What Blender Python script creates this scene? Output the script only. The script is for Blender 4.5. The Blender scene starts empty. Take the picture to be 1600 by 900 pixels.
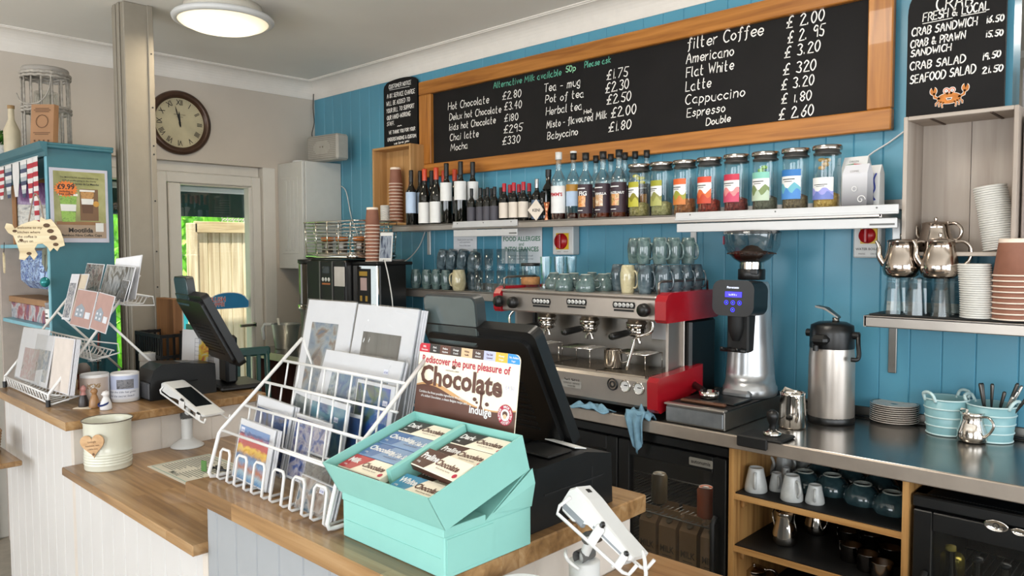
import bpy, math, random
from mathutils import Matrix, Vector, Euler
random.seed(7)
PI = math.pi
SC = bpy.context.scene
COL = SC.collection

# ------------------------------------------------------------------ camera
CAM_H = 1.525
YAW, PITCH, ROLL, FPX = -0.75884, -0.05084, -0.00347, 1191.24
_f = Vector((math.sin(YAW) * math.cos(PITCH), math.cos(YAW) * math.cos(PITCH), math.sin(PITCH)))
_r = Vector((math.cos(YAW), -math.sin(YAW), 0))
_u = _r.cross(_f)
RGT = _r * math.cos(ROLL) + _u * math.sin(ROLL)
UPV = -_r * math.sin(ROLL) + _u * math.cos(ROLL)
FWD = _f
cam_data = bpy.data.cameras.new('camera')
cam = bpy.data.objects.new('camera', cam_data)
COL.objects.link(cam)
cam_data.sensor_width = 36.0
cam_data.lens = 36.0 * FPX / 1600.0
cam_data.clip_start = 0.02
cm = Matrix((RGT, UPV, -FWD)).transposed().to_4x4()
cm.translation = (0, 0, CAM_H)
cam.matrix_world = cm
SC.camera = cam
SC.view_settings.view_transform = 'Standard'
SC.view_settings.look = 'None'
SC.view_settings.gamma = 1.0
SC.view_settings.use_curve_mapping = False
SC.view_settings.exposure = 0.12

# ------------------------------------------------------------------ world, sun, daylight at the windows, added aisle lights
world = bpy.data.worlds.new('sky')
SC.world = world
world.use_nodes = True
wn = world.node_tree
wn.nodes['Background'].inputs[0].default_value = (0.80, 0.90, 1.0, 1)
wn.nodes['Background'].inputs[1].default_value = 1.6

def add_area(name, loc, target, sx, sy, power, color=(1, 1, 1)):
    d = bpy.data.lights.new(name, 'AREA')
    d.shape = 'RECTANGLE'; d.size = sx; d.size_y = sy
    d.energy = power; d.color = color
    o = bpy.data.objects.new(name, d)
    COL.objects.link(o)
    o.location = loc
    o.rotation_euler = (Vector(target) - Vector(loc)).to_track_quat('-Z', 'Y').to_euler()
    return o

sun_d = bpy.data.lights.new('sun', 'SUN'); sun_d.energy = 9.0; sun_d.angle = 0.02; sun_d.color = (1, .96, .88)
sun = bpy.data.objects.new('sun', sun_d); COL.objects.link(sun)
sun.rotation_euler = Vector((-0.32, 0.30, -0.90)).to_track_quat('-Z', 'Y').to_euler()
# daylight coming through the shop windows behind and beside the camera
DAY = (0.93, 0.97, 1.0)
add_area('daylight_shopfront', (-2.95, -2.85, 1.5), (-2.95, 0, 2.3), 2.3, 1.6, 66, DAY)
add_area('daylight_entrance', (-0.15, -2.85, 1.5), (-0.15, 0, 2.3), 2.3, 1.6, 66, DAY)
add_area('daylight_side', (2.55, -1.1, 1.5), (-.6, 1.2, 1.3), 2.1, 1.5, 62, DAY)
add_area('aisle_side_fill', (2.55, 1.6, 1.5), (0, 2.2, 1.6), 1.9, 1.5, 34, DAY)  # added fill from the aisle end, brightens the back wall; no window known there
add_area('aisle_top_fill', (-1.35, 1.75, 2.62), (-1.35, 2.0, 0), .45, .45, 12, (1, .92, .80))  # added overhead fill for the back area

# ------------------------------------------------------------------ picture measuring: a photo pixel to a point on a real plane
def ray(px, py):
    return RGT * ((px - 800) / FPX) + UPV * ((450 - py) / FPX) + FWD
def oz(px, py, z):
    d = ray(px, py); k = (z - CAM_H) / d.z
    return Vector((d.x * k, d.y * k, z))
def oy(px, py, y):
    d = ray(px, py); k = y / d.y
    return Vector((d.x * k, y, CAM_H + d.z * k))
def ox(px, py, x):
    d = ray(px, py); k = x / d.x
    return Vector((x, d.y * k, CAM_H + d.z * k))
def depth(p):
    return Vector((p[0], p[1], p[2] - CAM_H)).dot(FWD)

# ------------------------------------------------------------------ materials
def lin(c):
    if isinstance(c, str):
        c = c.lstrip('#'); c = [int(c[i:i + 2], 16) / 255 for i in (0, 2, 4)]
        return tuple(x / 12.92 if x <= .04045 else ((x + .055) / 1.055) ** 2.4 for x in c) + (1,)
    return tuple(c) + (1,) if len(c) == 3 else tuple(c)

MATS = {}
def mat(key, color, rough=.5, metal=0.0, spec=.5, var=.06, nscale=18, coat=0, bump=0, bscale=200, emit=None, estr=0):
    if key in MATS: return MATS[key]
    m = bpy.data.materials.new(key); m.use_nodes = True
    nt = m.node_tree; b = nt.nodes['Principled BSDF']
    c = lin(color)
    b.inputs['Roughness'].default_value = rough
    b.inputs['Metallic'].default_value = metal
    b.inputs['Specular IOR Level'].default_value = spec
    b.inputs['Coat Weight'].default_value = coat
    tc = nt.nodes.new('ShaderNodeTexCoord')
    nz = nt.nodes.new('ShaderNodeTexNoise'); nz.inputs['Scale'].default_value = nscale; nz.inputs['Detail'].default_value = 3
    nt.links.new(tc.outputs['Object'], nz.inputs['Vector'])
    rp = nt.nodes.new('ShaderNodeValToRGB')
    rp.color_ramp.elements[0].position = .3; rp.color_ramp.elements[1].position = .7
    rp.color_ramp.elements[0].color = tuple(max(0, x * (1 - var)) for x in c[:3]) + (1,)
    rp.color_ramp.elements[1].color = tuple(min(1, x * (1 + var)) for x in c[:3]) + (1,)
    nt.links.new(nz.outputs['Fac'], rp.inputs['Fac'])
    nt.links.new(rp.outputs['Color'], b.inputs['Base Color'])
    if bump:
        n2 = nt.nodes.new('ShaderNodeTexNoise'); n2.inputs['Scale'].default_value = bscale
        nt.links.new(tc.outputs['Object'], n2.inputs['Vector'])
        bp = nt.nodes.new('ShaderNodeBump'); bp.inputs['Strength'].default_value = bump; bp.inputs['Distance'].default_value = .002
        nt.links.new(n2.outputs['Fac'], bp.inputs['Height']); nt.links.new(bp.outputs['Normal'], b.inputs['Normal'])
    if emit:
        b.inputs['Emission Color'].default_value = lin(emit); b.inputs['Emission Strength'].default_value = estr
    MATS[key] = m
    return m

def wood(key, c1, c2, c3, axis='X', stave=None, rough=.4, scale=1.0, coat=0.0, spec=.4):
    """timber with grain along an axis; stave=(length, width) lays it in glued blocks"""
    if key in MATS: return MATS[key]
    m = bpy.data.materials.new(key); m.use_nodes = True
    nt = m.node_tree; L = nt.links; b = nt.nodes['Principled BSDF']
    b.inputs['Roughness'].default_value = rough; b.inputs['Coat Weight'].default_value = coat
    b.inputs['Specular IOR Level'].default_value = spec
    tc = nt.nodes.new('ShaderNodeTexCoord')
    mp = nt.nodes.new('ShaderNodeMapping')
    if axis == 'Y': mp.inputs['Rotation'].default_value = (0, 0, PI / 2)
    if axis == 'Z': mp.inputs['Rotation'].default_value = (0, PI / 2, 0)
    L.new(tc.outputs['Object'], mp.inputs['Vector'])
    st = nt.nodes.new('ShaderNodeMapping'); st.inputs['Scale'].default_value = (2.2 * scale, 38 * scale, 38 * scale)
    L.new(mp.outputs['Vector'], st.inputs['Vector'])
    nz = nt.nodes.new('ShaderNodeTexNoise'); nz.inputs['Scale'].default_value = 1.0; nz.inputs['Detail'].default_value = 5
    nz.inputs['Distortion'].default_value = .6
    vec = st.outputs['Vector']
    if stave:
        br = nt.nodes.new('ShaderNodeTexBrick')
        br.inputs['Scale'].default_value = 1; br.inputs['Brick Width'].default_value = stave[0]; br.inputs['Row Height'].default_value = stave[1]
        br.inputs['Mortar Size'].default_value = .0006; br.inputs['Mortar Smooth'].default_value = .3
        br.inputs['Color1'].default_value = (0, 0, 0, 1); br.inputs['Color2'].default_value = (1, 1, 1, 1); br.inputs['Mortar'].default_value = (.1, .1, .1, 1)
        br.offset = .37
        L.new(mp.outputs['Vector'], br.inputs['Vector'])
        ad = nt.nodes.new('ShaderNodeVectorMath'); ad.operation = 'MULTIPLY_ADD'
        L.new(br.outputs['Color'], ad.inputs[0]); ad.inputs[1].default_value = (7, 9, 5); L.new(vec, ad.inputs[2])
        vec = ad.outputs[0]
    L.new(vec, nz.inputs['Vector'])
    rp = nt.nodes.new('ShaderNodeValToRGB'); e = rp.color_ramp.elements
    e[0].position = .28; e[0].color = lin(c1); e[1].position = .72; e[1].color = lin(c3)
    k = e.new(.5); k.color = lin(c2)
    L.new(nz.outputs['Fac'], rp.inputs['Fac'])
    out = rp.outputs['Color']
    if stave:
        mx = nt.nodes.new('ShaderNodeMix'); mx.data_type = 'RGBA'; mx.blend_type = 'MULTIPLY'; mx.inputs['Factor'].default_value = 1
        r2 = nt.nodes.new('ShaderNodeValToRGB'); r2.color_ramp.elements[0].color = (.72, .70, .68, 1); r2.color_ramp.elements[1].color = (1, 1, 1, 1)
        L.new(br.outputs['Color'], r2.inputs['Fac'])
        L.new(out, mx.inputs['A']); L.new(r2.outputs['Color'], mx.inputs['B']); out = mx.outputs['Result']
    L.new(out, b.inputs['Base Color'])
    MATS[key] = m
    return m

def glass(key, tint=(.9, .95, .95), refl=.12, rough=.03, edge=.75):
    """clear glass: what lies behind shows through, the surface mirrors more at grazing angles"""
    if key in MATS: return MATS[key]
    m = bpy.data.materials.new(key); m.use_nodes = True
    nt = m.node_tree; nt.nodes.clear(); L = nt.links
    o = nt.nodes.new('ShaderNodeOutputMaterial'); mx = nt.nodes.new('ShaderNodeMixShader')
    tr = nt.nodes.new('ShaderNodeBsdfTransparent'); gl = nt.nodes.new('ShaderNodeBsdfGlossy')
    tr.inputs['Color'].default_value = lin(tint); gl.inputs['Roughness'].default_value = rough
    lw = nt.nodes.new('ShaderNodeLayerWeight'); lw.inputs['Blend'].default_value = .35
    mr = nt.nodes.new('ShaderNodeMapRange'); mr.inputs['To Min'].default_value = refl; mr.inputs['To Max'].default_value = edge
    L.new(lw.outputs['Facing'], mr.inputs['Value']); L.new(mr.outputs['Result'], mx.inputs['Fac'])
    L.new(tr.outputs[0], mx.inputs[1]); L.new(gl.outputs[0], mx.inputs[2]); L.new(mx.outputs[0], o.inputs['Surface'])
    MATS[key] = m
    return m

def picture(key, cols, scale=9, seed=0, stretch=(1, 1, 1), rough=.25, detail=4, distort=.8, coat=.3):
    """a printed picture: soft patches of the given colours"""
    if key in MATS: return MATS[key]
    m = bpy.data.materials.new(key); m.use_nodes = True
    nt = m.node_tree; L = nt.links; b = nt.nodes['Principled BSDF']
    b.inputs['Roughness'].default_value = rough; b.inputs['Coat Weight'].default_value = coat
    tc = nt.nodes.new('ShaderNodeTexCoord'); mp = nt.nodes.new('ShaderNodeMapping')
    mp.inputs['Location'].default_value = (seed * 3.7, seed * 1.9, seed * 5.3); mp.inputs['Scale'].default_value = stretch
    nz = nt.nodes.new('ShaderNodeTexNoise'); nz.inputs['Scale'].default_value = scale; nz.inputs['Detail'].default_value = detail
    nz.inputs['Distortion'].default_value = distort
    L.new(tc.outputs['Object'], mp.inputs['Vector']); L.new(mp.outputs['Vector'], nz.inputs['Vector'])
    rp = nt.nodes.new('ShaderNodeValToRGB'); e = rp.color_ramp.elements
    n = len(cols)
    e[0].position = .3; e[0].color = lin(cols[0]); e[1].position = .7; e[1].color = lin(cols[-1])
    for i in range(1, n - 1):
        k = e.new(.3 + .4 * i / (n - 1)); k.color = lin(cols[i])
    L.new(nz.outputs['Fac'], rp.inputs['Fac']); L.new(rp.outputs['Color'], b.inputs['Base Color'])
    MATS[key] = m
    return m

# ------------------------------------------------------------------ mesh collecting
class MB:
    def __init__(s):
        s.v = []; s.f = []; s.mi = []; s.sm = []; s.m = Matrix.Identity(4)
    def at(s, loc=(0, 0, 0), rz=0.0, rx=0.0, ry=0.0):
        s.m = Matrix.Translation(loc) @ Euler((rx, ry, rz), 'XYZ').to_matrix().to_4x4(); return s
    def add(s, vs, fs, mat=0, smooth=False):
        o = len(s.v); m = s.m
        s.v.extend([tuple(m @ Vector(p)) for p in vs])
        for f in fs:
            s.f.append(tuple(i + o for i in f)); s.mi.append(mat); s.sm.append(smooth)
        return s
    def box(s, c, size, mat=0, b=0.0):
        x, y, z = size[0] / 2, size[1] / 2, size[2] / 2
        cx, cy, cz = c
        if b <= 0:
            vs = [(cx + i * x, cy + j * y, cz + k * z) for k in (-1, 1) for j in (-1, 1) for i in (-1, 1)]
            return s.add(vs, [(0, 2, 3, 1), (4, 5, 7, 6), (0, 1, 5, 4), (1, 3, 7, 5), (3, 2, 6, 7), (2, 0, 4, 6)], mat)
        b = min(b, x * .98, y * .98, z * .98)
        vs = []; idx = {}
        for k in (-1, 1):
            for j in (-1, 1):
                for i in (-1, 1):
                    for a in range(3):
                        q = [x - b, y - b, z - b]; q[a] += b
                        idx[(i, j, k, a)] = len(vs)
                        vs.append((cx + i * q[0], cy + j * q[1], cz + k * q[2]))
        fs = []
        g = lambda i, j, k, a: idx[(i, j, k, a)]
        for sg in (-1, 1):
            fs.append([g(sg, -1, -1, 0), g(sg, 1, -1, 0), g(sg, 1, 1, 0), g(sg, -1, 1, 0)][::sg])
            fs.append([g(-1, sg, -1, 1), g(-1, sg, 1, 1), g(1, sg, 1, 1), g(1, sg, -1, 1)][::sg])
            fs.append([g(-1, -1, sg, 2), g(1, -1, sg, 2), g(1, 1, sg, 2), g(-1, 1, sg, 2)][::sg])
        for p in (-1, 1):
            for q in (-1, 1):
                fs.append([g(p, q, -1, 0), g(p, q, 1, 0), g(p, q, 1, 1), g(p, q, -1, 1)][::-p * q])
                fs.append([g(p, -1, q, 0), g(p, 1, q, 0), g(p, 1, q, 2), g(p, -1, q, 2)][::p * q])
                fs.append([g(-1, p, q, 1), g(1, p, q, 1), g(1, p, q, 2), g(-1, p, q, 2)][::-p * q])
        for i in (-1, 1):
            for j in (-1, 1):
                for k in (-1, 1):
                    fs.append([g(i, j, k, 0), g(i, j, k, 1), g(i, j, k, 2)][::i * j * k])
        return s.add(vs, fs, mat)
    def bx(s, x0, x1, y0, y1, z0, z1, mat=0, b=0.0):
        return s.box(((x0 + x1) / 2, (y0 + y1) / 2, (z0 + z1) / 2), (abs(x1 - x0), abs(y1 - y0), abs(z1 - z0)), mat, b)
    def lathe(s, prof, c=(0, 0, 0), n=24, mat=0, sx=1.0, sy=1.0, axis='z', smooth=True, ang=2 * PI):
        full = abs(ang - 2 * PI) < 1e-6
        vs = []; fs = []; rings = []
        for r, z in prof:
            if r < 1e-6:
                rings.append([len(vs)]); p = [(0, 0, z)]
            else:
                cnt = n if full else n + 1
                rings.append(list(range(len(vs), len(vs) + cnt)))
                p = [(r * math.cos(ang * i / n) * sx, r * math.sin(ang * i / n) * sy, z) for i in range(cnt)]
            vs.extend(p)
        if axis == 'x': vs = [(z, x, y) for x, y, z in vs]
        if axis == 'y': vs = [(y, z, x) for x, y, z in vs]
        vs = [(x + c[0], y + c[1], z + c[2]) for x, y, z in vs]
        m = n if full else n
        for a, b in zip(rings[:-1], rings[1:]):
            for i in range(m):
                j = (i + 1) % n if full else i + 1
                if len(a) == 1 and len(b) == 1: continue
                if len(a) == 1: fs.append((a[0], b[j], b[i]))
                elif len(b) == 1: fs.append((a[i], a[j], b[0]))
                else: fs.append((a[i], a[j], b[j], b[i]))
        return s.add(vs, fs, mat, smooth)
    def cyl(s, c, r, h, n=20, mat=0, axis='z', sx=1.0, sy=1.0):
        e = min(r, h) * .06
        return s.lathe([(0, 0), (r - e, 0), (r, e), (r, h - e), (r - e, h), (0, h)], c, n, mat, sx, sy, axis, smooth=False)
    def sphere(s, c, r, n=16, mat=0, sc=(1, 1, 1)):
        k = max(6, n // 2); vs = []; fs = []
        prof = [(math.sin(PI * i / k) * r, -math.cos(PI * i / k) * r) for i in range(k + 1)]
        prof = [(a if a > 1e-5 else 0, b * sc[2]) for a, b in prof]
        return s.lathe(prof, c, n, mat, sc[0], sc[1])
    def tube(s, pts, r, n=8, mat=0, closed=False, smooth=True):
        pts = [Vector(p) for p in pts]; N = len(pts)
        if N < 2: return s
        rr = r if hasattr(r, '__len__') else [r] * N
        tang = []
        for i in range(N):
            a = pts[i - 1] if (i > 0 or closed) else pts[i]
            b = pts[(i + 1) % N] if (i < N - 1 or closed) else pts[i]
            t = (b - a); tang.append(t.normalized() if t.length > 1e-9 else Vector((0, 0, 1)))
        up = Vector((0, 0, 1)) if abs(tang[0].z) < .9 else Vector((1, 0, 0))
        u = tang[0].cross(up).normalized(); vs = []; fs = []
        for i in range(N):
            t = tang[i]; u = (u - t * u.dot(t))
            u = u.normalized() if u.length > 1e-6 else t.orthogonal().normalized()
            w = t.cross(u)
            for k in range(n):
                a = 2 * PI * k / n
                vs.append(tuple(pts[i] + (u * math.cos(a) + w * math.sin(a)) * rr[i]))
        for i in range(N if closed else N - 1):
            j = (i + 1) % N
            for k in range(n):
                l = (k + 1) % n
                fs.append((i * n + k, i * n + l, j * n + l, j * n + k))
        if not closed:
            fs.append(tuple(range(n))[::-1]); fs.append(tuple((N - 1) * n + k for k in range(n)))
        return s.add(vs, fs, mat, smooth)
    def prism(s, poly, h, mat=0, z0=0.0):
        n = len(poly)
        vs = [(x, y, z0) for x, y in poly] + [(x, y, z0 + h) for x, y in poly]
        fs = [tuple(range(n))[::-1], tuple(range(n, 2 * n))] + [(i, (i + 1) % n, n + (i + 1) % n, n + i) for i in range(n)]
        return s.add(vs, fs, mat)
    def quad(s, a, b, c, d, mat=0):
        return s.add([a, b, c, d], [(0, 1, 2, 3)], mat)
    def sheet(s, P, th, mat=0):
        """a grid of points P[i][j] given a thickness along its normal"""
        R, Cn = len(P), len(P[0]); P = [[Vector(p) for p in row] for row in P]
        vs = []; 
        nor = []
        for i in range(R):
            for j in range(Cn):
                du = P[min(i + 1, R - 1)][j] - P[max(i - 1, 0)][j]; dv = P[i][min(j + 1, Cn - 1)] - P[i][max(j - 1, 0)]
                q = du.cross(dv); nor.append(q.normalized() if q.length > 1e-9 else Vector((0, 0, 1)))
        flat = [p for row in P for p in row]
        vs = [tuple(p) for p in flat] + [tuple(p + q * th) for p, q in zip(flat, nor)]
        o = R * Cn; fs = []
        for i in range(R - 1):
            for j in range(Cn - 1):
                a, b, c, d = i * Cn + j, i * Cn + j + 1, (i + 1) * Cn + j + 1, (i + 1) * Cn + j
                fs.append((a, b, c, d)); fs.append((a + o, d + o, c + o, b + o))
        rim = [j for j in range(Cn)] + [i * Cn + Cn - 1 for i in range(1, R)] + [(R - 1) * Cn + j for j in range(Cn - 2, -1, -1)] + [i * Cn for i in range(R - 2, 0, -1)]
        for k in range(len(rim)):
            a, b = rim[k], rim[(k + 1) % len(rim)]
            fs.append((a, a + o, b + o, b))
        return s.add(vs, fs, mat, True)
    def text(s, body, size, mat=0, x=0, y=0, z=0, bold=0, align='LEFT', sx=1.0, shear=0, sp=1.0):
        vs, fs, w = text_geo(body, size, bold, shear, sp)
        ofs = {'LEFT': 0, 'CENTER': -w * sx / 2, 'RIGHT': -w * sx}[align]
        return s.add([(a * sx + ofs + x, b + y, c + z) for a, b, c in vs], fs, mat)
    def chalk(s, body, h, mat=0, x=0, y=0, z=0, w=.1, slant=.1, sx=1.0, jit=.25, align='LEFT', seed=None):
        rnd = random.Random(seed if seed is not None else body)
        k = h / 10.0
        lines, tot = chalk_lines(body, rnd, jit)
        ofs = {'LEFT': 0, 'CENTER': -tot * k * sx / 2, 'RIGHT': -tot * k * sx}[align]
        for ln in lines:
            P = [Vector(((px + slant * py) * k * sx + ofs + x, py * k + y, 0)) for px, py in ln]
            s.ribbon(P, h * w, z, mat)
        return s
    def ribbon(s, P, w, z=0, mat=0):
        n = len(P); vs = []; fs = []
        for i in range(n):
            a = P[max(i - 1, 0)]; b = P[min(i + 1, n - 1)]; t = b - a
            t = t.normalized() if t.length > 1e-9 else Vector((1, 0, 0)); nn = Vector((-t.y, t.x, 0)) * (w / 2)
            e = t * (w * .35) * (-1 if i == 0 else (1 if i == n - 1 else 0))
            k = .75 if i in (0, n - 1) else 1
            for q in (P[i] + e + nn * k, P[i] + e - nn * k): vs.append((q.x, q.y, z))
        for i in range(n - 1): fs.append((2 * i, 2 * i + 1, 2 * i + 3, 2 * i + 2))
        return s.add(vs, fs, mat)
    def build(s, name, mats, parent=None, loc=None, rz=None, label=None):
        me = bpy.data.meshes.new(name)
        me.from_pydata(s.v, [], s.f)
        for m in (mats if isinstance(mats, (list, tuple)) else [mats]): me.materials.append(m)
        me.polygons.foreach_set('material_index', s.mi)
        me.polygons.foreach_set('use_smooth', s.sm)
        me.update()
        o = bpy.data.objects.new(name, me); COL.objects.link(o)
        if parent: o.parent = parent
        if loc is not None: o.location = loc
        if rz is not None: o.rotation_euler = (0, 0, rz)
        if label: o['label'] = label
        return o

_TXT = {}
def text_geo(body, size, bold, shear, sp):
    key = (body, size, bold, shear, sp)
    if key in _TXT: return _TXT[key]
    c = bpy.data.curves.new('lettering', 'FONT'); c.body = body; c.size = size; c.offset = bold * size; c.shear = shear
    c.space_character = sp; c.resolution_u = 2
    o = bpy.data.objects.new('lettering', c)
    me = o.to_mesh()
    vs = [tuple(v.co) for v in me.vertices]; fs = [tuple(p.vertices) for p in me.polygons]
    o.to_mesh_clear(); bpy.data.objects.remove(o); bpy.data.curves.remove(c)
    w = max((v[0] for v in vs), default=0)
    _TXT[key] = (vs, fs, w)
    return _TXT[key]

# single-stroke chalk hand: width | strokes, each a list of xy pairs on a ten-high body (x,y,z are -1,-2,-3)
GL = {
'A': '6 00 3A 60|14 54', 'B': '5 00 0A|0A 3A 58 35 05|35 53 30 00', 'C': '5 59 4A 2A 07 03 20 40 51', 'D': '6 00 0A|0A 3A 67 63 30 00',
'E': '5 5A 0A|0A 00|00 50|05 45', 'F': '5 5A 0A|0A 00|05 45', 'G': '6 69 4A 2A 07 03 20 50 64|64 44', 'H': '6 00 0A|60 6A|05 65', 'I': '1 00 0A',
'J': '4 4A 42 20 01', 'K': '5 00 0A|5A 05|05 50', 'L': '5 0A 00|00 50', 'M': '8 00 1A|1A 43|43 7A|7A 80', 'N': '6 00 0A|0A 60|60 6A',
'O': '6 3A 07 03 30 63 67 3A', 'P': '5 00 0A|0A 3A 58 45 04', 'Q': '6 3A 07 03 30 63 67 3A|42 60', 'R': '5 00 0A|0A 3A 58 35 05|25 60',
'S': '5 59 3A 18 16 35 54 52 30 01', 'T': '6 0A 6A|3A 30', 'U': '6 0A 03 20 40 63 6A', 'V': '6 0A 30|30 6A', 'W': '8 0A 20|20 47|47 60|60 8A',
'X': '6 0A 60|6A 00', 'Y': '6 0A 35|6A 35|35 30', 'Z': '6 0A 6A|6A 00|00 60',
'a': '5 46 26 04 02 20 41 45|46 41 50', 'b': '4 0A 00|04 26 45 42 20 01', 'c': '4 45 26 04 02 20 41', 'd': '5 45 26 04 02 20 41|4A 41 50', 'e': '4 03 43 45 26 04 02 20 41',
'f': '4 49 3A 28 20 1y|06 36', 'g': '5 46 26 04 02 20 41 46|46 4y 2z 0y', 'h': '4 0A 00|04 26 45 40', 'i': '1 06 00|08 09', 'j': '2 16 1y 0z|18 19', 'k': '4 0A 00|46 03|03 40',
'l': '1 0A 01 10', 'm': '7 06 00|04 26 35 30|34 56 65 60', 'n': '4 06 00|04 26 45 40', 'o': '4 26 04 02 20 42 44 26', 'p': '4 06 0z|05 26 44 42 20 01',
'q': '4 45 26 04 02 20 41|46 4z', 'r': '3 06 00|03 15 36', 's': '4 45 26 14 33 42 20 01', 't': '4 1A 11 30|06 36', 'u': '4 06 02 20 41 46|46 40', 'v': '4 06 20|20 46',
'w': '6 06 10|10 34|34 50|50 66', 'x': '4 06 40|46 00', 'y': '4 06 22 32|46 2y 0z', 'z': '4 06 46|46 00|00 40',
'0': '4 2A 07 03 20 43 47 2A', '1': '1 18 1A|1A 10', '2': '4 08 2A 48 36 00|00 50', '3': '4 09 2A 48 25|25 43 30 01', '4': '5 3A 04|04 54|3A 30', '5': '4 5A 1A|1A 06|06 35 43 30 01',
'6': '4 4A 15 02 20 43 35 04', '7': '5 0A 5A|5A 10', '8': '4 25 07 2A 47 25 03 20 43 25', '9': '4 48 2A 07 25 48|48 40', '£': '5 59 4A 28 24 10|00 50|05 45|04 44',
'&': '6 60 17 2A 38 03 20 63', '-': '4 04 34', '.': '1 00 01', ',': "1 11 0x", "'": '1 0A 08', '%': '6 6A 00|0A 08|62 60', '!': '1 0A 03|00 01', '~': '9 03 25 43 65 83', '"': '3 0A 08|2A 28', '/': '4 00 4A',
}
_VAL = {'x': -1, 'y': -2, 'z': -3, 'A': 10}
def _dec(t): return [float(_VAL.get(ch, None) if ch in _VAL else int(ch)) for ch in t]
def chalk_lines(body, rnd, jit):
    x = 0.0; out = []
    for ch in body:
        if ch == ' ': x += 4.5; continue
        g = GL.get(ch)
        if not g: x += 4; continue
        wd, st = g.split(' ', 1)
        dy = rnd.uniform(-jit, jit) * 1.2
        for k in st.split('|'):
            pts = [_dec(t) for t in k.split()]
            pts = [(a + rnd.uniform(-jit, jit) * .5 + x, b + rnd.uniform(-jit, jit) * .5 + dy) for a, b in pts]
            if len(pts) > 2:
                P = [pts[0]] + pts + [pts[-1]]; sm = []
                if k.split()[0] == k.split()[-1]: P[0] = pts[-2]; P[-1] = pts[1]; pts[-1] = pts[0]; P[-2] = pts[0]
                for i in range(1, len(P) - 2):
                    for q in range(3):
                        t = q / 3.0; a = []
                        for d in (0, 1):
                            p0, p1, p2, p3 = P[i - 1][d], P[i][d], P[i + 1][d], P[i + 2][d]
                            a.append(.5 * (2 * p1 + (p2 - p0) * t + (2 * p0 - 5 * p1 + 4 * p2 - p3) * t * t + (3 * p1 - p0 - 3 * p2 + p3) * t ** 3))
                        sm.append(tuple(a))
                sm.append(P[-2]); pts = sm
            out.append(pts)
        x += float(wd) + 2.2 + rnd.uniform(-.3, .3)
    return out, x

# ------------------------------------------------------------------ things
def tag(o, label=None, cat=None, group=None, kind=None):
    if label: o['label'] = label
    if cat: o['category'] = cat
    if group: o['group'] = group
    if kind: o['kind'] = kind
    return o
def thing(name, label, cat, loc=(0, 0, 0), rz=0.0, group=None, rx=0.0):
    o = bpy.data.objects.new(name, None); COL.objects.link(o)
    o.empty_display_size = .05
    o.location = loc; o.rotation_euler = (rx, 0, rz)
    return tag(o, label, cat, group)
def struct(name, mb, mats, label=None, parent=None):
    o = mb.build(name, mats, parent)
    o['kind'] = 'structure'
    if label: o['label'] = label
    return o
def dup(root, loc, rz=None, label=None, group=None):
    r = root.copy(); COL.objects.link(r); r.location = loc
    if rz is not None: r.rotation_euler = (r.rotation_euler[0], r.rotation_euler[1], rz)
    if label: r['label'] = label
    if group: r['group'] = group
    for ch in root.children:
        c = ch.copy(); COL.objects.link(c); c.parent = r
        for g in ch.children:
            d = g.copy(); COL.objects.link(d); d.parent = c
    return r
def arc(c, r, a0, a1, n=10, plane='xz'):
    out = []
    for i in range(n + 1):
        a = a0 + (a1 - a0) * i / n; u, v = math.cos(a) * r, math.sin(a) * r
        out.append({'xz': (c[0] + u, c[1], c[2] + v), 'xy': (c[0] + u, c[1] + v, c[2]), 'yz': (c[0], c[1] + u, c[2] + v)}[plane])
    return out
def smooth_pts(pts, n=4):
    P = [Vector(p) for p in pts]; P = [P[0]] + P + [P[-1]]; out = []
    for i in range(1, len(P) - 2):
        for q in range(n):
            t = q / n
            out.append(.5 * (2 * P[i] + (P[i + 1] - P[i - 1]) * t + (2 * P[i - 1] - 5 * P[i] + 4 * P[i + 1] - P[i + 2]) * t * t + (3 * P[i] - P[i - 1] - 3 * P[i + 1] + P[i + 2]) * t ** 3))
    out.append(P[-2]); return out
# ------------------------------------------------------------------ colours of the place
XL, YB, ZC = -4.683, 2.9475, 2.675
M_TEAL = mat('teal_paint', '5596ae', .34, var=.05, nscale=3)
M_CREAM = mat('cream_wall_paint', 'c6bbae', .7, var=.03, nscale=4)
M_CEIL = mat('ceiling_paint', 'e6e2da', .8, var=.03, nscale=2)
M_COVE = mat('coving_paint', 'e6dfd6', .6, var=.02)
M_GLOSSWHITE = mat('white_gloss_paint', 'e4e2de', .35, var=.02)
M_PANEL = mat('white_boarding_paint', 'd2d0ce', .4, var=.03, nscale=5)
M_ENDPANEL = mat('taupe_panel_paint', 'd5ccc2', .45, var=.03)
M_FLOOR = mat('floor_vinyl', 'a89e90', .5, var=.1)
M_OAK = wood('oak_worktop', '7a5a38', 'a07b50', 'b6956c', 'X', (.55, .045), .33, coat=.25)
M_OAKEND = wood('oak_end_grain', '8a5a2c', 'a8713a', 'c08c52', 'Z', None, .45)
M_STEEL = mat('brushed_steel', 'b8b0a8', .34, .78, var=.08, nscale=6)
M_STEELDK = mat('worn_steel', '8d8983', .36, 1.0, var=.15, nscale=8)
M_CHROME = mat('polished_chrome', 'd2cdc6', .10, 1.0, var=.04)
M_BLACK = mat('black_plastic', '121212', .35, var=.15)
M_BLACKM = mat('matt_black', '0b0b0b', .6, var=.15)
M_GREYP = mat('grey_plastic', '5f5e5c', .45)
M_WHITEP = mat('white_plastic', 'd4d4d2', .35, var=.02)
M_WHITEW = mat('white_coated_wire', 'dddcda', .3, var=.02)
M_PAPER = mat('white_paper', 'e8e8ea', .6, var=.02)
M_PLY = wood('plywood', '9a6a3a', 'b98a52', 'cda168', 'X', None, .5)
M_PVC = mat('white_window_plastic', 'd8d3ca', .3, var=.02)
M_GLASSW = glass('window_glass', (.96, .98, .97), .03, .01, .35)

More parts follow.
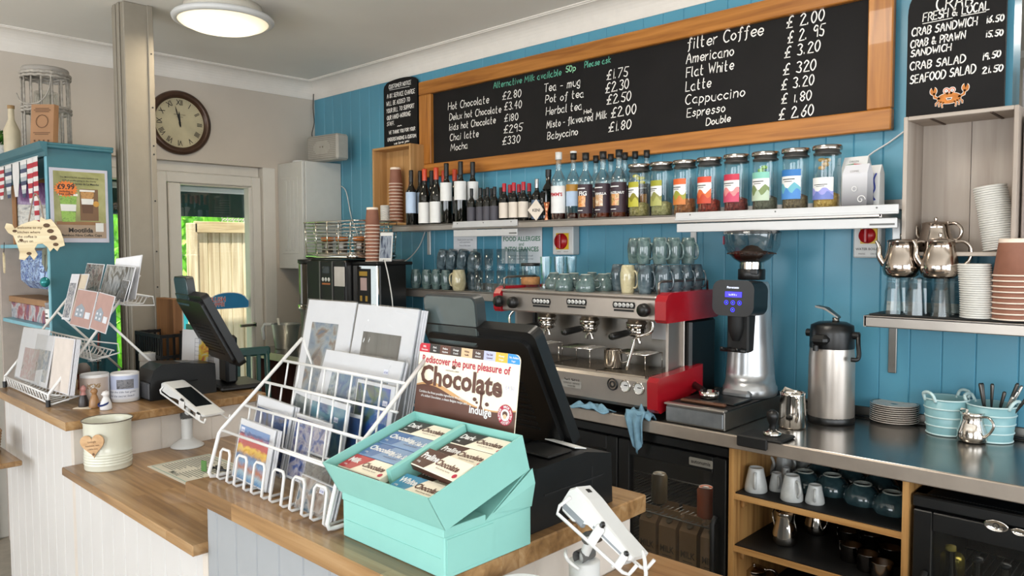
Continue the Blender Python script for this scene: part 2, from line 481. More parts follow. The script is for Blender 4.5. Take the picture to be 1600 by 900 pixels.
def boards(mb, x0, x1, z0, z1, sp, off=0.0, d=.004, w=.007, th=.1, mat=0):
    """tongue-and-groove boarding: face on y=0 looking to -y, vertical V grooves"""
    xs = [(x0, 0)]
    x = x0 + off
    while x < x1 - w:
        if x > x0 + w: xs += [(x - w / 2, 0), (x, d), (x + w / 2, 0)]
        x += sp
    xs.append((x1, 0))
    n = len(xs)
    vs = [(a, b, z0) for a, b in xs] + [(a, b, z1) for a, b in xs] + [(x0, th, z0), (x1, th, z0), (x0, th, z1), (x1, th, z1)]
    fs = [(i, i + 1, n + i + 1, n + i) for i in range(n - 1)]
    o = 2 * n
    fs += [(o + 1, o, o + 2, o + 3), (o, 0, n, o + 2), (n - 1, o + 1, o + 3, 2 * n - 1)]
    fs += [tuple(list(range(n, 2 * n)) + [o + 3, o + 2]), tuple(list(range(n - 1, -1, -1)) + [o, o + 1])]
    return mb.add(vs, fs, mat)

# ------------------------------------------------------------------ room shell
struct('floor', MB().bx(-4.9, 2.75, -3.1, 3.1, -.1, 0), M_FLOOR)
struct('ceiling', MB().bx(-4.9, 2.75, -3.1, 3.06, ZC, ZC + .12), M_CEIL)
XO = -.545                       # where the teal wall stops beside the opening to the next room
w = MB().at((0, YB, 0))
boards(w, XL - .16, XO, 0, ZC, .1035, .075, th=.11)
boards(w, XO, 2.6, 0, 1.48, .1035, .04, th=.11)
struct('wall_back', w, M_TEAL)
struct('wall_back_upper', MB().bx(.7, 2.6, YB, YB + .11, 1.48, ZC).bx(XO + .0005, .7, YB, YB + .11, 2.5, ZC), M_CREAM)
w = MB()                          # the next room, seen through the opening at the right edge
w.bx(-2.2, 2.6, 5.0, 5.1, 0, 2.75).bx(-2.3, -2.2, YB + .11, 5.1, 0, 2.75).bx(2.6, 2.7, YB, 5.1, 0, 2.75)
struct('wall_beyond', w, M_CREAM)
struct('ceiling_beyond', MB().bx(-2.3, 2.7, YB + .11, 5.1, 2.60, 2.70), M_CEIL)
struct('floor_beyond', MB().bx(-2.3, 2.7, 3.1, 5.1, -.1, 0), M_FLOOR)
add_area('next_room_fill', (-.2, 4.0, 2.5), (-.2, 4.0, 0), .6, .6, 12, (1, .95, .88))  # added light to lift the cream wall beyond, no fitting there
w = MB()                          # left wall around the door and its side light
w.bx(XL - .16, XL, -3.1, 1.0, 0, ZC).bx(XL - .16, XL, 1.0, 2.635, 2.07, ZC).bx(XL - .16, XL, 2.635, YB + .1, 0, ZC)
struct('wall_left', w, M_CREAM)
w = MB()                          # shop front with two windows
for a, b in ((-4.9, -4.1), (-1.8, -1.3), (1.0, 2.75)): w.bx(a, b, -3.05, -2.9, 0, ZC)
for a, b in ((-4.1, -1.8), (-1.3, 1.0)): w.bx(a, b, -3.05, -2.9, 0, .65).bx(a, b, -3.05, -2.9, 2.25, ZC)
struct('wall_front', w, M_CREAM)
w = MB()
for a, b in ((-2.9, -2.2), (0, .6), (2.6, YB)): w.bx(2.6, 2.75, a, b, 0, ZC)
for a, b in ((-2.2, 0), (.6, 2.6)): w.bx(2.6, 2.75, a, b, 0, .65).bx(2.6, 2.75, a, b, 2.25, ZC)  # the aisle opening is cut for the added side fill
struct('wall_right', w, M_CREAM)
for i, (a, b) in enumerate(((-4.1, -1.8), (-1.3, 1.0))):
    w = MB()
    for x0, x1, z0, z1 in ((a, b, .65, .71), (a, b, 2.19, 2.25), (a, a + .06, .71, 2.19), (b - .06, b, .71, 2.19), ((a + b) / 2 - .03, (a + b) / 2 + .03, .71, 2.19)):
        w.bx(x0, x1, -3.0, -2.94, z0, z1)
    struct('window_%d' % (i + 2), w, M_PVC)

# coving: a concave cove with two small fillets, along the back and the left wall
def cove_profile(n=8):
    p = [(.004, -.012), (-.004, -.012), (-.006, 0)]
    for i in range(n + 1):
        a = i / n * PI / 2
        p.append((-.006 - .078 * math.sin(a) * .0 - (1 - math.cos(a)) * .084, .084 * math.sin(a) + .006))
    p += [(-.092, .094), (-.100, .094), (-.100, .106)]
    return p
CZ = 2.575
prof = cove_profile()
def cove(name, p0, p1, nrm):
    vs = []; fs = []; n = len(prof)
    for p in (p0, p1):
        for d, z in prof: vs.append((p[0] - nrm[0] * -d * -1 if False else p[0] + nrm[0] * -d, p[1] + nrm[1] * -d, CZ + z))
    vs += [(p0[0], p0[1], CZ + .104), (p1[0], p1[1], CZ + .104)]
    for i in range(n - 1): fs.append((i, i + 1, n + i + 1, n + i))
    fs.append(tuple(range(n)) + (2 * n,)); fs.append(tuple(range(2 * n - 1, n - 1, -1)) + (2 * n + 1,))
    struct(name, MB().add(vs, fs, 0, False), M_COVE)
cove('trim_1', (XL, YB, 0), (XO, YB, 0), (0, -1))
cove('trim_2', (XL, YB, 0), (XL, -2.9, 0), (1, 0))
cove('trim_3', (-2.2, 5.0, -.2), (2.6, 5.0, 0), (0, -1))

# glazed door and side light in the left wall
fx0, fx1 = XL - .09, XL - .02
w = MB()
for y0, y1, z0, z1 in ((1.865, 1.93, 0, 2.005), (2.48, 2.545, 0, 2.005), (1.93, 2.48, 1.94, 2.005)):
    w.bx(fx0, fx1, y0, y1, z0, z1, 0, .006)
d1 = struct('door_1', w, M_PVC)
w = MB()
for y0, y1, z0, z1 in ((1.934, 2.008, .02, 1.936), (2.452, 2.476, .02, 1.936), (2.008, 2.452, 1.85 + .08, 1.936), (2.008, 2.452, .02, .16)):
    w.bx(fx0 + .01, fx1 + .012, y0, y1, z0, z1, 0, .005)
struct('door_leaf', w, M_PVC, parent=d1)
struct('door_glass', MB().bx(fx0 + .03, fx0 + .036, 2.0, 2.46, .15, 1.94), M_GLASSW, parent=d1)
w = MB().bx(fx1 - .02, fx1 + .045, 2.462, 2.472, 1.02, 1.05, 0, .003).bx(fx1 + .03, fx1 + .045, 2.36, 2.472, 1.025, 1.045, 0, .004)
struct('door_handle', w, M_CHROME, parent=d1)
w = MB()
for y0, y1, z0, z1 in ((1.0, 1.07, 0, 2.005), (1.80, 1.863, 0, 2.005), (1.07, 1.80, 1.94, 2.005), (1.07, 1.80, 0, .75)):
    w.bx(fx0, fx1, y0, y1, z0, z1, 0, .006)
w1 = struct('window_1', w, M_PVC)
struct('window_glass', MB().bx(fx0 + .03, fx0 + .036, 1.05, 1.82, .74, 1.95), M_GLASSW, parent=w1)
w = MB().bx(fx0, fx1 - .03, 1.0, 2.545, 2.007, 2.07, 0, .004).bx(XL - .14, XL + .004, 2.547, 2.635, 0, 2.07, 0, .004)
struct('trim_4', w, M_PVC)

# boxed post between ceiling and floor
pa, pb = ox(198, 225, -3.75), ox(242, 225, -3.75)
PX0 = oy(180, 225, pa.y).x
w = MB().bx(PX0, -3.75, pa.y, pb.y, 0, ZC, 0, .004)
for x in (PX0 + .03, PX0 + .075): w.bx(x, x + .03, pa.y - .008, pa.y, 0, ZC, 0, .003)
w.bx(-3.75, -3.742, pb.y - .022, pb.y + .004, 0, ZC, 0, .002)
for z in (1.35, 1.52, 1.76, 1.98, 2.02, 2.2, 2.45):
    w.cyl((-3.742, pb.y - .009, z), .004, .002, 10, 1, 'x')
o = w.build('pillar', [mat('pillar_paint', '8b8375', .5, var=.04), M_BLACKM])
o['kind'] = 'structure'

# ------------------------------------------------------------------ outdoors, seen through the door
struct('ground_outside', MB().bx(-11, -4.9, -4, 8, -.12, -.02), mat('paving_stone', 'b9b2a6', .8, var=.15, nscale=8))
w = MB(); x = 0
FX = -6.0
for i in range(14):
    y0 = 2.68 + i * .098
    w.bx(FX - .02 - .004 * (i % 2), FX, y0, y0 + .094, 0, 1.70, 0, .004)
t = thing('garden_fence', 'pale softwood board fence outside the glass door', 'fence', (0, 0, 0))
M_FENCE = wood('fence_softwood', 'b39a78', 'd9c5a2', 'ecdcbf', 'Z', None, .7, .7)
w.build('boards', M_FENCE, t)
MB().bx(FX, FX + .03, 2.66, 4.05, 1.665, 1.755, 0, .004).build('top_rail', wood('fence_rail', 'a88c66', 'd2b98f', 'e2cda8', 'Y', None, .7, .7), t)
MB().bx(FX - .05, FX + .03, 2.62, 2.68, 0, 1.74, 0, .004).build('post', M_FENCE, t)
def leafy(mb, x0, x1, y0, y1, z0, z1, n, size, seed):
    r = random.Random(seed)
    for i in range(n):
        c = Vector((r.uniform(x0, x1), r.uniform(y0, y1), r.uniform(z0, z1)))
        e = Euler((r.uniform(0, 6), r.uniform(0, 6), r.uniform(0, 6))).to_matrix(); s_ = size * r.uniform(.6, 1.3)
        q = [c + e @ Vector(p) * s_ for p in ((-1, 0, 0), (0, -.5, .1), (1, 0, 0), (0, .5, .1))]
        mb.add([tuple(p) for p in q], [(0, 1, 2), (0, 2, 3)], i % 3)
    return mb
LEAF = [mat('leaf_bright', '8fd23c', .5, var=.2), mat('leaf_mid', '6fb830', .5, var=.2), mat('leaf_pale', 'b4e86a', .5, var=.2)]
w = leafy(MB(), -7.6, -7.0, .6, 4.6, .1, 2.6, 5200, .055, 3)
w.bx(-7.45, -7.2, .7, 4.5, 0, 2.4, 1)
tag(w.build('hedge', LEAF), 'sunlit green hedge growing beyond the door and fence', 'hedge')
w = MB().bx(-6.6, -6.2, 2.55, 2.85, 0, 1.2, 0, .03).bx(-6.62, -6.18, 2.53, 2.87, 1.2, 1.27, 0, .02)
tag(w.build('garden_bin', [mat('turquoise_plastic', '3fb0c4', .4)]), 'turquoise garden bin standing outside beside the fence', 'bin')
# awning outside
t = thing('awning', 'dark green canvas awning hanging outside over the door', 'awning')
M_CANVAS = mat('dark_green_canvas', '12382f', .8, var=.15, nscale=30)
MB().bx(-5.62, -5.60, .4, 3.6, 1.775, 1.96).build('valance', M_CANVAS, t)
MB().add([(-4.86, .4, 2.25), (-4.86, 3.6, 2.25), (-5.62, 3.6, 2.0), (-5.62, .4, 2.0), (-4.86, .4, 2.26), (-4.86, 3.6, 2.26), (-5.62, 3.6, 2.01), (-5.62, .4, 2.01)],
         [(0, 1, 2, 3), (4, 7, 6, 5), (0, 4, 5, 1), (2, 6, 7, 3), (1, 5, 6, 2), (0, 3, 7, 4)]).build('canvas_roof', mat('green_canvas_lit', '1d5a4c', .8), t)  # roof is a lighter copy of the canvas green, daylight put into the colour
MB().bx(-5.63, -5.585, .38, 3.62, 1.955, 2.0, 0, .01).build('front_rail', M_WHITEP, t)
w = MB()
for i in range(6):
    for j in range(8):
        c = (-6.06, 2.95 + .048 * i, 1.70 + .03 * j)
        w.tube([(c[0], c[1] + .024 * math.cos(a * PI / 4), c[2] + .024 * math.sin(a * PI / 4)) for a in range(8)], .0045, 5, 0, True)
w.at()
tag(w.build('rope_trellis', mat('pale_rope', 'b9b3a6', .8)), 'pale knotted trellis standing above the garden fence top', 'trellis')

# ------------------------------------------------------------------ wooden counters
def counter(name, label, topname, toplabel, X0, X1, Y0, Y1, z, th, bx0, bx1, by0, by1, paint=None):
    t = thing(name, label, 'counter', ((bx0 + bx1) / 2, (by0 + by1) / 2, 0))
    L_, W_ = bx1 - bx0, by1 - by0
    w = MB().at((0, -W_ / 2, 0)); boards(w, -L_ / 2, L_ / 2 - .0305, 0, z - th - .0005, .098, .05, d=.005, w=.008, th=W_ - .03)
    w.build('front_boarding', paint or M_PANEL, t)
    w = MB().at((L_ / 2, 0, 0), PI / 2); boards(w, -W_ / 2, W_ / 2, 0, z - th - .0005, .19, .1, d=.003, w=.005, th=.03)
    w.build('end_panel', M_ENDPANEL, t)
    t2 = thing(topname, toplabel, 'worktop', ((X0 + X1) / 2, (Y0 + Y1) / 2, z - th))
    MB().box((0, 0, th / 2), (X1 - X0, Y1 - Y0, th), 0, .003).build('slab', M_OAK, t2)
    return t
counter('service_counter', 'white boarded counter base under the far left card rack', 'oak_worktop', 'oak worktop carrying left card rack, figurines and printed mugs',
        -3.72, -2.80, .795, 1.52, .955, .030, -3.70, -2.835, .83, 1.49)
counter('low_counter', 'white boarded low counter base below the cream canister', 'oak_worktop', 'lowered oak worktop with cream canister and menu sheet',
        -2.834, -1.8325, .79, 1.5, .80, .028, -2.835, -1.835, .83, 1.47)
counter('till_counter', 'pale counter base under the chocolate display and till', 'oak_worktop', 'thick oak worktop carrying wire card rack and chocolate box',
        -1.865, -.975, .79, 1.48, .955, .042, -1.832, -1.0, .83, 1.45, mat('shaded_white_boarding', '9da1a5', .45, var=.02))  # white boarding darkened, the shade on this front put into its paint colour
counter('low_counter', 'low counter base at bottom right under the upright card reader', 'oak_worktop', 'lowered oak worktop under the upright card reader, bottom right',
        -.998, .6, .80, 1.525, .80, .028, -.999, .55, .84, 1.49)
w = MB().bx(-3.72, -3.3, .6, .789, .715, .735, 0, .003)
tag(w.build('low_shelf_board', M_OAK), 'short oak ledge board at the far left edge', 'shelf')

# ------------------------------------------------------------------ stainless back counter
t = thing('steel_counter', 'long stainless steel counter along the teal wall', 'worktop', (-1.9, 2.642, .855))
MB().box((0, .006, .0225), (5.3, .598, .045), 0, .002).build('top', mat('counter_steel', '8f8b86', .20, .92, var=.12, nscale=5), t)
MB().box((0, -.2985, .0225), (5.3, .0105, .0452), 0, .003).build('front_edge', mat('lit_edge_steel', 'a89c90', .42, .6, var=.06), t)  # paler steel than the top, the window's reflection put into the edge colour
struct('trim_5', MB().bx(-4.55, .75, 2.9375, YB - .0002, .9003, .936, 0, .002), M_STEELDK)
tag(MB().bx(-4.5, -4.46, 2.38, 2.93, 0, .855).build('counter_end_panel', wood('dark_brown_panel', '3a1c10', '4a2415', '552b1a', 'Z', None, .5)), 'dark brown panel under the steel counter end near the door', 'panel')
# ------------------------------------------------------------------ boards on the wall
M_CHALKB = mat('blackboard', '141212', .7, spec=.25, var=.25, nscale=5)
M_CHALK = mat('white_chalk', 'eeeae4', .8, var=.02)
M_CHALKG = mat('green_chalk', '5fae93', .8, var=.05)
M_CHALKP = mat('pale_green_chalk', '9fe0b4', .8, var=.05)
M_FRAME = wood('varnished_frame', '8a531f', 'a66a2c', 'b87a38', 'X', None, .38, 1.2, coat=.2)
M_FRAMEV = wood('varnished_frame_upright', '8a531f', 'a66a2c', 'b87a38', 'Z', None, .38, 1.2, coat=.2)

def write(w, Y, X0, Z0, rows):
    """rows: text, baseline start px, baseline end px, letter height px, material slot; put on the plane y=Y"""
    for body, a, b, hp, m in rows:
        A, B = oy(a[0], a[1], Y), oy(b[0], b[1], Y)
        h = .82 * hp * depth(A) / FPX
        tot = chalk_lines(body, random.Random(body), .25)[1] * h / 10
        tilt = (B.z - A.z) / (B.x - A.x)
        sx = (B.x - A.x) / tot
        rnd = random.Random(body)
        for ln in chalk_lines(body, rnd, .25)[0]:
            P = []
            for px, py in ln:
                x = (px + .08 * py) * h / 10 * sx
                P.append(Vector((A.x - X0 + x, A.z - Z0 + py * h / 10 + tilt * x, 0)))
            w.ribbon(P, max(.0042, h * .115), 0, m)

YM = 2.922
t = thing('menu_board', 'long drinks menu blackboard in a varnished wooden frame on the teal wall', 'menu board', (-2.2, 2.93, 2.2175))
MB().box((0, 0, 0), (2.46, .012, .46)).build('blackboard', M_CHALKB, t)
w = MB().box((0, -.012, .245), (2.6, .036, .077), 0, .004); w.build('frame_rail', M_FRAME, t)
w = MB().box((0, -.012, -.235), (2.6, .036, .077), 0, .004); w.build('frame_rail', M_FRAME, t)
w = MB().box((-1.2475, -.012, .005), (.105, .034, .402), 0, .004); w.build('frame_stile', M_FRAMEV, t)
w = MB().box((1.2575, -.012, .005), (.085, .034, .402), 0, .004); w.build('frame_stile', M_FRAMEV, t)
w = MB().at((0, -.0072, 0), 0, PI / 2)
write(w, YM, -2.2, 2.2175, [
 ('Hot Chocolate', (700, 172), (765, 160), 13, 0), ('Delux hot Chocolate', (702, 188), (784, 175), 12, 0), ('kids hot Chocolate', (702, 204), (775, 192), 12, 0),
 ('Chai latte', (703, 220), (749, 213), 12, 0), ('Mocha', (704, 236), (732, 231), 12, 0),
 ('£2.80', (785, 156), (816, 151), 14, 0), ('£3.40', (788, 172), (816, 168), 14, 0), ('£180', (788, 190), (811, 187), 13, 0), ('£295', (787, 208), (818, 204), 14, 0), ('£330', (785, 226), (814, 222), 14, 0),
 ('Tea - mug', (850, 144), (909, 133), 15, 0), ('Pot of tea', (852, 161), (914, 151), 14, 0), ('Herbal tea', (853, 180), (911, 170), 14, 0), ('Misto - flavoured Milk', (854, 200), (949, 184), 13, 0),
 ('Hot', (912, 178), (926, 175), 7, 0), ('Babyccino', (855, 218), (904, 210), 13, 0),
 ('£1.75', (948, 124), (983, 118), 17, 0), ('£2.30', (946, 145), (984, 138), 18, 0), ('£2.50', (948, 163), (988, 156), 17, 0), ('£2.00', (955, 184), (996, 177), 18, 0), ('£1.80', (951, 206), (988, 200), 17, 0),
 ('Alternative Milk available', (771, 138), (878, 117), 11, 1), ('50p', (884, 113), (901, 110), 11, 2), ('Please ask', (913, 106), (955, 97), 11, 1),
 ('filter Coffee', (1074, 77), (1195, 53), 20, 0), ('Americano', (1072, 99), (1149, 86), 18, 0), ('Flat White', (1072, 121), (1148, 108), 18, 0), ('Latte', (1071, 143), (1113, 135), 18, 0),
 ('Cappuccino', (1071, 163), (1166, 150), 17, 0), ('Espresso', (1073, 183), (1135, 174), 16, 0), ('Double', (1103, 196), (1143, 189), 13, 0),
 ('£ 2.00', (1229, 44), (1290, 31), 21, 0), ('£ 2. 95', (1231, 67), (1290, 54), 21, 0), ('£ 3.20', (1226, 90), (1284, 79), 20, 0), ('£ 320', (1224, 117), (1277, 108), 20, 0), ('£ 3.20', (1221, 140), (1274, 132), 19, 0),
 ('£ 1.80', (1221, 162), (1270, 156), 18, 0), ('£ 2.60', (1217, 187), (1273, 179), 20, 0)])
w.build('chalk_lettering', [M_CHALK, M_CHALKG, M_CHALKP], t)

def arched(w0, h, rise, sh):
    """a board outline with rounded shoulders under an arched top, base at y=0"""
    p = [(-w0, 0), (w0, 0), (w0, h - rise - sh)]
    p += [(w0 * (1 - .12 * (1 - math.cos(i / 4 * PI / 2))), h - rise - sh + sh * math.sin(i / 4 * PI / 2)) for i in range(1, 5)]
    p += [(w0 * .88 * math.cos(PI * i / 12), h - rise + rise * math.sin(PI * i / 12)) for i in range(1, 12)]
    p += [(-a, b) for a, b in reversed(p[2:7])]
    return p
# customer notice
a, b = oy(601, 228, 2.925), oy(653, 225, 2.925)
nx, nz = (a.x + b.x) / 2, 2.135
t = thing('notice_board', 'small black chalk customer notice standing on the natural wooden crate', 'notice', (nx, 2.93, nz - .008))
MB().at((0, .006, 0), 0, PI / 2).prism(arched((b.x - a.x) / 2, .433, .022, .035), .014).build('board', M_CHALKB, t)
w = MB().at((0, -.0092, .008), 0, PI / 2)
write(w, YM, nx, nz, [('CUSTOMER NOTICE', (608, 139), (643, 131), 7, 0), ('A 8% SERVICE CHARGE', (605, 154), (649, 145), 7.5, 0), ('WILL BE ADDED TO', (604, 166), (641, 158), 7.5, 0),
 ('YOUR BILL TO SUPPORT', (604, 177), (648, 168), 7.5, 0), ('OUR HARD-WORKING', (605, 188), (642, 180), 7.5, 0), ('STAFF.', (605, 197), (617, 195), 7, 0), ('~', (621, 199), (630, 197), 5, 0),
 ('WE THANK YOU FOR YOUR', (608, 210), (649, 203), 6, 0), ('UNDERSTANDING & CUSTOM', (606, 221), (651, 214), 6, 0), ('we love you', (616, 226), (640, 221), 4, 0)])
p, q = oy(609, 141, YM), oy(640, 135, YM)
w.ribbon([Vector((p.x - nx, p.z - nz, 0)), Vector((q.x - nx, q.z - nz, 0))], .003)
w.build('chalk_lettering', [M_CHALK], t)

# crab menu
CY = 2.90
t = thing('crab_menu_board', 'black arched crab menu board standing on the whitewashed crate', 'menu board', (-.703, CY, 1.962))
MB().at((0, .008, 0), 0, PI / 2).prism(arched(.146, .47, .05, .06), .016).build('board', M_CHALKB, t)
MB().box((0, -.018, .006), (.292, .02, .012), 0, .002).build('ledge', M_BLACKM, t)
M_CRAB = mat('crab_orange_paint', 'c0752f', .7, var=.25, nscale=60)
M_CRABP = mat('crab_pink_paint', 'd08a72', .7, var=.15)
w = MB().at((0, -.0085, 0), 0, PI / 2)
write(w, CY - .0085, -.703, 1.962, [('CRAB', (1463, 17), (1524, 7), 24, 0), ('FRESH & LOCAL', (1442, 34), (1548, 14), 15, 0), ('CRAB SANDWICH', (1425, 57), (1529, 38), 14, 0), ('16.50', (1541, 36), (1570, 32), 12, 0),
 ('CRAB & PRAWN', (1423, 75), (1510, 59), 13, 0), ('SANDWICH', (1423, 89), (1488, 78), 12, 0), ('15.50', (1540, 58), (1569, 55), 11, 0), ('CRAB SALAD', (1422, 110), (1510, 97), 14, 0), ('19.50', (1535, 94), (1565, 88), 12, 0),
 ('SEAFOOD SALAD', (1422, 131), (1526, 113), 15, 0), ('21.50', (1535, 115), (1569, 110), 12, 0)])
for (a, b) in (((1443, 38), (1489, 29)), ((1503, 26), (1541, 19))):
    p, q = oy(a[0], a[1], CY), oy(b[0], b[1], CY); w.ribbon([Vector((p.x + .703, p.z - 1.962, 0)), Vector((q.x + .703, q.z - 1.962, 0))], .003)
w.build('chalk_lettering', [M_CHALK], t)
cc = oy(1484, 152, CY)
def crabshape(grow, z, w, m):
    g = grow
    E_ = lambda cx, cy, rx, ry, n=20: [(cx + (rx + g) * math.cos(2 * PI * i / n), cy + (ry + g) * math.sin(2 * PI * i / n)) for i in range(n)]
    def poly(p, mm): w.add([(x, y, z) for x, y in p], [tuple(range(len(p)))], mm)
    poly(E_(0, -.004, .036, .018), m)
    for s_ in (-1, 1):
        poly(E_(s_ * .009, .022, .009, .009), m if grow else 1)
        w.ribbon([Vector((s_ * .006, .012, 0)), Vector((s_ * .008, .02, 0))], .008 + 2 * g, z, m)
        w.ribbon([Vector(q) for q in ((s_ * .03, -.002, 0), (s_ * .044, .004, 0), (s_ * .046, .016, 0))], .008 + 2 * g, z, m)
        n = 16; cx, cy = s_ * .048, .025
        a0 = PI / 2 + s_ * -.1
        p = [(cx + (.0105 + g) * math.cos(a0 + .45 + i * (2 * PI - .9) / n), cy + (.013 + g) * math.sin(a0 + .45 + i * (2 * PI - .9) / n)) for i in range(n + 1)] + [(cx, cy - .002)]
        w.add([(x, y, z) for x, y in p] + [(cx, cy - .002, z)], [(i, i + 1, len(p)) for i in range(n)], m)
        for k in range(3):
            w.ribbon([Vector(q) for q in ((s_ * (.016 + .008 * k), -.016 + .003 * k, 0), (s_ * (.022 + .009 * k), -.024 + .003 * k, 0), (s_ * (.020 + .010 * k), -.032 + .004 * k, 0))], .0045 + 1.4 * g, z, m)
w = MB().at((cc.x + .703, -.0085, cc.z - 1.962), 0, PI / 2)
crabshape(.0016, 0.0, w, 0)
w.build('crab_outline', [M_CHALK], t)
w = MB().at((cc.x + .703, -.0087, cc.z - 1.962), 0, PI / 2)
crabshape(0, 0.0, w, 0)
for s_ in (-1, 1):
    w.add([(s_ * .009 + .005 * math.cos(i * PI / 6), .021 + .005 * math.sin(i * PI / 6), .0003) for i in range(12)], [tuple(range(12))], 2)
    w.add([(s_ * .009 + .002 * math.cos(i * PI / 4), .021 + .002 * math.sin(i * PI / 4), .0005) for i in range(8)], [tuple(range(8))], 3)
w.add([(-.010, -.002, .0003), (.010, -.002, .0003), (.006, -.010, .0003), (-.006, -.010, .0003)], [(0, 3, 2, 1)], 2)
w.add([(-.007, -.004, .0005), (.007, -.004, .0005), (.005, -.008, .0005), (-.005, -.008, .0005)], [(0, 3, 2, 1)], 3)
w.build('crab_drawing', [M_CRAB, M_CRABP, M_CHALK, M_BLACKM], t)

# ------------------------------------------------------------------ crates on the wall
def crate(name, label, x0, x1, z0, z1, y0, y1, m, th=.014, brk=()):
    t = thing(name, label, 'crate', ((x0 + x1) / 2, y1, z0)); W, H, Dp = x1 - x0, z1 - z0, y1 - y0
    for n_, x in (('side_board', -W / 2 + th / 2), ('side_board', W / 2 - th / 2)):
        MB().box((x, -Dp / 2, H / 2), (th, Dp, H), 0, .002).build(n_, m[1], t)
    for n_, z in (('top_board', H - th / 2), ('bottom_board', th / 2)):
        MB().box((0, -Dp / 2, z), (W - 2 * th, Dp, th), 0, .002).build(n_, m[0], t)
    k = 2
    for i in range(k):
        MB().box((-W / 4 + i * W / 2 + (.5 - i) * th, -.006, H / 2), (W / 2 - th - .002, .01, H - 2 * th)).build('back_board', m[2], t)
    if brk:
        w = MB()
        for x in brk: w.box((x, -Dp / 2 - .01, H - th - .0015), (.008, Dp * .9, .003))
        w.build('cut_line', mat('dark_gap', '4a3a30', .8), t)
    return t
M_PINE = wood('pine_crate', '9c7444', 'b08553', 'bf9664', 'Z', None, .55)
M_PINEH = wood('pine_crate_flat', '9c7444', 'b08553', 'bf9664', 'X', None, .55)
crate('wooden_crate', 'natural pine crate mounted on end left of the wine bottles', -3.822, -3.456, 1.668, 2.135, 2.80, 2.907, (M_PINEH, M_PINE, M_PINE))
M_WW = wood('whitewashed_crate', '9a8c80', 'a99d92', 'b6aba0', 'Z', None, .6, .5)
M_WWH = wood('whitewashed_crate_flat', '9a8c80', 'a99d92', 'b6aba0', 'X', None, .6, .5)
crate('wooden_crate', 'large whitewashed crate on end below the crab menu board', -.818, -.492, 1.498, 1.960, 2.765, YB - .001, (M_WWH, M_WW, M_WW), .013, (-.08, .09))
# framed things at the right edge
w = MB().bx(-.485, -.15, 2.80, YB - .002, 1.40, 1.93, 0, .003); w.bx(-.475, -.16, 2.796, 2.802, 1.42, 1.915, 1)
tag(w.build('wall_cupboard', [mat('taupe_cupboard', 'a89a92', .5), mat('taupe_panel', 'b9aca4', .5)]), 'taupe wall cupboard at the right edge beside the crate', 'cupboard')
w = MB().bx(-.515, -.35, 2.93, YB - .001, 1.963, 2.10, 0, .004).bx(-.505, -.36, 2.926, 2.931, 1.97, 2.09, 1).bx(-.498, -.40, 2.923, 2.927, 2.065, 2.08, 2)
w.at((-.498, 2.9255, 2.048), 0, PI / 2).text('SERVICE', .014, 2)
tag(w.build('framed_sign', [mat('grey_frame', '8f8c8c', .4), mat('grey_paper', 'b9bcc2', .6), M_BLACKM]), 'small grey framed sign above the right cupboard, cut by the edge', 'sign')
# ------------------------------------------------------------------ steel wall shelves and rails
def bracket(w, X, ztop, drop, y0, wd=.028):
    w.box((X, YB - .006, ztop - drop / 2), (wd, .010, drop), 0, .002)
    w.box((X, (y0 + YB) / 2, ztop - .012), (wd, YB - y0 - .02, .022), 0, .002)
    w.cyl((X, YB - .0145, ztop - drop + .03), .006, .003, 10, 0, 'y')
M_BRKT = mat('bracket_white_steel', 'c9c8c6', .35, .4)
def steel_shelf(label, x0, x1, y0, ztop, lip, brks, drop, bm=None, name='wall_shelf'):
    t = thing(name, label, 'shelf', ((x0 + x1) / 2, YB, ztop))
    W, Dp = x1 - x0, YB - .0005 - y0
    w = MB().box((0, -Dp / 2, -.004), (W, Dp, .008), 0, .002).box((0, -Dp + .006, -lip / 2), (W, .012, lip), 0, .003)
    w.box((W / 2 - .004, -Dp / 2, -lip / 2), (.008, Dp, lip)).box((-W / 2 + .004, -Dp / 2, -lip / 2), (.008, Dp, lip)).box((0, -.006, .018), (W, .010, .036))
    w.build('shelf_top', M_STEEL, t)
    for px in brks:
        w = MB().at((-(x0 + x1) / 2, -YB, -ztop)); bracket(w, px, ztop - .009, drop, y0 + .03); w.build('bracket', bm or M_BRKT, t)
    return t
ZS, YS = 1.662, 2.722
steel_shelf('long stainless shelf holding wine bottles and tea jars', -3.53, -.867, YS, ZS, .034, [oy(672, 400, YB).x, oy(1085, 385, YB).x, -.885], .16)
steel_shelf('lower stainless shelf holding grey mugs and glasses', -3.50, -2.52, 2.75, 1.303, .045, [-3.1], .12)
ZR = 1.296
steel_shelf('short stainless shelf with teapots and takeaway cups at right', -.912, .1, 2.70, ZR, .038, [-.89, -.30], .215, M_STEELDK)
tag(MB().bx(-.90, .08, 2.715, 2.90, ZR + .0005, ZR + .006, 0, .002).build('rubber_mat', M_BLACKM), 'black rubber mat under the glass mugs on the right shelf', 'mat')
M_RAIL = mat('white_aluminium', 'c2c2c2', .35, .1, var=.02)
for a, b, lab in ((707, 807, 'short white ticket rail below the small wine bottles'), (1055, 1403, 'long white ticket rail below the tea jars')):
    x0, x1 = oy(a, 350, YS - .012).x, oy(b, 345, YS - .012).x
    t = thing('ticket_rail', lab, 'ticket rail', ((x0 + x1) / 2, YS, ZS)); W = x1 - x0
    w = MB().box((0, -.006, -.008), (W, .010, .032), 0, .002).box((0, -.014, -.020), (W, .006, .008), 0, .001)
    for k in (-.42, 0, .42): w.cyl((W * k, -.0125, -.002), .003, .002, 8, 1, 'y')
    w.build('channel', [M_RAIL, M_GREYP], t)
    w = MB().box((0, -.004, -.054), (W * .99, .008, .034), 0, .002).box((W * .44, -.009, -.058), (W * .08 + .012, .002, .006), 1)
    w.build('flap', [M_RAIL, M_GREYP], t)

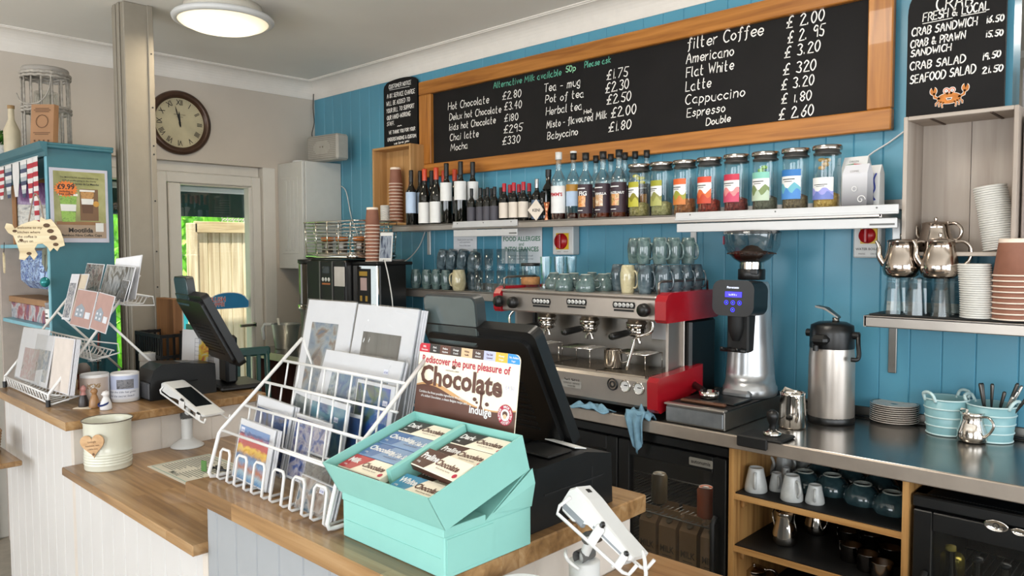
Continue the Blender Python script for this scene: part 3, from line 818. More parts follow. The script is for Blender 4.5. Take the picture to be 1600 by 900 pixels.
# ------------------------------------------------------------------ bottles
M_WINEG = mat('dark_bottle_glass', '0a0d0a', .06, var=.1, coat=.5)
M_CAPBLK = mat('black_capsule', '151515', .4)
M_CAPRED = mat('orange_red_capsule', 'c2401f', .35)
M_CAPCRIM = mat('crimson_capsule', 'b01326', .35)
M_LBLBLUE = mat('pale_blue_label', 'b4c8e0', .6, var=.08)
M_LBLWHITE = mat('white_label', 'e2e2e0', .6, var=.04)
M_LBLGREY = mat('grey_label', '4a4850', .6)
M_LBLCREAM = mat('cream_label', 'ddd2c4', .6, var=.08)
M_CLEAR = glass('clear_glass', (.88, .94, .94), .10, .02, .8)
M_CLEARB = glass('bluish_glass', (.80, .91, .92), .10, .03, .75)
M_AMBER = mat('amber_syrup', '6b2408', .1, var=.2)
M_DARKSYR = mat('dark_syrup', '3a0f0a', .1, var=.2)
M_SILVERCAP = mat('silver_cap', 'bdbdbd', .3, .8)
M_BROWNLBL = mat('aubergine_label', '33202a', .5)
M_INK = mat('dark_ink', '26221f', .6)
def label_band(w, r, z0, z1, mat_i, a0=-PI * .95, a1=-PI * .05, n=12, dr=.0006):
    vs = []
    for i in range(n + 1):
        a = a0 + (a1 - a0) * i / n
        for z in (z0, z1): vs.append(((r + dr) * math.cos(a), (r + dr) * math.sin(a), z))
    w.add(vs, [(2 * i, 2 * i + 2, 2 * i + 3, 2 * i + 1) for i in range(n)], mat_i, True)
VIEW = .72   # labels are turned a little to the viewer's side of the shelf
def wine_bottle(label, h, r, cap, lbl, l0, l1, group, sloped=True):
    t = thing('wine_bottle', label, 'bottle', group=group)
    nr = r * .37
    sh = .60 if not sloped else .50
    prof = [(0, .004), (r * .9, 0), (r, .006)] + [(r, h * sh)] + [(r - (r - nr) * math.sin(k / 6 * PI / 2) ** 1.6, h * (sh + (.76 - sh) * k / 6)) for k in range(1, 7)] + [(nr, h * .985), (nr * .9, h), (0, h)]
    MB().lathe(prof, n=18).build('bottle_glass', M_WINEG, t)
    MB().lathe([(nr * 1.04, h * .79), (nr * 1.06, h * .8), (nr * 1.08, h * .985), (nr * 1.0, h * 1.003), (0, h * 1.004)], n=16).build('capsule', cap, t)
    if lbl:
        w = MB(); label_band(w, r, h * l0, h * l1, 0, -PI * .98 + .3, -PI * .02 + .3)
        w.build('label', lbl, t)
    return t
_protos = {}
def put(key, maker, pos, label, group=None, rz=None):
    """first use builds, later uses copy the thing with its parts"""
    if key not in _protos:
        o = _protos[key] = maker(label); o.location = pos
        if rz is not None: o.rotation_euler = (0, 0, rz)
        if group: o['group'] = group
        return o
    return dup(_protos[key], pos, rz if rz is not None else 0, label, group)
def sp(px, y, z=None, py=340): 
    return (oy(px, py, y).x, y, ZS if z is None else z)
def hgt(px, top, y, z): return oy(px, top, y).z - z
# wine
H = hgt(640, 268, 2.80, ZS)
mk = lambda cap, lbl, a, b, h=H, r=.034, sl=True: (lambda lab: wine_bottle(lab, h, r, cap, lbl, a, b, 'wine bottles on the long shelf', sl))
put('blue', mk(M_CAPBLK, M_LBLBLUE, .22, .60, H, .031, False), sp(643, 2.765), 'wine bottle with pale blue label nearest the wooden crate')
put('blue', None, sp(657, 2.825), 'second pale blue label wine bottle, just behind the first', 'wine bottles on the long shelf')
put('orange', mk(M_CAPRED, M_LBLWHITE, .03, .40, H * 1.0, .036), sp(664, 2.775), 'left of two orange capped wine bottles with low white labels')
put('orange', None, sp(682, 2.775), 'right of two orange capped wine bottles with low white labels', 'wine bottles on the long shelf')
put('plain', mk(M_CAPBLK, None, 0, 0), sp(675, 2.865), 'black capped wine bottle behind the two orange capped ones', 'wine bottles on the long shelf')
put('redback', mk(M_CAPRED, M_LBLWHITE, .2, .5, H * .98, .035), sp(694, 2.87), 'orange capped wine bottle behind, left of a tall white labelled bottle')
put('redback', None, sp(711, 2.87), 'orange capped wine bottle behind, between two white labelled bottles', 'wine bottles on the long shelf')
put('white', mk(M_CAPBLK, M_LBLWHITE, .38, .68, H * 1.06, .034, False), sp(698, 2.785), 'tall dark wine bottle with square white label, left of three')
put('white', None, sp(720, 2.785), 'tall dark wine bottle with square white label, middle of three', 'wine bottles on the long shelf')
put('white', None, sp(739, 2.845), 'tall dark wine bottle with square white label, behind the small grey bottles', 'wine bottles on the long shelf')
h = hgt(750, 294, 2.78, ZS)
mg = lambda lab: wine_bottle(lab, h, .024, M_CAPBLK, M_LBLGREY, .06, .46, 'small wine bottles with dark grey labels', False)
for i, (px, y) in enumerate(((737, 2.77), (751, 2.775), (762, 2.775), (773, 2.775), (757, 2.84), (768, 2.84), (783, 2.83))):
    put('grey', mg, sp(px, y), 'small dark wine bottle with grey label, %s' % ('first from the left in front', 'second from the left in front', 'third from the left in front', 'fourth from the left in front', 'behind the second and third ones', 'behind the third and fourth ones', 'next to the red capped ones')[i], 'small wine bottles with dark grey labels')
h2 = hgt(788, 287, 2.78, ZS)
mr = lambda lab: wine_bottle(lab, h2, .026, M_CAPCRIM, M_LBLCREAM, .10, .50, 'small wine bottles with crimson caps', False)
for i, (px, y) in enumerate(((788, 2.775), (803, 2.775), (818, 2.78), (797, 2.85), (811, 2.86), (827, 2.86))):
    put('crim', mr, sp(px, y), 'small crimson capped wine bottle with cream label, %s' % ('left one in front', 'middle one in front', 'right one in front', 'behind the left pair', 'behind the right pair', 'behind beside the silver topped bottle')[i], 'small wine bottles with crimson caps')
h = hgt(839, 279, 2.80, ZS)
t = wine_bottle('dark bottle with silver top between red capped and whiskey bottles', h, .027, M_SILVERCAP, mat('blue_grey_label', '5c6f88', .5), .05, .5, None, False); t.location = sp(839, 2.82); 
# whiskey: square shouldered bottle
t = thing('whiskey_bottle', 'square shouldered black label whiskey bottle behind the copper jigger', 'bottle', sp(857, 2.815), -.5)
h = hgt(857, 265, 2.815, ZS)
MB().box((0, 0, h * .31), (.066, .066, h * .62), 0, .012).lathe([(.030, h * .61), (.024, h * .68), (.013, h * .74), (.013, h * .95)], n=16).build('bottle_glass', M_WINEG, t)
MB().cyl((0, 0, h * .86), .0145, h * .14, 16).build('cap', M_CAPBLK, t)
w = MB().at((0, -.0338, 0), 0, PI / 2); w.add([(-.03, h * .1, 0), (.03, h * .1, 0), (.03, h * .55, 0), (-.03, h * .55, 0)], [(0, 1, 2, 3)], 0)
w.lathe([(.008, .0004), (.0105, .0004)], (0, h * .40, 0), 20, 1).text('No. 7', .014, 1, 0, h * .28, .0004, .02, 'CENTER').text('WHISKEY', .010, 1, 0, h * .17, .0004, .02, 'CENTER')
w.build('label', [M_BLACKM, M_LBLWHITE], t)
p = sp(838, 2.765)
t = thing('tag_card', 'cream diamond shaped card standing by the whiskey bottle', 'card', (p[0], p[1], ZS), .2)
w = MB().at((0, 0, .052), 0, PI / 2); w.prism([(-.048, 0), (0, -.052), (.042, 0), (0, .052)], .002); w.build('card', M_LBLCREAM, t)
MB().at((0, -.0024, .050), 0, PI / 2).text('KENI', .020, 0, 0, -.006, 0, .02, 'CENTER').build('printing', M_INK, t)
M_COPPER = mat('copper', 'c47a5a', .22, 1.0)
tag(MB().lathe([(0, .003), (.012, 0), (.0125, .002), (.0055, .030), (.0045, .034), (.0055, .038), (.0155, .085), (.0145, .0855), (.005, .042), (0, .041)], n=20).build('jigger', M_COPPER, None, sp(854, 2.75)), 'copper double jigger standing at the shelf front', 'jigger')
# spirits and syrups in clear glass
def clear_bottle(label, h, r, cap, liquid, fill, lbl, l0, l1, art=None, name='syrup_bottle', group=None, word=None, wcol=None):
    t = thing(name, label, 'bottle', group=group); nr = r * .36
    prof = [(0, .004), (r * .92, 0), (r, .006), (r, h * .56)] + [(r - (r - nr) * (.5 - .5 * math.cos(k / 6 * PI)), h * (.56 + .20 * k / 6)) for k in range(1, 7)] + [(nr, h * .9)]
    MB().lathe(prof, n=18).build('bottle_glass', M_CLEAR, t)
    if liquid: MB().lathe([(0, .008), (r * .90, .006), (r * .90, h * fill), (0, h * fill)], n=16).build('syrup', liquid, t)
    MB().lathe([(nr * 1.1, h * .89), (nr * 1.25, h * .895), (nr * 1.25, h), (0, h)], n=16).build('cap', cap, t)
    if lbl:
        mm = [lbl, art or lbl, M_LBLWHITE, wcol or M_LBLWHITE]; w = MB(); label_band(w, r, h * l0, h * l1, 0, -PI * .96 + .25, -PI * .04 + .25)
        if art: label_band(w, r, h * (l0 + .10), h * (l0 + .27), 1, -2.3 + .25, -1.2 + .25, 6, .0010)
        if art: label_band(w, r, h * (l1 - .07), h * (l1 - .055), 2, -2.4, -1.0, 8, .0010); label_band(w, r, h * (l0 + .04), h * (l0 + .052), 2, -2.2, -1.3, 8, .0010)
        w.build('label', mm, t)
        if word:
            w = MB().at((0, 0, 0), .25, 0); g = text_geo(word, r * (.75 if len(word) < 4 else .62 if len(word) < 7 else .40), .03, 0, 1)
            vs = [((r + .0014) * math.sin((a - g[2] / 2) / r), -(r + .0014) * math.cos((a - g[2] / 2) / r), h * (l0 + l1) / 2 + h * .05 + b) for a, b, c in g[0]]
            w.add(vs, g[1]); w.build('lettering', wcol, t)
    return t
hh = lambda px, top, y: hgt(px, top, y, ZS)
t = clear_bottle('clear spirit bottle with white label, red lettering and white cap', hh(873, 238, 2.79), .036, M_WHITEP, M_DARKSYR, .18, M_LBLWHITE, .10, .50, None, 'spirit_bottle', None, "PIMM'S", mat('red_ink', 'b02028', .5)); t.location = sp(873, 2.79)
t = clear_bottle('clear spirit bottle with slanted gold label and black and white cap', hh(896, 238, 2.81), .034, M_CAPBLK, M_DARKSYR, .10, M_LBLBLUE, .2, .42, None, 'spirit_bottle'); t.location = sp(896, 2.81)
w = MB(); h = hh(896, 238, 2.81); label_band(w, .034, h * .42, h * .52, 0, -2.8, -.2, 12, .002); w.build('gold_band', mat('gold_label', 'a8791f', .4), t)
MB().cyl((0, 0, h * .985), .0158, h * .03, 16).build('cap_top', M_WHITEP, t)
arts = [picture('fig_art', ('c9702a', 'e0a05a', '8a3a18'), 60, 2), picture('vanilla_art', ('d9c7a6', 'b98a5e', 'e8dcc4'), 60, 3), picture('hazel_art', ('b4552e', 'd9a36a', '5b6a2a'), 60, 4)]
h = hh(915, 239, 2.78)
for i, (px, y, top, art, lab) in enumerate(((915, 2.78, 239, 0, 'syrup bottle with orange fruit on its aubergine label'), (942, 2.78, 237, 1, 'syrup bottle with pale round picture on its aubergine label'), (967, 2.785, 234, 2, 'syrup bottle with leafy picture on its label, beside the first tea jar'))):
    t = clear_bottle(lab, hh(px, top, y), .036, M_CAPBLK, M_AMBER, .26, M_BROWNLBL, .08, .52, arts[art], 'syrup_bottle', 'syrup bottles on the long shelf', ('FIG', 'VANILLA', 'HAZELNUT')[i], M_LBLWHITE); t.location = sp(px, y)
mb_ = lambda lab: clear_bottle(lab, hh(932, 243, 2.89), .031, M_CAPBLK, M_AMBER, .3, M_BROWNLBL, .08, .5, arts[0], 'syrup_bottle', 'syrup bottles on the long shelf')
for px, lab in ((931, 'behind, left of the pale picture bottle'), (954, 'behind, right of the pale picture bottle'), (976, 'behind, left of the first tea jar'), (992, 'behind the first tea jar'), (1010, 'behind the first two tea jars')):
    put('syrback', mb_, sp(px, 2.895), 'black capped syrup bottle ' + lab, 'syrup bottles on the long shelf')

# ------------------------------------------------------------------ tea jars
M_JAR = glass('jar_glass', (.93, .97, .97), .05, .02, .6)
M_LID = mat('steel_lid', 'b0aba5', .22, 1.0)
M_SEAL = mat('dark_seal', '3b3a38', .5)
def tea(key, cols): return picture(key, cols, 90, len(key), rough=.9, detail=6, coat=0)
JARS = [(999, 257, 'a9a52a', 'b8b23a', ('5c5230', '8a7f4a', 'b0a070'), 'olive yellow', '87801f'), (1034, 254, '9a9a2c', 'a8a860', ('6a6440', '8f8a58', 'b8b080'), 'olive green', '8a8a4a'),
        (1070, 251, 'd8622c', 'c87838', ('5a3a28', '86502c', 'b07848'), 'orange', '9a9a3a'), (1108, 247, 'd4472a', 'c0452c', ('40231c', '7a2c20', 'b84a38'), 'red orange', 'd86a3a'),
        (1150, 242, 'c0304a', 'c94a68', ('3a201c', '6a2c2a', '9a4a3c'), 'crimson', 'e08a8a'), (1195, 238, '7fbfae', 'b8c8b0', ('3c3a30', '5c5a4a', '7a7a68'), 'aqua', '7a8c5a'),
        (1242, 233, '2f74b8', '4a86c8', ('3c352c', '6a5a44', '9a8a6a'), 'blue', '6ab0c0'), (1291, 228, '8f9aa8', '6f7ec0', ('8a6a34', 'b8924a', 'd8bc78'), 'white and violet', '9a9ad8')]
for i, (px, top, c1, c2, tc, nm, c3) in enumerate(JARS):
    y = 2.80; p = sp(px, y); h = hgt(px, top, y, ZS); r = .0465
    t = thing('tea_jar', 'glass tea jar with steel lid and %s label%s' % (nm, ' beside the syrup bottles' if i == 0 else ''), 'jar', p, -.45 + .1 * i * .5, 'tea jars on the long shelf')
    MB().lathe([(0, .003), (r * .96, 0), (r, .004), (r, h * .86)], n=28).build('jar_glass', M_JAR, t)
    MB().lathe([(0, .006), (r * .94, .006), (r * .94, h * (.24 if i != 2 else .3)), (r * .5, h * .28), (0, h * .26)], n=20).build('loose_tea', tea('tea_%d' % i, tc), t)
    MB().lathe([(0, h * .86), (r * 1.02, h * .86), (r * 1.02, h * .885), (r * .9, h * .89), (r * .9, h * .93)], n=24).build('seal', M_SEAL, t)
    MB().lathe([(r * .9, h * .925), (r * 1.08, h * .93), (r * 1.1, h * .94), (r * 1.1, h * .985), (r * 1.04, h), (0, h)], n=28).build('lid', M_LID, t)
    w = MB(); z0, z1 = h * .19, h * .66
    if i == 7: z0, z1 = h * .16, h * .50
    A0, A1 = -PI / 2 - .95, -PI / 2 + .95
    label_band(w, r, z0, z1, 0, A0, A1, 12, .001)
    if i != 7: label_band(w, r, z1 - (z1 - z0) * .22, z1, 1, A0, A1, 12, .0014)
    # two painted mountain bands with a ragged ridge
    rnd = random.Random(i)
    for band, (m_, hb) in enumerate(((3, .46), (2, .28))):
        vs = []; n = 12
        for k in range(n + 1):
            a = A0 + (A1 - A0) * k / n; e = (z1 - z0) * (hb + .16 * math.sin(k * (.9 + .3 * band) + i + band * 2) * .6 + rnd.uniform(-.02, .02))
            rr = r + .0016 + .0004 * band
            vs += [(rr * math.cos(a), rr * math.sin(a), z0), (rr * math.cos(a), rr * math.sin(a), z0 + max(e, .002))]
        w.add(vs, [(2 * k, 2 * k + 2, 2 * k + 3, 2 * k + 1) for k in range(n)], m_, True)
    label_band(w, r, z0 + (z1 - z0) * .66, z0 + (z1 - z0) * .69, 4, -PI / 2 - .6, -PI / 2 + .5, 8, .0016)
    label_band(w, r, z0 + (z1 - z0) * .59, z0 + (z1 - z0) * .61, 4, -PI / 2 - .4, -PI / 2 + .3, 8, .0016)
    w.build('label', [M_LBLWHITE, mat('band_%s' % nm.replace(' ', '_'), c1, .5), mat('hill_%s' % nm.replace(' ', '_'), c2, .5), mat('far_hill_%s' % nm.replace(' ', '_'), c3, .5), M_INK], t)
    if i in (0, 5, 7):
        w = MB(); rnd = random.Random(40 + i)
        for k in range(5): w.sphere((rnd.uniform(-.02, .02), rnd.uniform(-.02, .02), h * .66 + rnd.uniform(0, .03)), .013, 10, 0, (1, 1, .6))
        w.build('tea_sachets', mat(('lemon_piece', '', '', '', '', 'green_sachet', '', 'gold_sachet')[i], ('c8c030', '', '', '', '', '7ab040', '', 'b89048')[i], .5), t)

# packets at the end of the shelf
def packet(w, W, Dp, H, mt=0):
    return w.add([(-W / 2, -Dp / 2, 0), (W / 2, -Dp / 2, 0), (W / 2, Dp / 2, 0), (-W / 2, Dp / 2, 0), (-W / 2, -Dp * .42, H * .8), (W / 2, -Dp * .42, H * .8), (W / 2, Dp * .42, H * .8), (-W / 2, Dp * .42, H * .8), (-W * .48, -.002, H), (W * .48, -.002, H), (W * .48, .002, H), (-W * .48, .002, H)],
        [(0, 3, 2, 1), (0, 1, 5, 4), (2, 3, 7, 6), (1, 2, 6, 5), (3, 0, 4, 7), (4, 5, 9, 8), (6, 7, 11, 10), (5, 6, 10, 9), (7, 4, 8, 11), (8, 9, 10, 11)], mt)
def swirl(w, c, R, mt, z):
    P = [Vector((c[0] + R * (1 - k / 26) * math.cos(k * .33), c[1] + R * (1 - k / 26) * math.sin(k * .33), 0)) for k in range(24)]
    w.ribbon(P, R * .16, z, mt)
p = sp(1339, 2.77); H_ = hgt(1339, 257, 2.77, ZS)
t = thing('coffee_pouch', 'silver grey coffee pouch with white swirl at the shelf end', 'packet', p, -.12)
gm = bpy.data.materials.new('silver_to_grey_print'); gm.use_nodes = True; nt = gm.node_tree
tcn = nt.nodes.new('ShaderNodeTexCoord'); sx_ = nt.nodes.new('ShaderNodeSeparateXYZ'); rpn = nt.nodes.new('ShaderNodeValToRGB')
nt.links.new(tcn.outputs['Generated'], sx_.inputs[0]); nt.links.new(sx_.outputs['Z'], rpn.inputs['Fac']); nt.links.new(rpn.outputs['Color'], nt.nodes['Principled BSDF'].inputs['Base Color'])
rpn.color_ramp.elements[0].color = lin('4a494c'); rpn.color_ramp.elements[1].color = lin('cfcfd4'); rpn.color_ramp.elements[1].position = .75
nt.nodes['Principled BSDF'].inputs['Roughness'].default_value = .35
packet(MB(), .088, .05, H_).build('pouch', gm, t)
w = MB().at((.012, -.0256, 0), 0, PI / 2); swirl(w, (.012, .03), .016, 0, 0); w.lathe([(.007, 0), (.009, 0)], (-.010, .068, .003), 20, 0)
w.text('COFFEE', .009, 1, -.025, .125, .004).build('print', [M_LBLWHITE, M_INK], t)
t = thing('sugar_packet', 'white packet with red and green print behind the coffee pouch', 'packet', sp(1337, 2.84), -.1)
h = hgt(1337, 245, 2.84, ZS)
packet(MB(), .09, .05, h).build('packet', M_WHITEP, t)
MB().at((0, -.0225, h * .84), 0, PI / 2 - .25).text('ORIGIN', .010, 0, 0, .008, .002, 0, 'CENTER').add([(-.03, 0, .001), (0, -.003, .001), (0, .004, .001)], [(0, 1, 2)], 1).add([(.03, 0, .001), (0, -.003, .001), (0, .004, .001)], [(0, 1, 2)], 2).build('print', [M_INK, mat('green_print', '2f7a3a', .5), mat('red_print', 'b02a2a', .5)], t)
t = thing('paper_packet', 'white packet with blue swirl at the far end of the shelf', 'packet', sp(1366, 2.82), -.15)
h = hgt(1366, 258, 2.82, ZS)
packet(MB(), .05, .04, h).build('packet', M_WHITEP, t)
w = MB().at((0, -.0205, 0), 0, PI / 2); w.ribbon(smooth_pts([(.008, .03, 0), (.002, .05, 0), (.010, .07, 0), (.006, .1, 0), (.014, .12, 0)]), .006, 0, 0).ribbon(smooth_pts([(-.004, .028, 0), (.006, .036, 0), (.012, .03, 0)]), .004, 0, 0).build('print', mat('blue_print', '3a4a9a', .5), t)
a, b = oy(1358, 243, 2.93), oy(1420, 200, 2.93)
tag(MB().tube(smooth_pts([oy(1330, 275, 2.935), a, (a + b) / 2 + Vector((0, 0, -.003)), b]), .0032, 6).build('cable', M_WHITEP), 'white cable rising from the packets to the crab menu', 'cable')

# ------------------------------------------------------------------ takeaway cups and lids
M_CUPB = mat('brown_paper_cup', '8a5a46', .65, var=.06, nscale=40)
M_CUPRIM = mat('cream_cup_rim', 'e8d8c8', .5)
M_LIDW = mat('white_cup_lid', 'd8d6d0', .45, var=.03)
def cup_stack(label, n, r_top, r_bot, hcup, pitch, pos, tilt=0, stripe=False):
    """paper cups nested upside down; the whole cup shows on top"""
    t = thing('cup_stack', label, 'cups', pos); t.rotation_euler = (0, tilt, 0)
    w = MB(); z = 0
    for k in range(n):
        e = .8
        MBc = MB(); last = k == n - 1
        hh_ = hcup if last else pitch * 1.25
        rb = r_top - (r_top - r_bot) * hh_ / hcup
        MBc.lathe([(r_top * .94, z), (r_top * .985, z + .002), (rb, z + hh_)] + ([(rb * .99, z + hh_)] if not last else []), n=24, mat=0)
        MBc.tube([(r_top * .99 * math.cos(a * PI / 12), r_top * .99 * math.sin(a * PI / 12), z + .003) for a in range(24)], .0026, 6, 1, True)
        if last: MBc.lathe([(rb + (r_top - r_bot) * .012 / hcup + .0007, z + hcup - .012), (rb + .0008, z + hcup), (rb * .9, z + hcup + .001), (rb * .88, z + hcup - .006), (0, z + hcup - .006)], n=24, mat=1)
        MBc.build('paper_cup', [M_CUPB, M_CUPRIM], t)
        z += pitch
    return t, z
def lid_stack(label, n, r, pitch, pos, tilt=0, lean=0):
    t = thing('lid_stack', label, 'lids', pos); t.rotation_euler = (0, tilt, 0)
    for k in range(n):
        z = k * pitch; dx = lean * (k / n) ** 2
        MB().lathe([(0, z + pitch * .5), (r * .80, z + pitch * .5), (r * .84, z + pitch * 1.0), (r * .90, z + pitch * 1.05), (r * .95, z + pitch * .8), (r, z + pitch * .75), (r, z + pitch * .25), (r * .93, z), (r * .6, z), (0, z)], (dx, 0, 0), 24).build('lid', M_LIDW, t)
    return t
zb = 1.6825
def stack_fit(px, py_top, py_bot, y, z, wpx, n):
    d = depth((oy(px, py_bot, y))); r = wpx / 2 * d / FPX
    return oy(px, py_bot, y), hgt(px, py_top, y, z), r
p, h, r = stack_fit(619, 262, 350, 2.843, zb, 21, 13)
hc = h * .30
cup_stack('brown paper cups stacked inside the pine crate, taller in front', 13, r, r * .76, hc, (h - hc) / 12, (p.x, 2.843, zb))
p, h, r = stack_fit(635, 275, 350, 2.868, zb, 19, 10)
cup_stack('brown paper cups stacked behind in the pine crate corner', 10, r, r * .76, h * .34, h * .66 / 9, (-3.503, 2.862, zb))
p, h, r = stack_fit(603, 321, 353, 2.84, zb, 17, 12)
lid_stack('small white lids stacked at the left inside the pine crate', 14, r, h / 14, (p.x, 2.84, zb))
zr = ZR + .0065
p, h, r = stack_fit(1582, 373, 500, 2.755, zr, 57, 10)
hc = h * .46
cup_stack('brown paper cup stack in front on the right shelf', 9, r, r * .73, hc, (h - hc) / 8, (p.x, 2.755, zr))
p, h, r = stack_fit(1600, 351, 495, 2.875, zr, 54, 10)
cup_stack('brown paper cup stack behind at the right frame edge', 10, r, r * .73, h * .40, h * .60 / 9, (p.x + .02, 2.875, zr))
p, h, r = stack_fit(1526, 412, 498, 2.76, zr, 47, 20)
lid_stack('white lid stack standing on the shelf beside the brown cups', 24, r, h / 24, (p.x, 2.76, zr), 0, -.012)
p, h, r = stack_fit(1556, 292, 398, 2.845, 1.512, 47, 22)
lid_stack('tall white lid stack leaning inside the whitewashed crate', 28, r, h / 28 * 1.0, (p.x + .012, 2.845, 1.518), -.14, -.006)
# ------------------------------------------------------------------ white cabinet, radio, cables in the corner
ZW = .9
M_CABW = mat('cabinet_white', 'c9c8c2', .45, var=.02)
t = thing('wall_cabinet', 'white wall cabinet in the corner left of the teal wall', 'cabinet', (-4.527, YB, 1.40))
MB().bx(-.155, .157, -.272, -.001, 0, .70, 0, .003).build('body', M_CABW, t)
w = MB().bx(-.154, .150, -.293, -.2725, .002, .698, 0, .004)
for z0, z1, x0, x1 in ((.10, .60, -.10, .10),):
    w.bx(x0, x1, -.297, -.292, z0, z1, 0, .003)
    for k in range(3): w.bx(x0 + .04 + k * .045, x0 + .07 + k * .045, -.3005, -.296, z0 + .02, z1 - .02, 0, .002)
w.build('door', M_CABW, t)
tag(MB().cyl((0, 0, 0), .055, .018, 24).build('lid_disc', M_WHITEP, None, (-4.56, 2.76, 2.1005)), 'round white disc lying on top of the wall cabinet', 'disc')
t = thing('radio', 'grey perforated speaker box standing on the wall cabinet', 'speaker', (-4.30, 2.80, 2.1005), .12)
w = MB().box((0, 0, .082), (.30, .10, .164), 0, .012)
w.at((0, 0, .004), 0, 0, 0)
w.build('case', mat('speaker_grey', 'a7a39a', .6), t)
w = MB(); 
for i in range(24):
    for j in range(13):
        x, z = -.132 + i * .0115, .014 + j * .0115
        if (x / .085) ** 2 + ((z - .082) / .045) ** 2 > 1: w.box((x, -.0505, z), (.005, .002, .005))
w.build('grille', mat('speaker_holes', '77736b', .8), t)
w = MB().at((0, -.0508, .082), 0, PI / 2); w.lathe([(0, 0), (.006, .001)], (-.012, .004, 0), 10, 0).lathe([(0, 0), (.006, .001)], (.012, .004, 0), 10, 0); w.build('knobs', M_CHROME, t)
tag(MB().tube(smooth_pts([(-4.655, 2.925, 2.60), (-4.655, 2.92, 2.50), (-4.63, 2.91, 2.40), (-4.66, 2.91, 2.32), (-4.60, 2.89, 2.255)]), .004, 6).build('speaker_cable', mat('dark_cable', '4a4640', .5)), 'dark cable hanging from the ceiling corner to the speaker', 'cable')
a = [(-4.36, 2.94, 1.95), oy(541, 300, 2.93), oy(549, 340, 2.93), oy(558, 365, 2.9), oy(566, 395, 2.85)]
tag(MB().tube(smooth_pts(a), .0035, 6).build('wall_cable', M_WHITEP), 'thin white cable curving down beside the wall cabinet', 'cable')
a = [oy(664, 362, 2.93), oy(655, 385, 2.93), oy(640, 403, 2.92), oy(625, 412, 2.9)]
tag(MB().tube(smooth_pts(a), .0035, 6).build('wall_cable', M_WHITEP), 'white cable curving below the long shelf left end', 'cable')

# ------------------------------------------------------------------ black bean machine with wire basket
t = thing('coffee_machine', 'tall black bean-to-cup machine under the wire basket', 'coffee machine', (-3.80, 2.45, ZW))
MB().bx(-.19, .19, 0, .38, 0, .565, 0, .01).build('body', M_BLACK, t)
w = MB().bx(-.19, .19, -.008, 0, .21, .56, 0, .003).bx(-.055, -.045, -.012, -.006, .22, .56, 1).bx(.075, .083, -.012, -.006, .22, .56, 1)
w.build('front_panel', [M_BLACKM, M_GREYP], t)
w = MB().at((.015, -.0085, 0), 0, PI / 2); w.add([(-.04, .49, 0), (.03, .49, 0), (.03, .53, 0), (-.04, .53, 0)], [(0, 1, 2, 3)], 0)
for k in range(3): w.lathe([(0, .002), (.011, .001), (.012, 0)], (-.035 + .03 * k, .455, 0), 14, 1)
w.add([(-.045, .425, 0), (.04, .425, 0), (.04, .435, 0), (-.045, .435, 0)], [(0, 1, 2, 3)], 2)
w.build('control_panel', [mat('dark_display', '2a3033', .2), M_WHITEP, mat('amber_strip', 'b5622a', .4)], t)
MB().at((0, 0, 0), 0, 0).bx(.10, .20, -.011, -.008, .42, .53, 0).build('paper_note', mat('note_paper', 'c9c4bf', .7), t)
w = MB().cyl((-.235, .05, .30), .075, .245, 28, 0); w.lathe([(.078, .545), (.08, .55), (.08, .568), (0, .57)], (-.235, .05, 0), 28, 1)
w.build('bean_canister', [mat('smoked_steel', '8a817a', .12, .9), M_BLACK], t)
w = MB().lathe([(.05, 0), (.06, .02), (.065, .25), (.08, .27), (.08, .30), (0, .30)], (-.235, .05, 0), 24, 0).build('canister_base', M_GREYP, t)
w = MB().lathe([(.06, .268), (.082, .272), (.082, .298)], (-.235, .05, 0), 24, 0).build('canister_ring', M_CHROME, t)
# wire basket
t = thing('wire_basket', 'chrome wire basket on top of the black bean machine', 'basket', (-3.80, 2.62, ZW + .572))
w = MB()
def rect(x, y, z, r=.03, n=5):
    pts = []
    for cx, cy, a0 in ((x - r, y - r, 0), (-x + r, y - r, 1), (-x + r, -y + r, 2), (x - r, -y + r, 3)):
        pts += [(cx + r * math.cos(PI / 2 * (a0 + k / n)), cy + r * math.sin(PI / 2 * (a0 + k / n)), z) for k in range(n + 1)]
    return pts
for k in range(10): w.tube(rect(.24 + .004 * k, .155, .035 + .02 * k), .0026 if k < 9 else .005, 5, 0, True)
for x in (-.22, -.11, 0, .11, .22):
    for y in (-.157, .157): w.tube([(x, y, .03), (x * 1.08, y * 1.02, .216)], .003, 5)
for y in (-.08, .08):
    for x in (-.244, .244): w.tube([(x, y, .03), (x * 1.1, y, .216)], .003, 5)
w.build('wires', M_CHROME, t)
w = MB().tube(rect(.235, .155, .016), .016, 8, 0, True).box((0, 0, .012), (.42, .27, .006)); w.build('base_ring', M_CHROME, t)
M_AMBERLID = mat('amber_lid', 'b2642a', .4)
for k, (x, lab) in enumerate(((-.15, 'left'), (0, 'middle'), (.18, 'right'))):
    tag(MB().lathe([(0, 0), (.032, 0), (.034, .08), (.028, .088)], n=18, mat=1).lathe([(.034, .088), (.038, .09), (.038, .112), (0, .114)], n=18).build('shaker', [M_AMBERLID, M_STEELDK], None, (-3.80 + x, 2.56, ZW + .572 + .0155)), 'amber topped shaker in the wire basket, %s one' % lab, 'shaker', 'shakers in the wire basket')
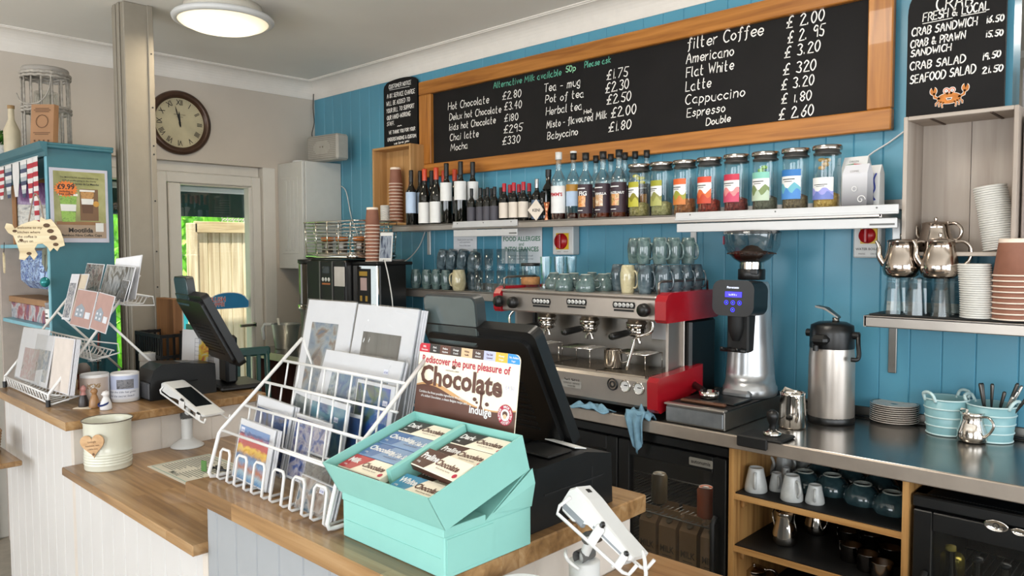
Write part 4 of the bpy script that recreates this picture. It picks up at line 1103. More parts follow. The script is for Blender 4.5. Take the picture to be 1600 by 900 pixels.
# second machine
t = thing('coffee_machine', 'low coffee machine with steel front and display beside the bean machine', 'coffee machine', (-3.40, 2.5, ZW))
MB().bx(-.20, .026, .012, .20, 0, .545, 0, .008).build('body', M_BLACK, t)
MB().bx(-.201, .024, -.004, .012, .08, .54, 0, .004).build('steel_front', M_CHROME, t)
MB().bx(-.205, .034, -.01, .24, .54, .558, 0, .006).build('top_plate', M_BLACKM, t)
w = MB().at((-.09, -.0045, 0), 0, PI / 2)
w.add([(-.062, .29, .002), (.055, .29, .002), (.055, .52, .002), (-.062, .52, .002)], [(0, 1, 2, 3)], 0)
w.add([(-.045, .48, .003), (.03, .48, .003), (.03, .505, .003), (-.045, .505, .003)], [(0, 1, 2, 3)], 1)
w.add([(-.035, .40, .003), (.025, .40, .003), (.025, .47, .003), (-.035, .47, .003)], [(0, 1, 2, 3)], 2)
for k in (-1, 1): w.add([(-.005 + k * .025 - .01, .34, .003), (-.005 + k * .025 + .01, .34, .003), (-.005 + k * .025 + .01, .37, .003), (-.005 + k * .025 - .01, .37, .003)], [(0, 1, 2, 3)], 1)
w.build('control_panel', [M_BLACKM, mat('yellow_button', 'a8862c', .5), mat('pink_display', 'b89a94', .3)], t)
MB().bx(-.14, -.02, -.05, -.004, .16, .26, 0, .01).build('spout', M_BLACKM, t)
pz = ZW + .5585
p, h, r = stack_fit(579, 325, 412, 2.58, pz, 23, 13)
cup_stack('brown paper cup stack standing on the low coffee machine', 11, r, r * .74, h * .34, h * .66 / 10, (-3.505, 2.565, pz))
# phone leaning on a small stand
t = thing('smartphone', 'white smartphone standing upright on the low coffee machine', 'phone', (-3.405, 2.575, pz), .35); t.rotation_euler = (-.12, 0, .35)
h = hgt(603, 363, 2.6, pz)
MB().box((0, 0, h / 2), (h * .5, .009, h), 0, .003).build('case', M_WHITEP, t)
w = MB().at((0, -.0048, 0), 0, PI / 2); s_ = h
w.add([(-.22 * s_, .12 * s_, 0), (.22 * s_, .12 * s_, 0), (.22 * s_, .88 * s_, 0), (-.22 * s_, .88 * s_, 0)], [(0, 1, 2, 3)], 0); w.build('screen', picture('phone_screen', ('20242e', '5a6478', '8f9aa8', '2c3550'), 40, 5, (1, 1, .3), .1), t)
MB().box((0, .02, .02), (.05, .035, .04), 0, .006).build('stand', M_BLACK, t)
tag(MB().tube(smooth_pts([(-3.40, 2.56, pz + .006), (-3.35, 2.53, pz + .004), (-3.30, 2.52, pz - .10), (-3.27, 2.52, pz - .26), (-3.28, 2.52, ZW + .01)]), .0035, 6).build('charging_cable', M_WHITEP), 'white charging cable hanging from the upright smartphone', 'cable')
tag(MB().lathe([(0, 0), (.05, 0), (.062, .010), (.058, .012), (.046, .004), (0, .004)], n=24).build('tray', M_GREYP, None, (-3.43, 2.66, pz)), 'dark round tray lying on the low coffee machine', 'tray')

# plastic measuring jug near the door
p = oz(440, 545, ZW)
t = thing('measuring_jug', 'translucent plastic jug on the steel counter end by the door', 'jug', (p.x + .0, p.y + .03, ZW + .0005), .5)
M_FROST = glass('frosted_plastic', (.80, .82, .80), .35, .35, .5)
w = MB().lathe([(0, .002), (.062, 0), (.066, .004), (.088, .155), (.091, .158), (.086, .157), (.063, .006)], n=28)
w.build('jug_body', M_FROST, t)
MB().tube([(-.085, 0, .15), (-.15, 0, .15), (-.165, 0, .12), (-.155, 0, .05)], [.010, .011, .011, .009], 8).build('handle', mat('frosted_white', 'c9ccca', .4), t)
MB().add([(.084, -.025, .150), (.084, .025, .150), (.115, 0, .158), (.07, 0, .11)], [(0, 2, 3), (2, 1, 3)]).build('spout', M_FROST, t)
MB().tube([(-.02, 0, .01), (-.06, .01, .19)], .008, 6).build('stirrer', mat('cream_stick', 'd8d2c4', .5), t)

# ------------------------------------------------------------------ mugs and glasses on the lower shelf
M_GLAZE = picture('teal_grey_glaze', ('2f4144', '465a5c', '5f7472', '3a5150'), 22, 4, rough=.12, coat=.5)
M_GLAZE2 = picture('slate_glaze', ('303c43', '475860', '61727a'), 25, 9, rough=.12, coat=.5)
M_CREAMG = picture('cream_glaze', ('a39a78', 'c4bb98', 'b5ab88'), 20, 6, rough=.15, coat=.5)
M_RIM = mat('pale_glazed_rim', 'a8ada4', .3)
def mug(label, h, r, m, group, hand=0.0, inv=False):
    """rounded stoneware mug; inv stands it on its rim"""
    t = thing('mug', label, 'mug', group=group)
    prof = [(0, .004), (r * .72, 0), (r * .80, .004), (r * .98, h * .28), (r * 1.0, h * .42), (r * .93, h * .75), (r * .80, h * .97), (r * .79, h), (r * .73, h), (r * .84, h * .7), (r * .90, h * .4), (r * .7, h * .08), (0, h * .07)]
    if inv: prof = [(a, h - b) for a, b in prof]
    MB().lathe(prof, n=22).build('mug_body', m, t)
    pts = [(.80, .80), (1.20, .80), (1.48, .66), (1.45, .40), (1.20, .24), (.92, .22)]
    P = smooth_pts([(a * r, 0, (b if not inv else 1 - b) * h) for a, b in pts], 3)
    MB().at((0, 0, 0), hand).tube(P, r * .13, 7).build('handle', m, t)
    zt = 0 if inv else h
    rr = r * (.76)
    MB().tube([(rr * math.cos(a * PI / 10), rr * math.sin(a * PI / 10), h - .001 if not inv else h - .001) for a in range(20)] if not inv else [(r * .70 * math.cos(a * PI / 10), r * .70 * math.sin(a * PI / 10), h - .001) for a in range(20)], r * .035, 5, 0, True).build('rim', M_RIM, t)
    return t
zl = 1.3035
GS = 'grey mugs on the lower steel shelf'
y = 2.79
d = depth(oy(670, 440, y)); hm = hgt(667, 419, y, zl) * .93; rm = 17.5 / 2 * d / FPX
mkm = lambda lab: mug(lab, hm, rm * .93, M_GLAZE, GS, -.05)
for i, px in enumerate((650, 667, 682, 697)):
    put('mugl', mkm, (oy(px, 450, y).x, y, zl), 'grey glazed mug in the front row of the lower shelf, %s from the left' % ('first', 'second', 'third', 'fourth')[i], GS, 0)
t = mug('cream glazed mug ending the front row of grey mugs', hm * 1.03, rm * 1.25, M_CREAMG, None, PI + .25); t.location = (oy(717, 455, y - .012).x, y - .012, zl)
for i, (px, z, yy) in enumerate(((690, hm * 1.01, 2.84), (704, hm * 1.01, 2.84), (721, hm * 1.01, 2.845), (738, hm * .9, 2.84))):
    o = put('mugu', (lambda lab: mug(lab, hm, rm * 1.1, M_GLAZE2, GS, -.5, True)), (oy(px, 420, yy).x, yy, zl + z + .004), 'slate mug leaning upside down in the upper row, %s from the left' % ('first', 'second', 'third', 'fourth')[i], GS, 0)
    o.rotation_euler = (0, .22, 0)
for i, px in enumerate((684, 701, 719, 739)):
    put('mugb', (lambda lab: mug(lab, hm, rm * 1.1, M_GLAZE2, GS, -.5, True)), (oy(px, 430, 2.875).x, 2.875, zl), 'slate mug upside down behind the front row, %s from the left' % ('first', 'second', 'third', 'fourth')[i], GS, 0)
M_TUMB = glass('tumbler_glass', (.88, .93, .94), .04, .05, .34)
def tumbler(label, h, r, group):
    t = thing('tumbler', label, 'glass', group=group)
    MB().lathe([(0, .012), (r * .8, .010), (r * .84, 0), (0, 0)], n=18).build('thick_base', M_TUMB, t)
    MB().lathe([(r * .84, 0), (r * .86, .01), (r, h), (r * .93, h), (r * .82, .014)], n=18).build('glass_wall', M_TUMB, t)
    return t
GT = 'tumblers on the lower steel shelf'
ht = hgt(765, 422, 2.80, zl) * .98; rt = 15 / 2 * depth(oy(765, 440, 2.8)) / FPX
for i, (px, lev, yy) in enumerate(((748, 0, 2.795), (765, 0, 2.795), (783, 0, 2.80), (800, 0, 2.81), (818, 0, 2.83), (747, 1, 2.81), (764, 1, 2.81), (783, 1, 2.82), (800, 1, 2.83), (818, 1, 2.85))):
    put('tumb', (lambda lab: tumbler(lab, ht, rt, GT)), (oy(px, 440, yy).x, yy, zl + lev * (ht + .001)), 'clear tumbler, %s of the %s row between mugs and machine' % (('first', 'second', 'third', 'fourth', 'fifth')[i % 5], 'upper' if lev else 'bottom'), GT)

# ------------------------------------------------------------------ notices and switches on the teal wall
def notice(name, label, cat, px0, px1, py0, py1, rows, Y=2.942, extra=()):
    a, b = oy(px0, (py0 + py1) / 2, Y), oy(px1, (py0 + py1) / 2, Y); mid = (px0 + px1) / 2
    z1, z0 = oy(mid, py0, Y).z, oy(mid, py1, Y).z
    t = thing(name, label, cat, ((a.x + b.x) / 2, Y, z0)); W, H_ = b.x - a.x, z1 - z0
    MB().box((0, 0, H_ / 2), (W, .002, H_)).build('sheet', M_PAPER, t)
    w = MB().at((0, -.0014, 0), 0, PI / 2); mats = []
    for body, v, sz, m, bold in rows:
        if m not in mats: mats.append(m)
        w.text(body, sz, mats.index(m), 0, H_ * v, 0, bold, 'CENTER')
    w.build('printing', mats, t)
    return t
M_GREENINK = mat('green_ink', '3a7a5a', .6); M_REDINK = mat('dark_red_ink', '8a3a4a', .6); M_GREYINK = mat('grey_ink', '6a6a72', .6)
notice('notice', 'small white notice on the wall under the short ticket rail', 'notice', 709, 745, 352, 393, [('Please return all', .72, .020, M_REDINK, .01), ('dirty trays to kitchen', .60, .018, M_REDINK, .01), ('Thank you for your help', .42, .013, M_GREYINK, 0), ('and cooperation', .33, .013, M_GREYINK, 0), ('from all the team', .2, .013, M_GREYINK, 0)])
notice('notice', 'white food allergies notice behind the glasses', 'notice', 784, 847, 345, 412, [('FOOD ALLERGIES', .53, .034, M_GREENINK, .02), ('and', .42, .026, M_GREENINK, .01), ('INTOLERANCES', .29, .034, M_GREENINK, .02), ('Please speak to a member of staff', .17, .012, M_GREYINK, 0), ('about the ingredients in your meal', .10, .012, M_GREYINK, 0)])
M_SWB = mat('switch_grey', 'cfcfcd', .4); M_SWR = mat('switch_red', 'a5121a', .3); M_SWY = mat('switch_yellow', 'd8b021', .4)
for px0, px1, py0, py1, kx, ky, word, lab in ((863, 895, 352, 398, 878, 377, 'MAIN', 'grey isolator switch with red knob above the glass mugs'), (1333, 1376, 343, 403, 1356, 368, 'WATER BOILER', 'grey water boiler switch with red knob beside the teapots')):
    Y = YB - .055; a, b = oy(px0, (py0 + py1) / 2, Y), oy(px1, (py0 + py1) / 2, Y); z1, z0 = oy(kx, py0, Y).z, oy(kx, py1, Y).z
    t = thing('isolator_switch', lab, 'switch', ((a.x + b.x) / 2, YB - .028, z0)); W, H_ = b.x - a.x, z1 - z0
    MB().box((0, 0, H_ / 2), (W, .054, H_), 0, .005).build('housing', M_SWB, t)
    kp = oy(kx, ky, Y); lx, lz = kp.x - (a.x + b.x) / 2, kp.z - z0; kr = W * .30
    MB().box((lx + .004, -.029, lz), (kr * 2.05, .004, kr * 2.05), 0, .001).build('yellow_plate', M_SWY, t)
    MB().lathe([(kr, -.031), (kr * .96, -.042), (0, -.042)], (lx, 0, lz), 24, 0, axis='y').box((lx, -.047, lz), (kr * .42, .014, kr * 1.8), 0, .003).build('knob', M_SWR, t)
    w = MB().at((0, -.0275, 0), 0, PI / 2); w.text(word, .012 if len(word) > 6 else .014, 0, lx, .028, 0, .01, 'CENTER').text('MAINS', .008, 0, lx - .02, .012, 0, 0, 'CENTER').text('ON OFF', .008, 0, lx + .025, .012, 0, 0, 'CENTER')
    w.build('printing', M_INK, t)
# ------------------------------------------------------------------ espresso machine
M_RED = mat('red_machine_enamel', 'a01420', .22, var=.04, coat=.4)
EX0, EX1 = -2.352, -1.552
t = thing('espresso_machine', 'three group espresso machine with steel front and red end caps', 'espresso machine', (-1.93, 2.36, ZW))
T = (1.93, -2.36, -ZW)
def EM(): return MB().at(T)
PF = 2.415
MB().at(T).bx(EX0, EX1, PF, 2.80, 1.255, 1.338, 0, .006).build('upper_body', M_STEEL, t)
MB().at(T).bx(EX0, EX1, PF - .004, 2.81, 1.338, 1.350, 0, .004).build('cup_tray', M_STEEL, t)
for x0, x1 in ((EX0 - .04, EX0 - .0005), (EX1 + .0005, EX1 + .048)):
    prof_ = [(PF - .012, 1.262), (PF - .002, 1.250), (2.78, 1.252), (2.81, 1.262), (2.81, 1.345), (2.79, 1.362), (PF + .03, 1.362), (PF + .004, 1.352), (PF - .012, 1.33)]
    n = len(prof_); vs = [(x0, a, b) for a, b in prof_] + [(x1, a, b) for a, b in prof_]
    MB().at(T).add(vs, [tuple(range(n)), tuple(range(2 * n - 1, n - 1, -1))] + [(i, n + i, n + (i + 1) % n, (i + 1) % n) for i in range(n)]).build('red_cap', M_RED, t)
MB().at(T).bx(EX0 - .01, EX1 + .01, 2.625, 2.80, 1.0, 1.256, 0, .004).build('back_panel', M_STEELDK, t)
for x in (EX0, EX1 - .012): MB().at(T).bx(x, x + .012, 2.50, 2.63, 1.045, 1.256).build('side_panel', M_STEEL, t)
MB().at(T).bx(EX1 - .03, EX1 + .012, 2.592, 2.60, 1.045, 1.256, 0, .002).build('support_strip', M_STEEL, t)
w = MB().at(T).add([(x, y, z) for x in (EX0, EX1 + .01) for y, z in ((2.352, .945), (2.345, 1.035), (2.355, 1.046), (2.80, 1.046), (2.80, .93), (2.37, .93))],
    [(0, 1, 2, 3, 4, 5), (11, 10, 9, 8, 7, 6)] + [(i, 6 + i, 6 + (i + 1) % 6, (i + 1) % 6) for i in range(6)])
w.build('base', M_STEEL, t)
for x0, x1 in ((EX0 - .045, EX0 - .0005), (EX1 + .011, EX1 + .056)):
    prof_ = [(2.340, .94), (2.338, 1.04), (2.352, 1.056), (2.50, 1.062), (2.66, 1.075), (2.66, .985), (2.36, .925)]
    n = len(prof_); vs = [(x0, a, b) for a, b in prof_] + [(x1, a, b) for a, b in prof_]
    MB().at(T).add(vs, [tuple(range(n)), tuple(range(2 * n - 1, n - 1, -1))] + [(i, n + i, n + (i + 1) % n, (i + 1) % n) for i in range(n)]).build('red_foot_cap', M_RED, t)
for x in (EX0 + .03, EX1 - .03):
    for y in (2.40, 2.74): MB().at(T).cyl((x, y, ZW + .0005), .02, .03, 14).build('foot', M_CHROME, t)
MB().at(T).bx(EX1 - .02, EX1 + .035, 2.605, 2.80, .935, 1.249, 0, .01).build('rear_housing', M_BLACK, t)
MB().at(T).bx(EX0 - .03, EX0 + .02, 2.605, 2.80, .935, 1.249, 0, .01).build('rear_housing', M_BLACK, t)
# drip grate
w = MB().at(T)
for k in range(15): w.bx(EX0 + .03, EX1 - .02, 2.375 + k * .016, 2.379 + k * .016, 1.047, 1.052)
for x in (EX0 + .03, EX0 + .29, EX0 + .55, EX1 - .024): w.bx(x, x + .004, 2.372, 2.605, 1.047, 1.053)
w.build('drip_grate', M_CHROME, t); t_esp = t
# three button strips with a black bar
for i, px in enumerate((846, 901, 975)):
    p = oy(px, (471, 472, 477)[i], PF)
    w = MB().at(T).at((T[0] + p.x, T[1] + PF - .001, T[2] + p.z), 0, PI / 2)
    w.prism([(-.048, -.012), (.048, -.012), (.052, 0), (.048, .013), (-.048, .013), (-.052, 0)], .002, 0)
    for k in range(5):
        w.lathe([(0, .0045), (.0075, .0042), (.0085, .002)], (-.037 + .0185 * k, .001, 0), 12, 1)
        w.lathe([(.003, .0048), (.0042, .0048)], (-.037 + .0185 * k, .001, 0), 8, 0)
    w.add([(-.046, -.024, .0015), (.046, -.024, .0015), (.046, -.016, .0015), (-.046, -.016, .0015)], [(0, 1, 2, 3)], 0)
    w.build('button_strip', [M_BLACKM, M_WHITEP], t)
for px, py in ((786, 470), (808, 472), (1012, 484)):
    p = oy(px, py, PF)
    w = MB().at((T[0] + p.x, T[1] + PF, T[2] + p.z)); w.lathe([(.010, 0), (.012, -.012), (.024, -.014), (.026, -.022), (.024, -.040), (.018, -.046), (0, -.047)], n=18, axis='y')
    w.build('steam_knob', M_BLACK, t)
# group heads with portafilters
for i, px in enumerate((851, 920, 988)):
    gx = EX0 + .165 + i * .235
    w = MB().at((T[0] + gx, T[1] + 2.53, T[2] + 1.256)); w.lathe([(.036, 0), (.036, -.02), (.042, -.022), (.042, -.045), (0, -.045)], n=24)
    w.build('group_head', M_CHROME, t)
    w = MB().at((T[0] + gx, T[1] + 2.53, T[2] + 1.2105)); w.lathe([(0, 0), (.036, -.001), (.036, -.022), (.028, -.032), (0, -.033)], n=22, mat=0)
    w.tube([(0, -.03, -.012), (0, -.055, -.013)], .008, 8, 0).tube([(0, -.05, -.013), (0, -.07, -.014), (0, -.165, -.02), (0, -.175, -.020)], [.010, .013, .0145, .011], 10, 1)
    w.tube(smooth_pts([(0, 0, -.03), (-.012, 0, -.045), (-.016, 0, -.062)]), .007, 7, 0).tube(smooth_pts([(0, 0, -.03), (.012, 0, -.045), (.016, 0, -.062)]), .007, 7, 0)
    w.build('portafilter', [M_CHROME, M_BLACK], t)
# steam wands
p = EX1 - .055
MB().at(T).tube(smooth_pts([(p + .02, 2.44, 1.256), (p + .02, 2.44, 1.215), (p - .02, 2.43, 1.195), (p - .045, 2.43, 1.185), (p - .055, 2.425, 1.15), (p - .075, 2.41, 1.06)]), .006, 8).build('steam_wand', M_CHROME, t)
MB().at(T).tube(smooth_pts([(EX0 + .05, 2.44, 1.256), (EX0 + .03, 2.43, 1.22), (EX0 + .06, 2.42, 1.15), (EX0 + .07, 2.41, 1.07)]), .006, 8).build('steam_wand', M_CHROME, t)
# cup rails
for x0, x1 in ((EX0 + .0, EX0 + .26), (EX1 - .06, EX1 + .0)):
    y1 = 2.79 if x1 > EX1 - .01 else 2.44
    pts = [(x1, 2.43, 1.352), (x1, 2.43, 1.395), (x1, 2.45, 1.402), (x1, 2.77, 1.402), (x1, 2.79, 1.395), (x1, 2.79, 1.352)] if x1 > EX1 - .01 else [(x0, 2.66, 1.352), (x0, 2.66, 1.395), (x0, 2.64, 1.402), (x0, 2.45, 1.402), (x0, 2.43, 1.395), (x0, 2.43, 1.352)]
    MB().at(T).tube(pts, .005, 7).build('cup_rail', M_STEELDK, t)
# gauges, badge
for px, py, m_ in ((958, 600, 0), (978, 603, 1), (999, 607, 1)):
    q = oy(px, py, 2.348); w = MB().at((T[0] + q.x, T[1] + 2.349, T[2] + q.z))
    w.lathe([(.0235, 0), (.0235, -.008), (.019, -.009), (.019, -.006)], n=24, mat=0, axis='y').lathe([(.0, -.0062), (.019, -.0062)], n=24, mat=1, axis='y')
    if m_: w.box((0.003, -.0072, .003), (.016, .001, .003), 2)
    else: w.lathe([(.008, -.009), (.010, -.0095), (.013, -.009)], n=20, mat=0, axis='y')
    w.build('gauge', [M_BLACK if not m_ else M_CHROME, M_WHITEP if m_ else M_LID, M_BLACKM], t)
q = oy(893, 592, 2.348)
w = MB().at((T[0] + q.x, T[1] + 2.3475, T[2] + q.z - .02), 0, PI / 2); w.add([(-.05, -.015, 0), (.05, -.015, 0), (.05, .045, 0), (-.05, .045, 0)], [(0, 1, 2, 3)], 0)
w.text('Crem', .034, 1, 0, .014, .0006, .01, 'CENTER').text('ESPRESSO SERVICE', .010, 1, 0, .0, .0006, 0, 'CENTER').text('01534 000', .009, 1, 0, -.011, .0006, 0, 'CENTER').build('badge', [mat('plate_grey', 'aaa69f', .35, .5), M_INK], t)
q = oy(1034, 515, 2.62)
MB().at(T).bx(q.x - .045, q.x + .04, 2.617, 2.624, q.z - .04, q.z + .03).build('paper_note', M_PAPER, t)
# little wire cup stands in the machine
for i, (px0, px1) in enumerate(((848, 890), (879, 937), (957, 1023))):
    x0 = EX0 + .045 + i * .245; x1 = x0 + .165
    if i == 2: x0, x1 = -1.795, -1.63
    t = thing('cup_stand', 'small wire cup stand on the drip grate, %s' % ('hidden partly by the till screen', 'in the middle', 'beside the steam wand')[i], 'cup stand', (x0, 2.46, 1.0535), 0, 'wire cup stands in the espresso machine')
    W = x1 - x0; w = MB()
    for x in (0, W):
        for yy in (0, .12): w.tube([(x, yy, 0), (x, yy, .062)], .0018, 5)
    w.tube([(0, 0, .062), (W, 0, .062), (W, .12, .062), (0, .12, .062)], .002, 5, 0, True)
    for k in range(11): w.tube([(.003, .01 + k * .010, .062), (W - .003, .01 + k * .010, .062)], .0014, 4)
    w.build('wires', M_CHROME, t)
p = oz(950, 574, 1.0535)
t = thing('steel_cup', 'polished steel milk cup standing on the drip grate', 'cup', (p.x + .01, p.y + .02, 1.0535))
hs = oy(950, 545, p.y + .02).z - 1.0535
MB().lathe([(0, .002), (.034, 0), (.036, .003), (.036, hs), (.038, hs + .001), (.034, hs), (.034, .006), (0, .005)], n=24).build('cup_body', M_CHROME, t)
MB().at((0, 0, 0), .5).tube(smooth_pts([(.035, 0, hs * .85), (.06, 0, hs * .8), (.062, 0, hs * .4), (.036, 0, hs * .25)], 4), .004, 6).build('handle', M_CHROME, t)
# cups on the machine
zt = 1.3505
GC = 'upturned grey cups on the espresso machine'
def teacup(label, h, r, m, group, hand=0):
    t = thing('teacup', label, 'cup', group=group)
    prof = [(r * .95, 0), (r, .003), (r * 1.02, h * .25), (r * .92, h * .6), (r * .62, h * .9), (r * .5, h * .94), (r * .48, h), (0, h * .99)]
    MB().lathe(prof, n=24).build('cup_body', m, t)
    MB().at((0, 0, 0), hand).tube(smooth_pts([(r * .9, 0, h * .65), (r * 1.4, 0, h * .62), (r * 1.45, 0, h * .3), (r * 1.0, 0, h * .2)], 4), r * .09, 6).build('handle', m, t)
    MB().tube([(r * .46 * math.cos(a * PI / 10), r * .46 * math.sin(a * PI / 10), h) for a in range(20)], r * .05, 5, 0, True).build('foot_ring', M_RIM, t)
    return t
hc_ = hgt(915, 429, 2.464, zt); rc = 31 / 2 * depth(oy(915, 440, 2.464)) / FPX
for i, (px, yy) in enumerate(((882, 2.465), (915, 2.465), (866, 2.55), (942, 2.56), (897, 2.57), (955, 2.65), (925, 2.68))):
    put('tcup', (lambda lab: teacup(lab, hc_, rc, M_GLAZE, GC, .8)), (oy(px, 450, yy).x, yy, zt), 'upturned grey bowl cup on the machine, %s' % ('front left', 'front right', 'behind the front left one', 'right of the front pair behind', 'between the front pair behind', 'rear, next to the mugs', 'rear middle')[i], GC)
GM = 'grey mugs piled on the espresso machine'
hm2 = hgt(980, 413, 2.50, zt) * .98; rm2 = 25 / 2 * depth(oy(1007, 430, 2.5)) / FPX
t = mug('cream glazed mug among grey mugs on the espresso machine', hm2, rm2, M_CREAMG, None, .0, True); t.location = (oy(981, 450, 2.50).x, 2.50, zt)
for i, (px, yy) in enumerate(((1008, 2.50), (1036, 2.51), (966, 2.60), (1054, 2.59), (1070, 2.68), (1087, 2.76), (1000, 2.62), (1025, 2.66))):
    put('mugm', (lambda lab: mug(lab, hm2, rm2, M_GLAZE2, GM, -.05, True)), (oy(px, 450, yy).x, yy, zt), 'slate mug in the bottom layer on the machine, %s' % ('right of the cream mug', 'second right of the cream mug', 'behind the cream mug on its left', 'inside the cup rail, nearest', 'inside the cup rail, middle', 'inside the cup rail, farthest', 'hidden behind the cream mug', 'hidden behind the second mug')[i], GM)
for i, (px, yy) in enumerate(((1006, 2.53), (1031, 2.545), (992, 2.62), (1052, 2.63), (1075, 2.70))):
    o = put('mugt', (lambda lab: mug(lab, hm2 * .94, rm2, M_GLAZE, GM, -.05, True)), (oy(px, 410, yy).x, yy, zt + hm2 + .003), 'grey green mug in the top layer on the machine, %s' % ('front left', 'front middle', 'behind at the left', 'third from the left', 'rightmost')[i], GM)
# glass mugs and a jar at the left end
def glass_mug(label, h, r, group, inv=True, hand=0.0):
    t = thing('glass_mug', label, 'glass mug', group=group)
    prof = [(0, .012), (r * .66, .012), (r * .70, 0), (r * .78, .004), (r * .74, .02), (r * .80, h * .3), (r, h), (r * .93, h), (r * .72, h * .3), (r * .62, .016)]
    if inv: prof = [(a, h - b) for a, b in prof]
    MB().lathe(prof, n=12, smooth=False).build('glass_body', M_TUMB, t)
    P = smooth_pts([(r * .85, 0, h * .75), (r * 1.5, 0, h * .72), (r * 1.55, 0, h * .42), (r * .80, 0, h * .3)], 4)
    if inv: P = [Vector((p.x, p.y, h - p.z)) for p in P]
    MB().at((0, 0, 0), hand).tube(P, r * .11, 6).build('handle', M_TUMB, t)
    return t
hg = hgt(853, 401, 2.60, zt); rg = 19 / 2 * depth(oy(853, 430, 2.6)) / FPX
GG = 'glass latte mugs on the espresso machine'
for i, (px, yy) in enumerate(((853, 2.57), (874, 2.70), (893, 2.72), (884, 2.77))):
    put('gmug', (lambda lab: glass_mug(lab, hg, rg, GG, False, 2.6)), (oy(px, 430, yy).x, yy, zt), 'tall glass latte mug on the machine, %s' % ('nearest the corked jar', 'second, behind the grey cups', 'third, behind the grey cups', 'rearmost, below the red switch')[i], GG)
t = thing('corked_jar', 'glass jar with black lid and cork band beside the tumblers', 'jar', (oy(829, 440, 2.60).x, 2.60, zt)); hj = hgt(829, 411, 2.60, zt)
MB().lathe([(0, .002), (.040, 0), (.042, .004), (.042, hj * .9)], n=22).build('jar_glass', M_JAR, t)
MB().lathe([(.0425, hj * .12), (.044, hj * .13), (.044, hj * .42), (.0425, hj * .43)], n=22).build('cork_band', mat('cork', 'a8784a', .8, var=.2, nscale=80), t)
MB().lathe([(.043, hj * .88), (.045, hj * .89), (.045, hj), (0, hj)], n=22).build('lid', M_BLACK, t)

# ------------------------------------------------------------------ blue cloths
M_CLOTH = mat('blue_cleaning_cloth', '6f94a8', .9, var=.15, nscale=60, bump=.6, bscale=400)
def crumple(name, label, c, W, Dp, H, seed, drape=None):
    r = random.Random(seed); R, Cn = 18, 22; P = []
    ph = [r.uniform(0, 6) for _ in range(8)]
    for i in range(R):
        row = []
        for j in range(Cn):
            u, v = i / (R - 1) * 2 - 1, j / (Cn - 1) * 2 - 1
            fall = max(0, 1 - (u * u + v * v) * .62)
            z = H * fall ** .6 * (.62 + .38 * math.sin(5 * u + ph[0]) * math.cos(4 * v + ph[1])) + H * .22 * math.sin(9 * v + 4 * u + ph[2]) * fall
            row.append((c[0] + v * W / 2 * (1 + .12 * math.sin(4 * u + ph[3])), c[1] + u * Dp / 2 * (1 + .15 * math.sin(5 * v + ph[4])), c[2] + max(z, 0) + .0005))
        P.append(row)
    w = MB().sheet(P, .003)
    if drape: w.sheet(drape, .004)
    return tag(w.build(name, M_CLOTH), label, 'cloth')
crumple('cleaning_cloth', 'blue cleaning cloth crumpled flat under the espresso machine', (-1.80, 2.345, ZW + .001), .17, .06, .03, 3)
c2 = oz(983, 640, ZW + .02)
D_ = []
for i in range(14):
    s_ = i / 13; row = []
    for j in range(11):
        q = j / 10 - .5; wd = .085 * (1 - .45 * s_)
        x = -1.585 + .02 * s_ + q * wd; dn = s_ * (.15 - .05 * abs(q + .1) * 2)
        row.append((x, 2.333 - .010 * math.sin(q * 14 + 1.0) * min(1, s_ * 3) - .012 * min(1, s_ * 5), ZW + .022 - dn + (.008 if i == 0 else 0)))
    D_.append(row)
crumple('cleaning_cloth', 'blue cleaning cloth draped over the steel counter edge', (-1.578, 2.352, ZW + .001), .10, .05, .045, 8, D_)
# ------------------------------------------------------------------ grinder, knock box and things on the right of the steel counter
t = thing('knock_drawer', 'low steel knock drawer with black top under the grinder', 'drawer', (-1.36, 2.36, ZW))
w = MB().bx(-.115, .115, .004, .50, .0005, .066, 0, .003); w.build('drawer_case', M_STEELDK, t)
w = MB().bx(-.112, .112, -.004, .004, .008, .060, 0, .002); w.build('drawer_front', mat('dull_zinc', '8b8f92', .42, .8, var=.2), t)
w = MB().bx(-.118, .118, -.008, .02, .066, .073, 0, .002); w.build('front_lip', M_STEEL, t)
w = MB().bx(-.115, .115, .02, .50, .066, .070); w.build('top_plate', M_BLACKM, t)
MB().bx(-.09, .09, .05, .075, .0705, .082, 0, .006).build('knock_bar', wood('brown_knock_bar', '3a2418', '5a3a28', '6a4a34', 'X', None, .5), t)
MB().bx(-.10, .10, .10, .24, .0705, .078, 0, .01).build('rubber_tray', M_BLACK, t)
gz = ZW + .0705
gx, gy = oy(1172, 610, 2.72).x, 2.72
t = thing('coffee_grinder', 'silver coffee grinder with bean hopper and black display', 'grinder', (gx, gy, gz))
def gz_(py): return oy(1172, py, gy).z - gz
d = depth(Vector((gx, gy, 1.1))); PX = d / FPX
zb_, zt_ = gz_(608), gz_(438)
prof = [(0, 0), (.102, 0), (.106, .012), (.104, .03), (.098, .04), (.094, .06)]
for k in range(13):
    s_ = k / 12; prof.append((.094 - .026 * s_ ** 1.1, .06 + (zt_ - .075) * s_))
prof += [(.062, zt_ - .006), (0, zt_)]
MB().lathe(prof, n=36, sx=.92, sy=1.1).build('body', mat('silver_paint', 'b9bbbd', .28, .75, var=.03), t)
MB().bx(-.055, .055, -.125, -.05, 0, .03, 0, .01).build('front_foot', mat('silver_foot', '8f9294', .35, .6), t)
hr = 43 * PX
MB().lathe([(.045, gz_(432)), (.045, gz_(409))], n=28).build('collar', M_CHROME, t)
w = MB().lathe([(.047, gz_(437)), (.050, gz_(436)), (.050, gz_(421)), (.047, gz_(420))], n=28).box((.03, -.04, gz_(424)), (.03, .014, .02), 0, .003); w.build('collar_ring', M_BLACK, t)
zh0, zh1 = gz_(410), gz_(363)
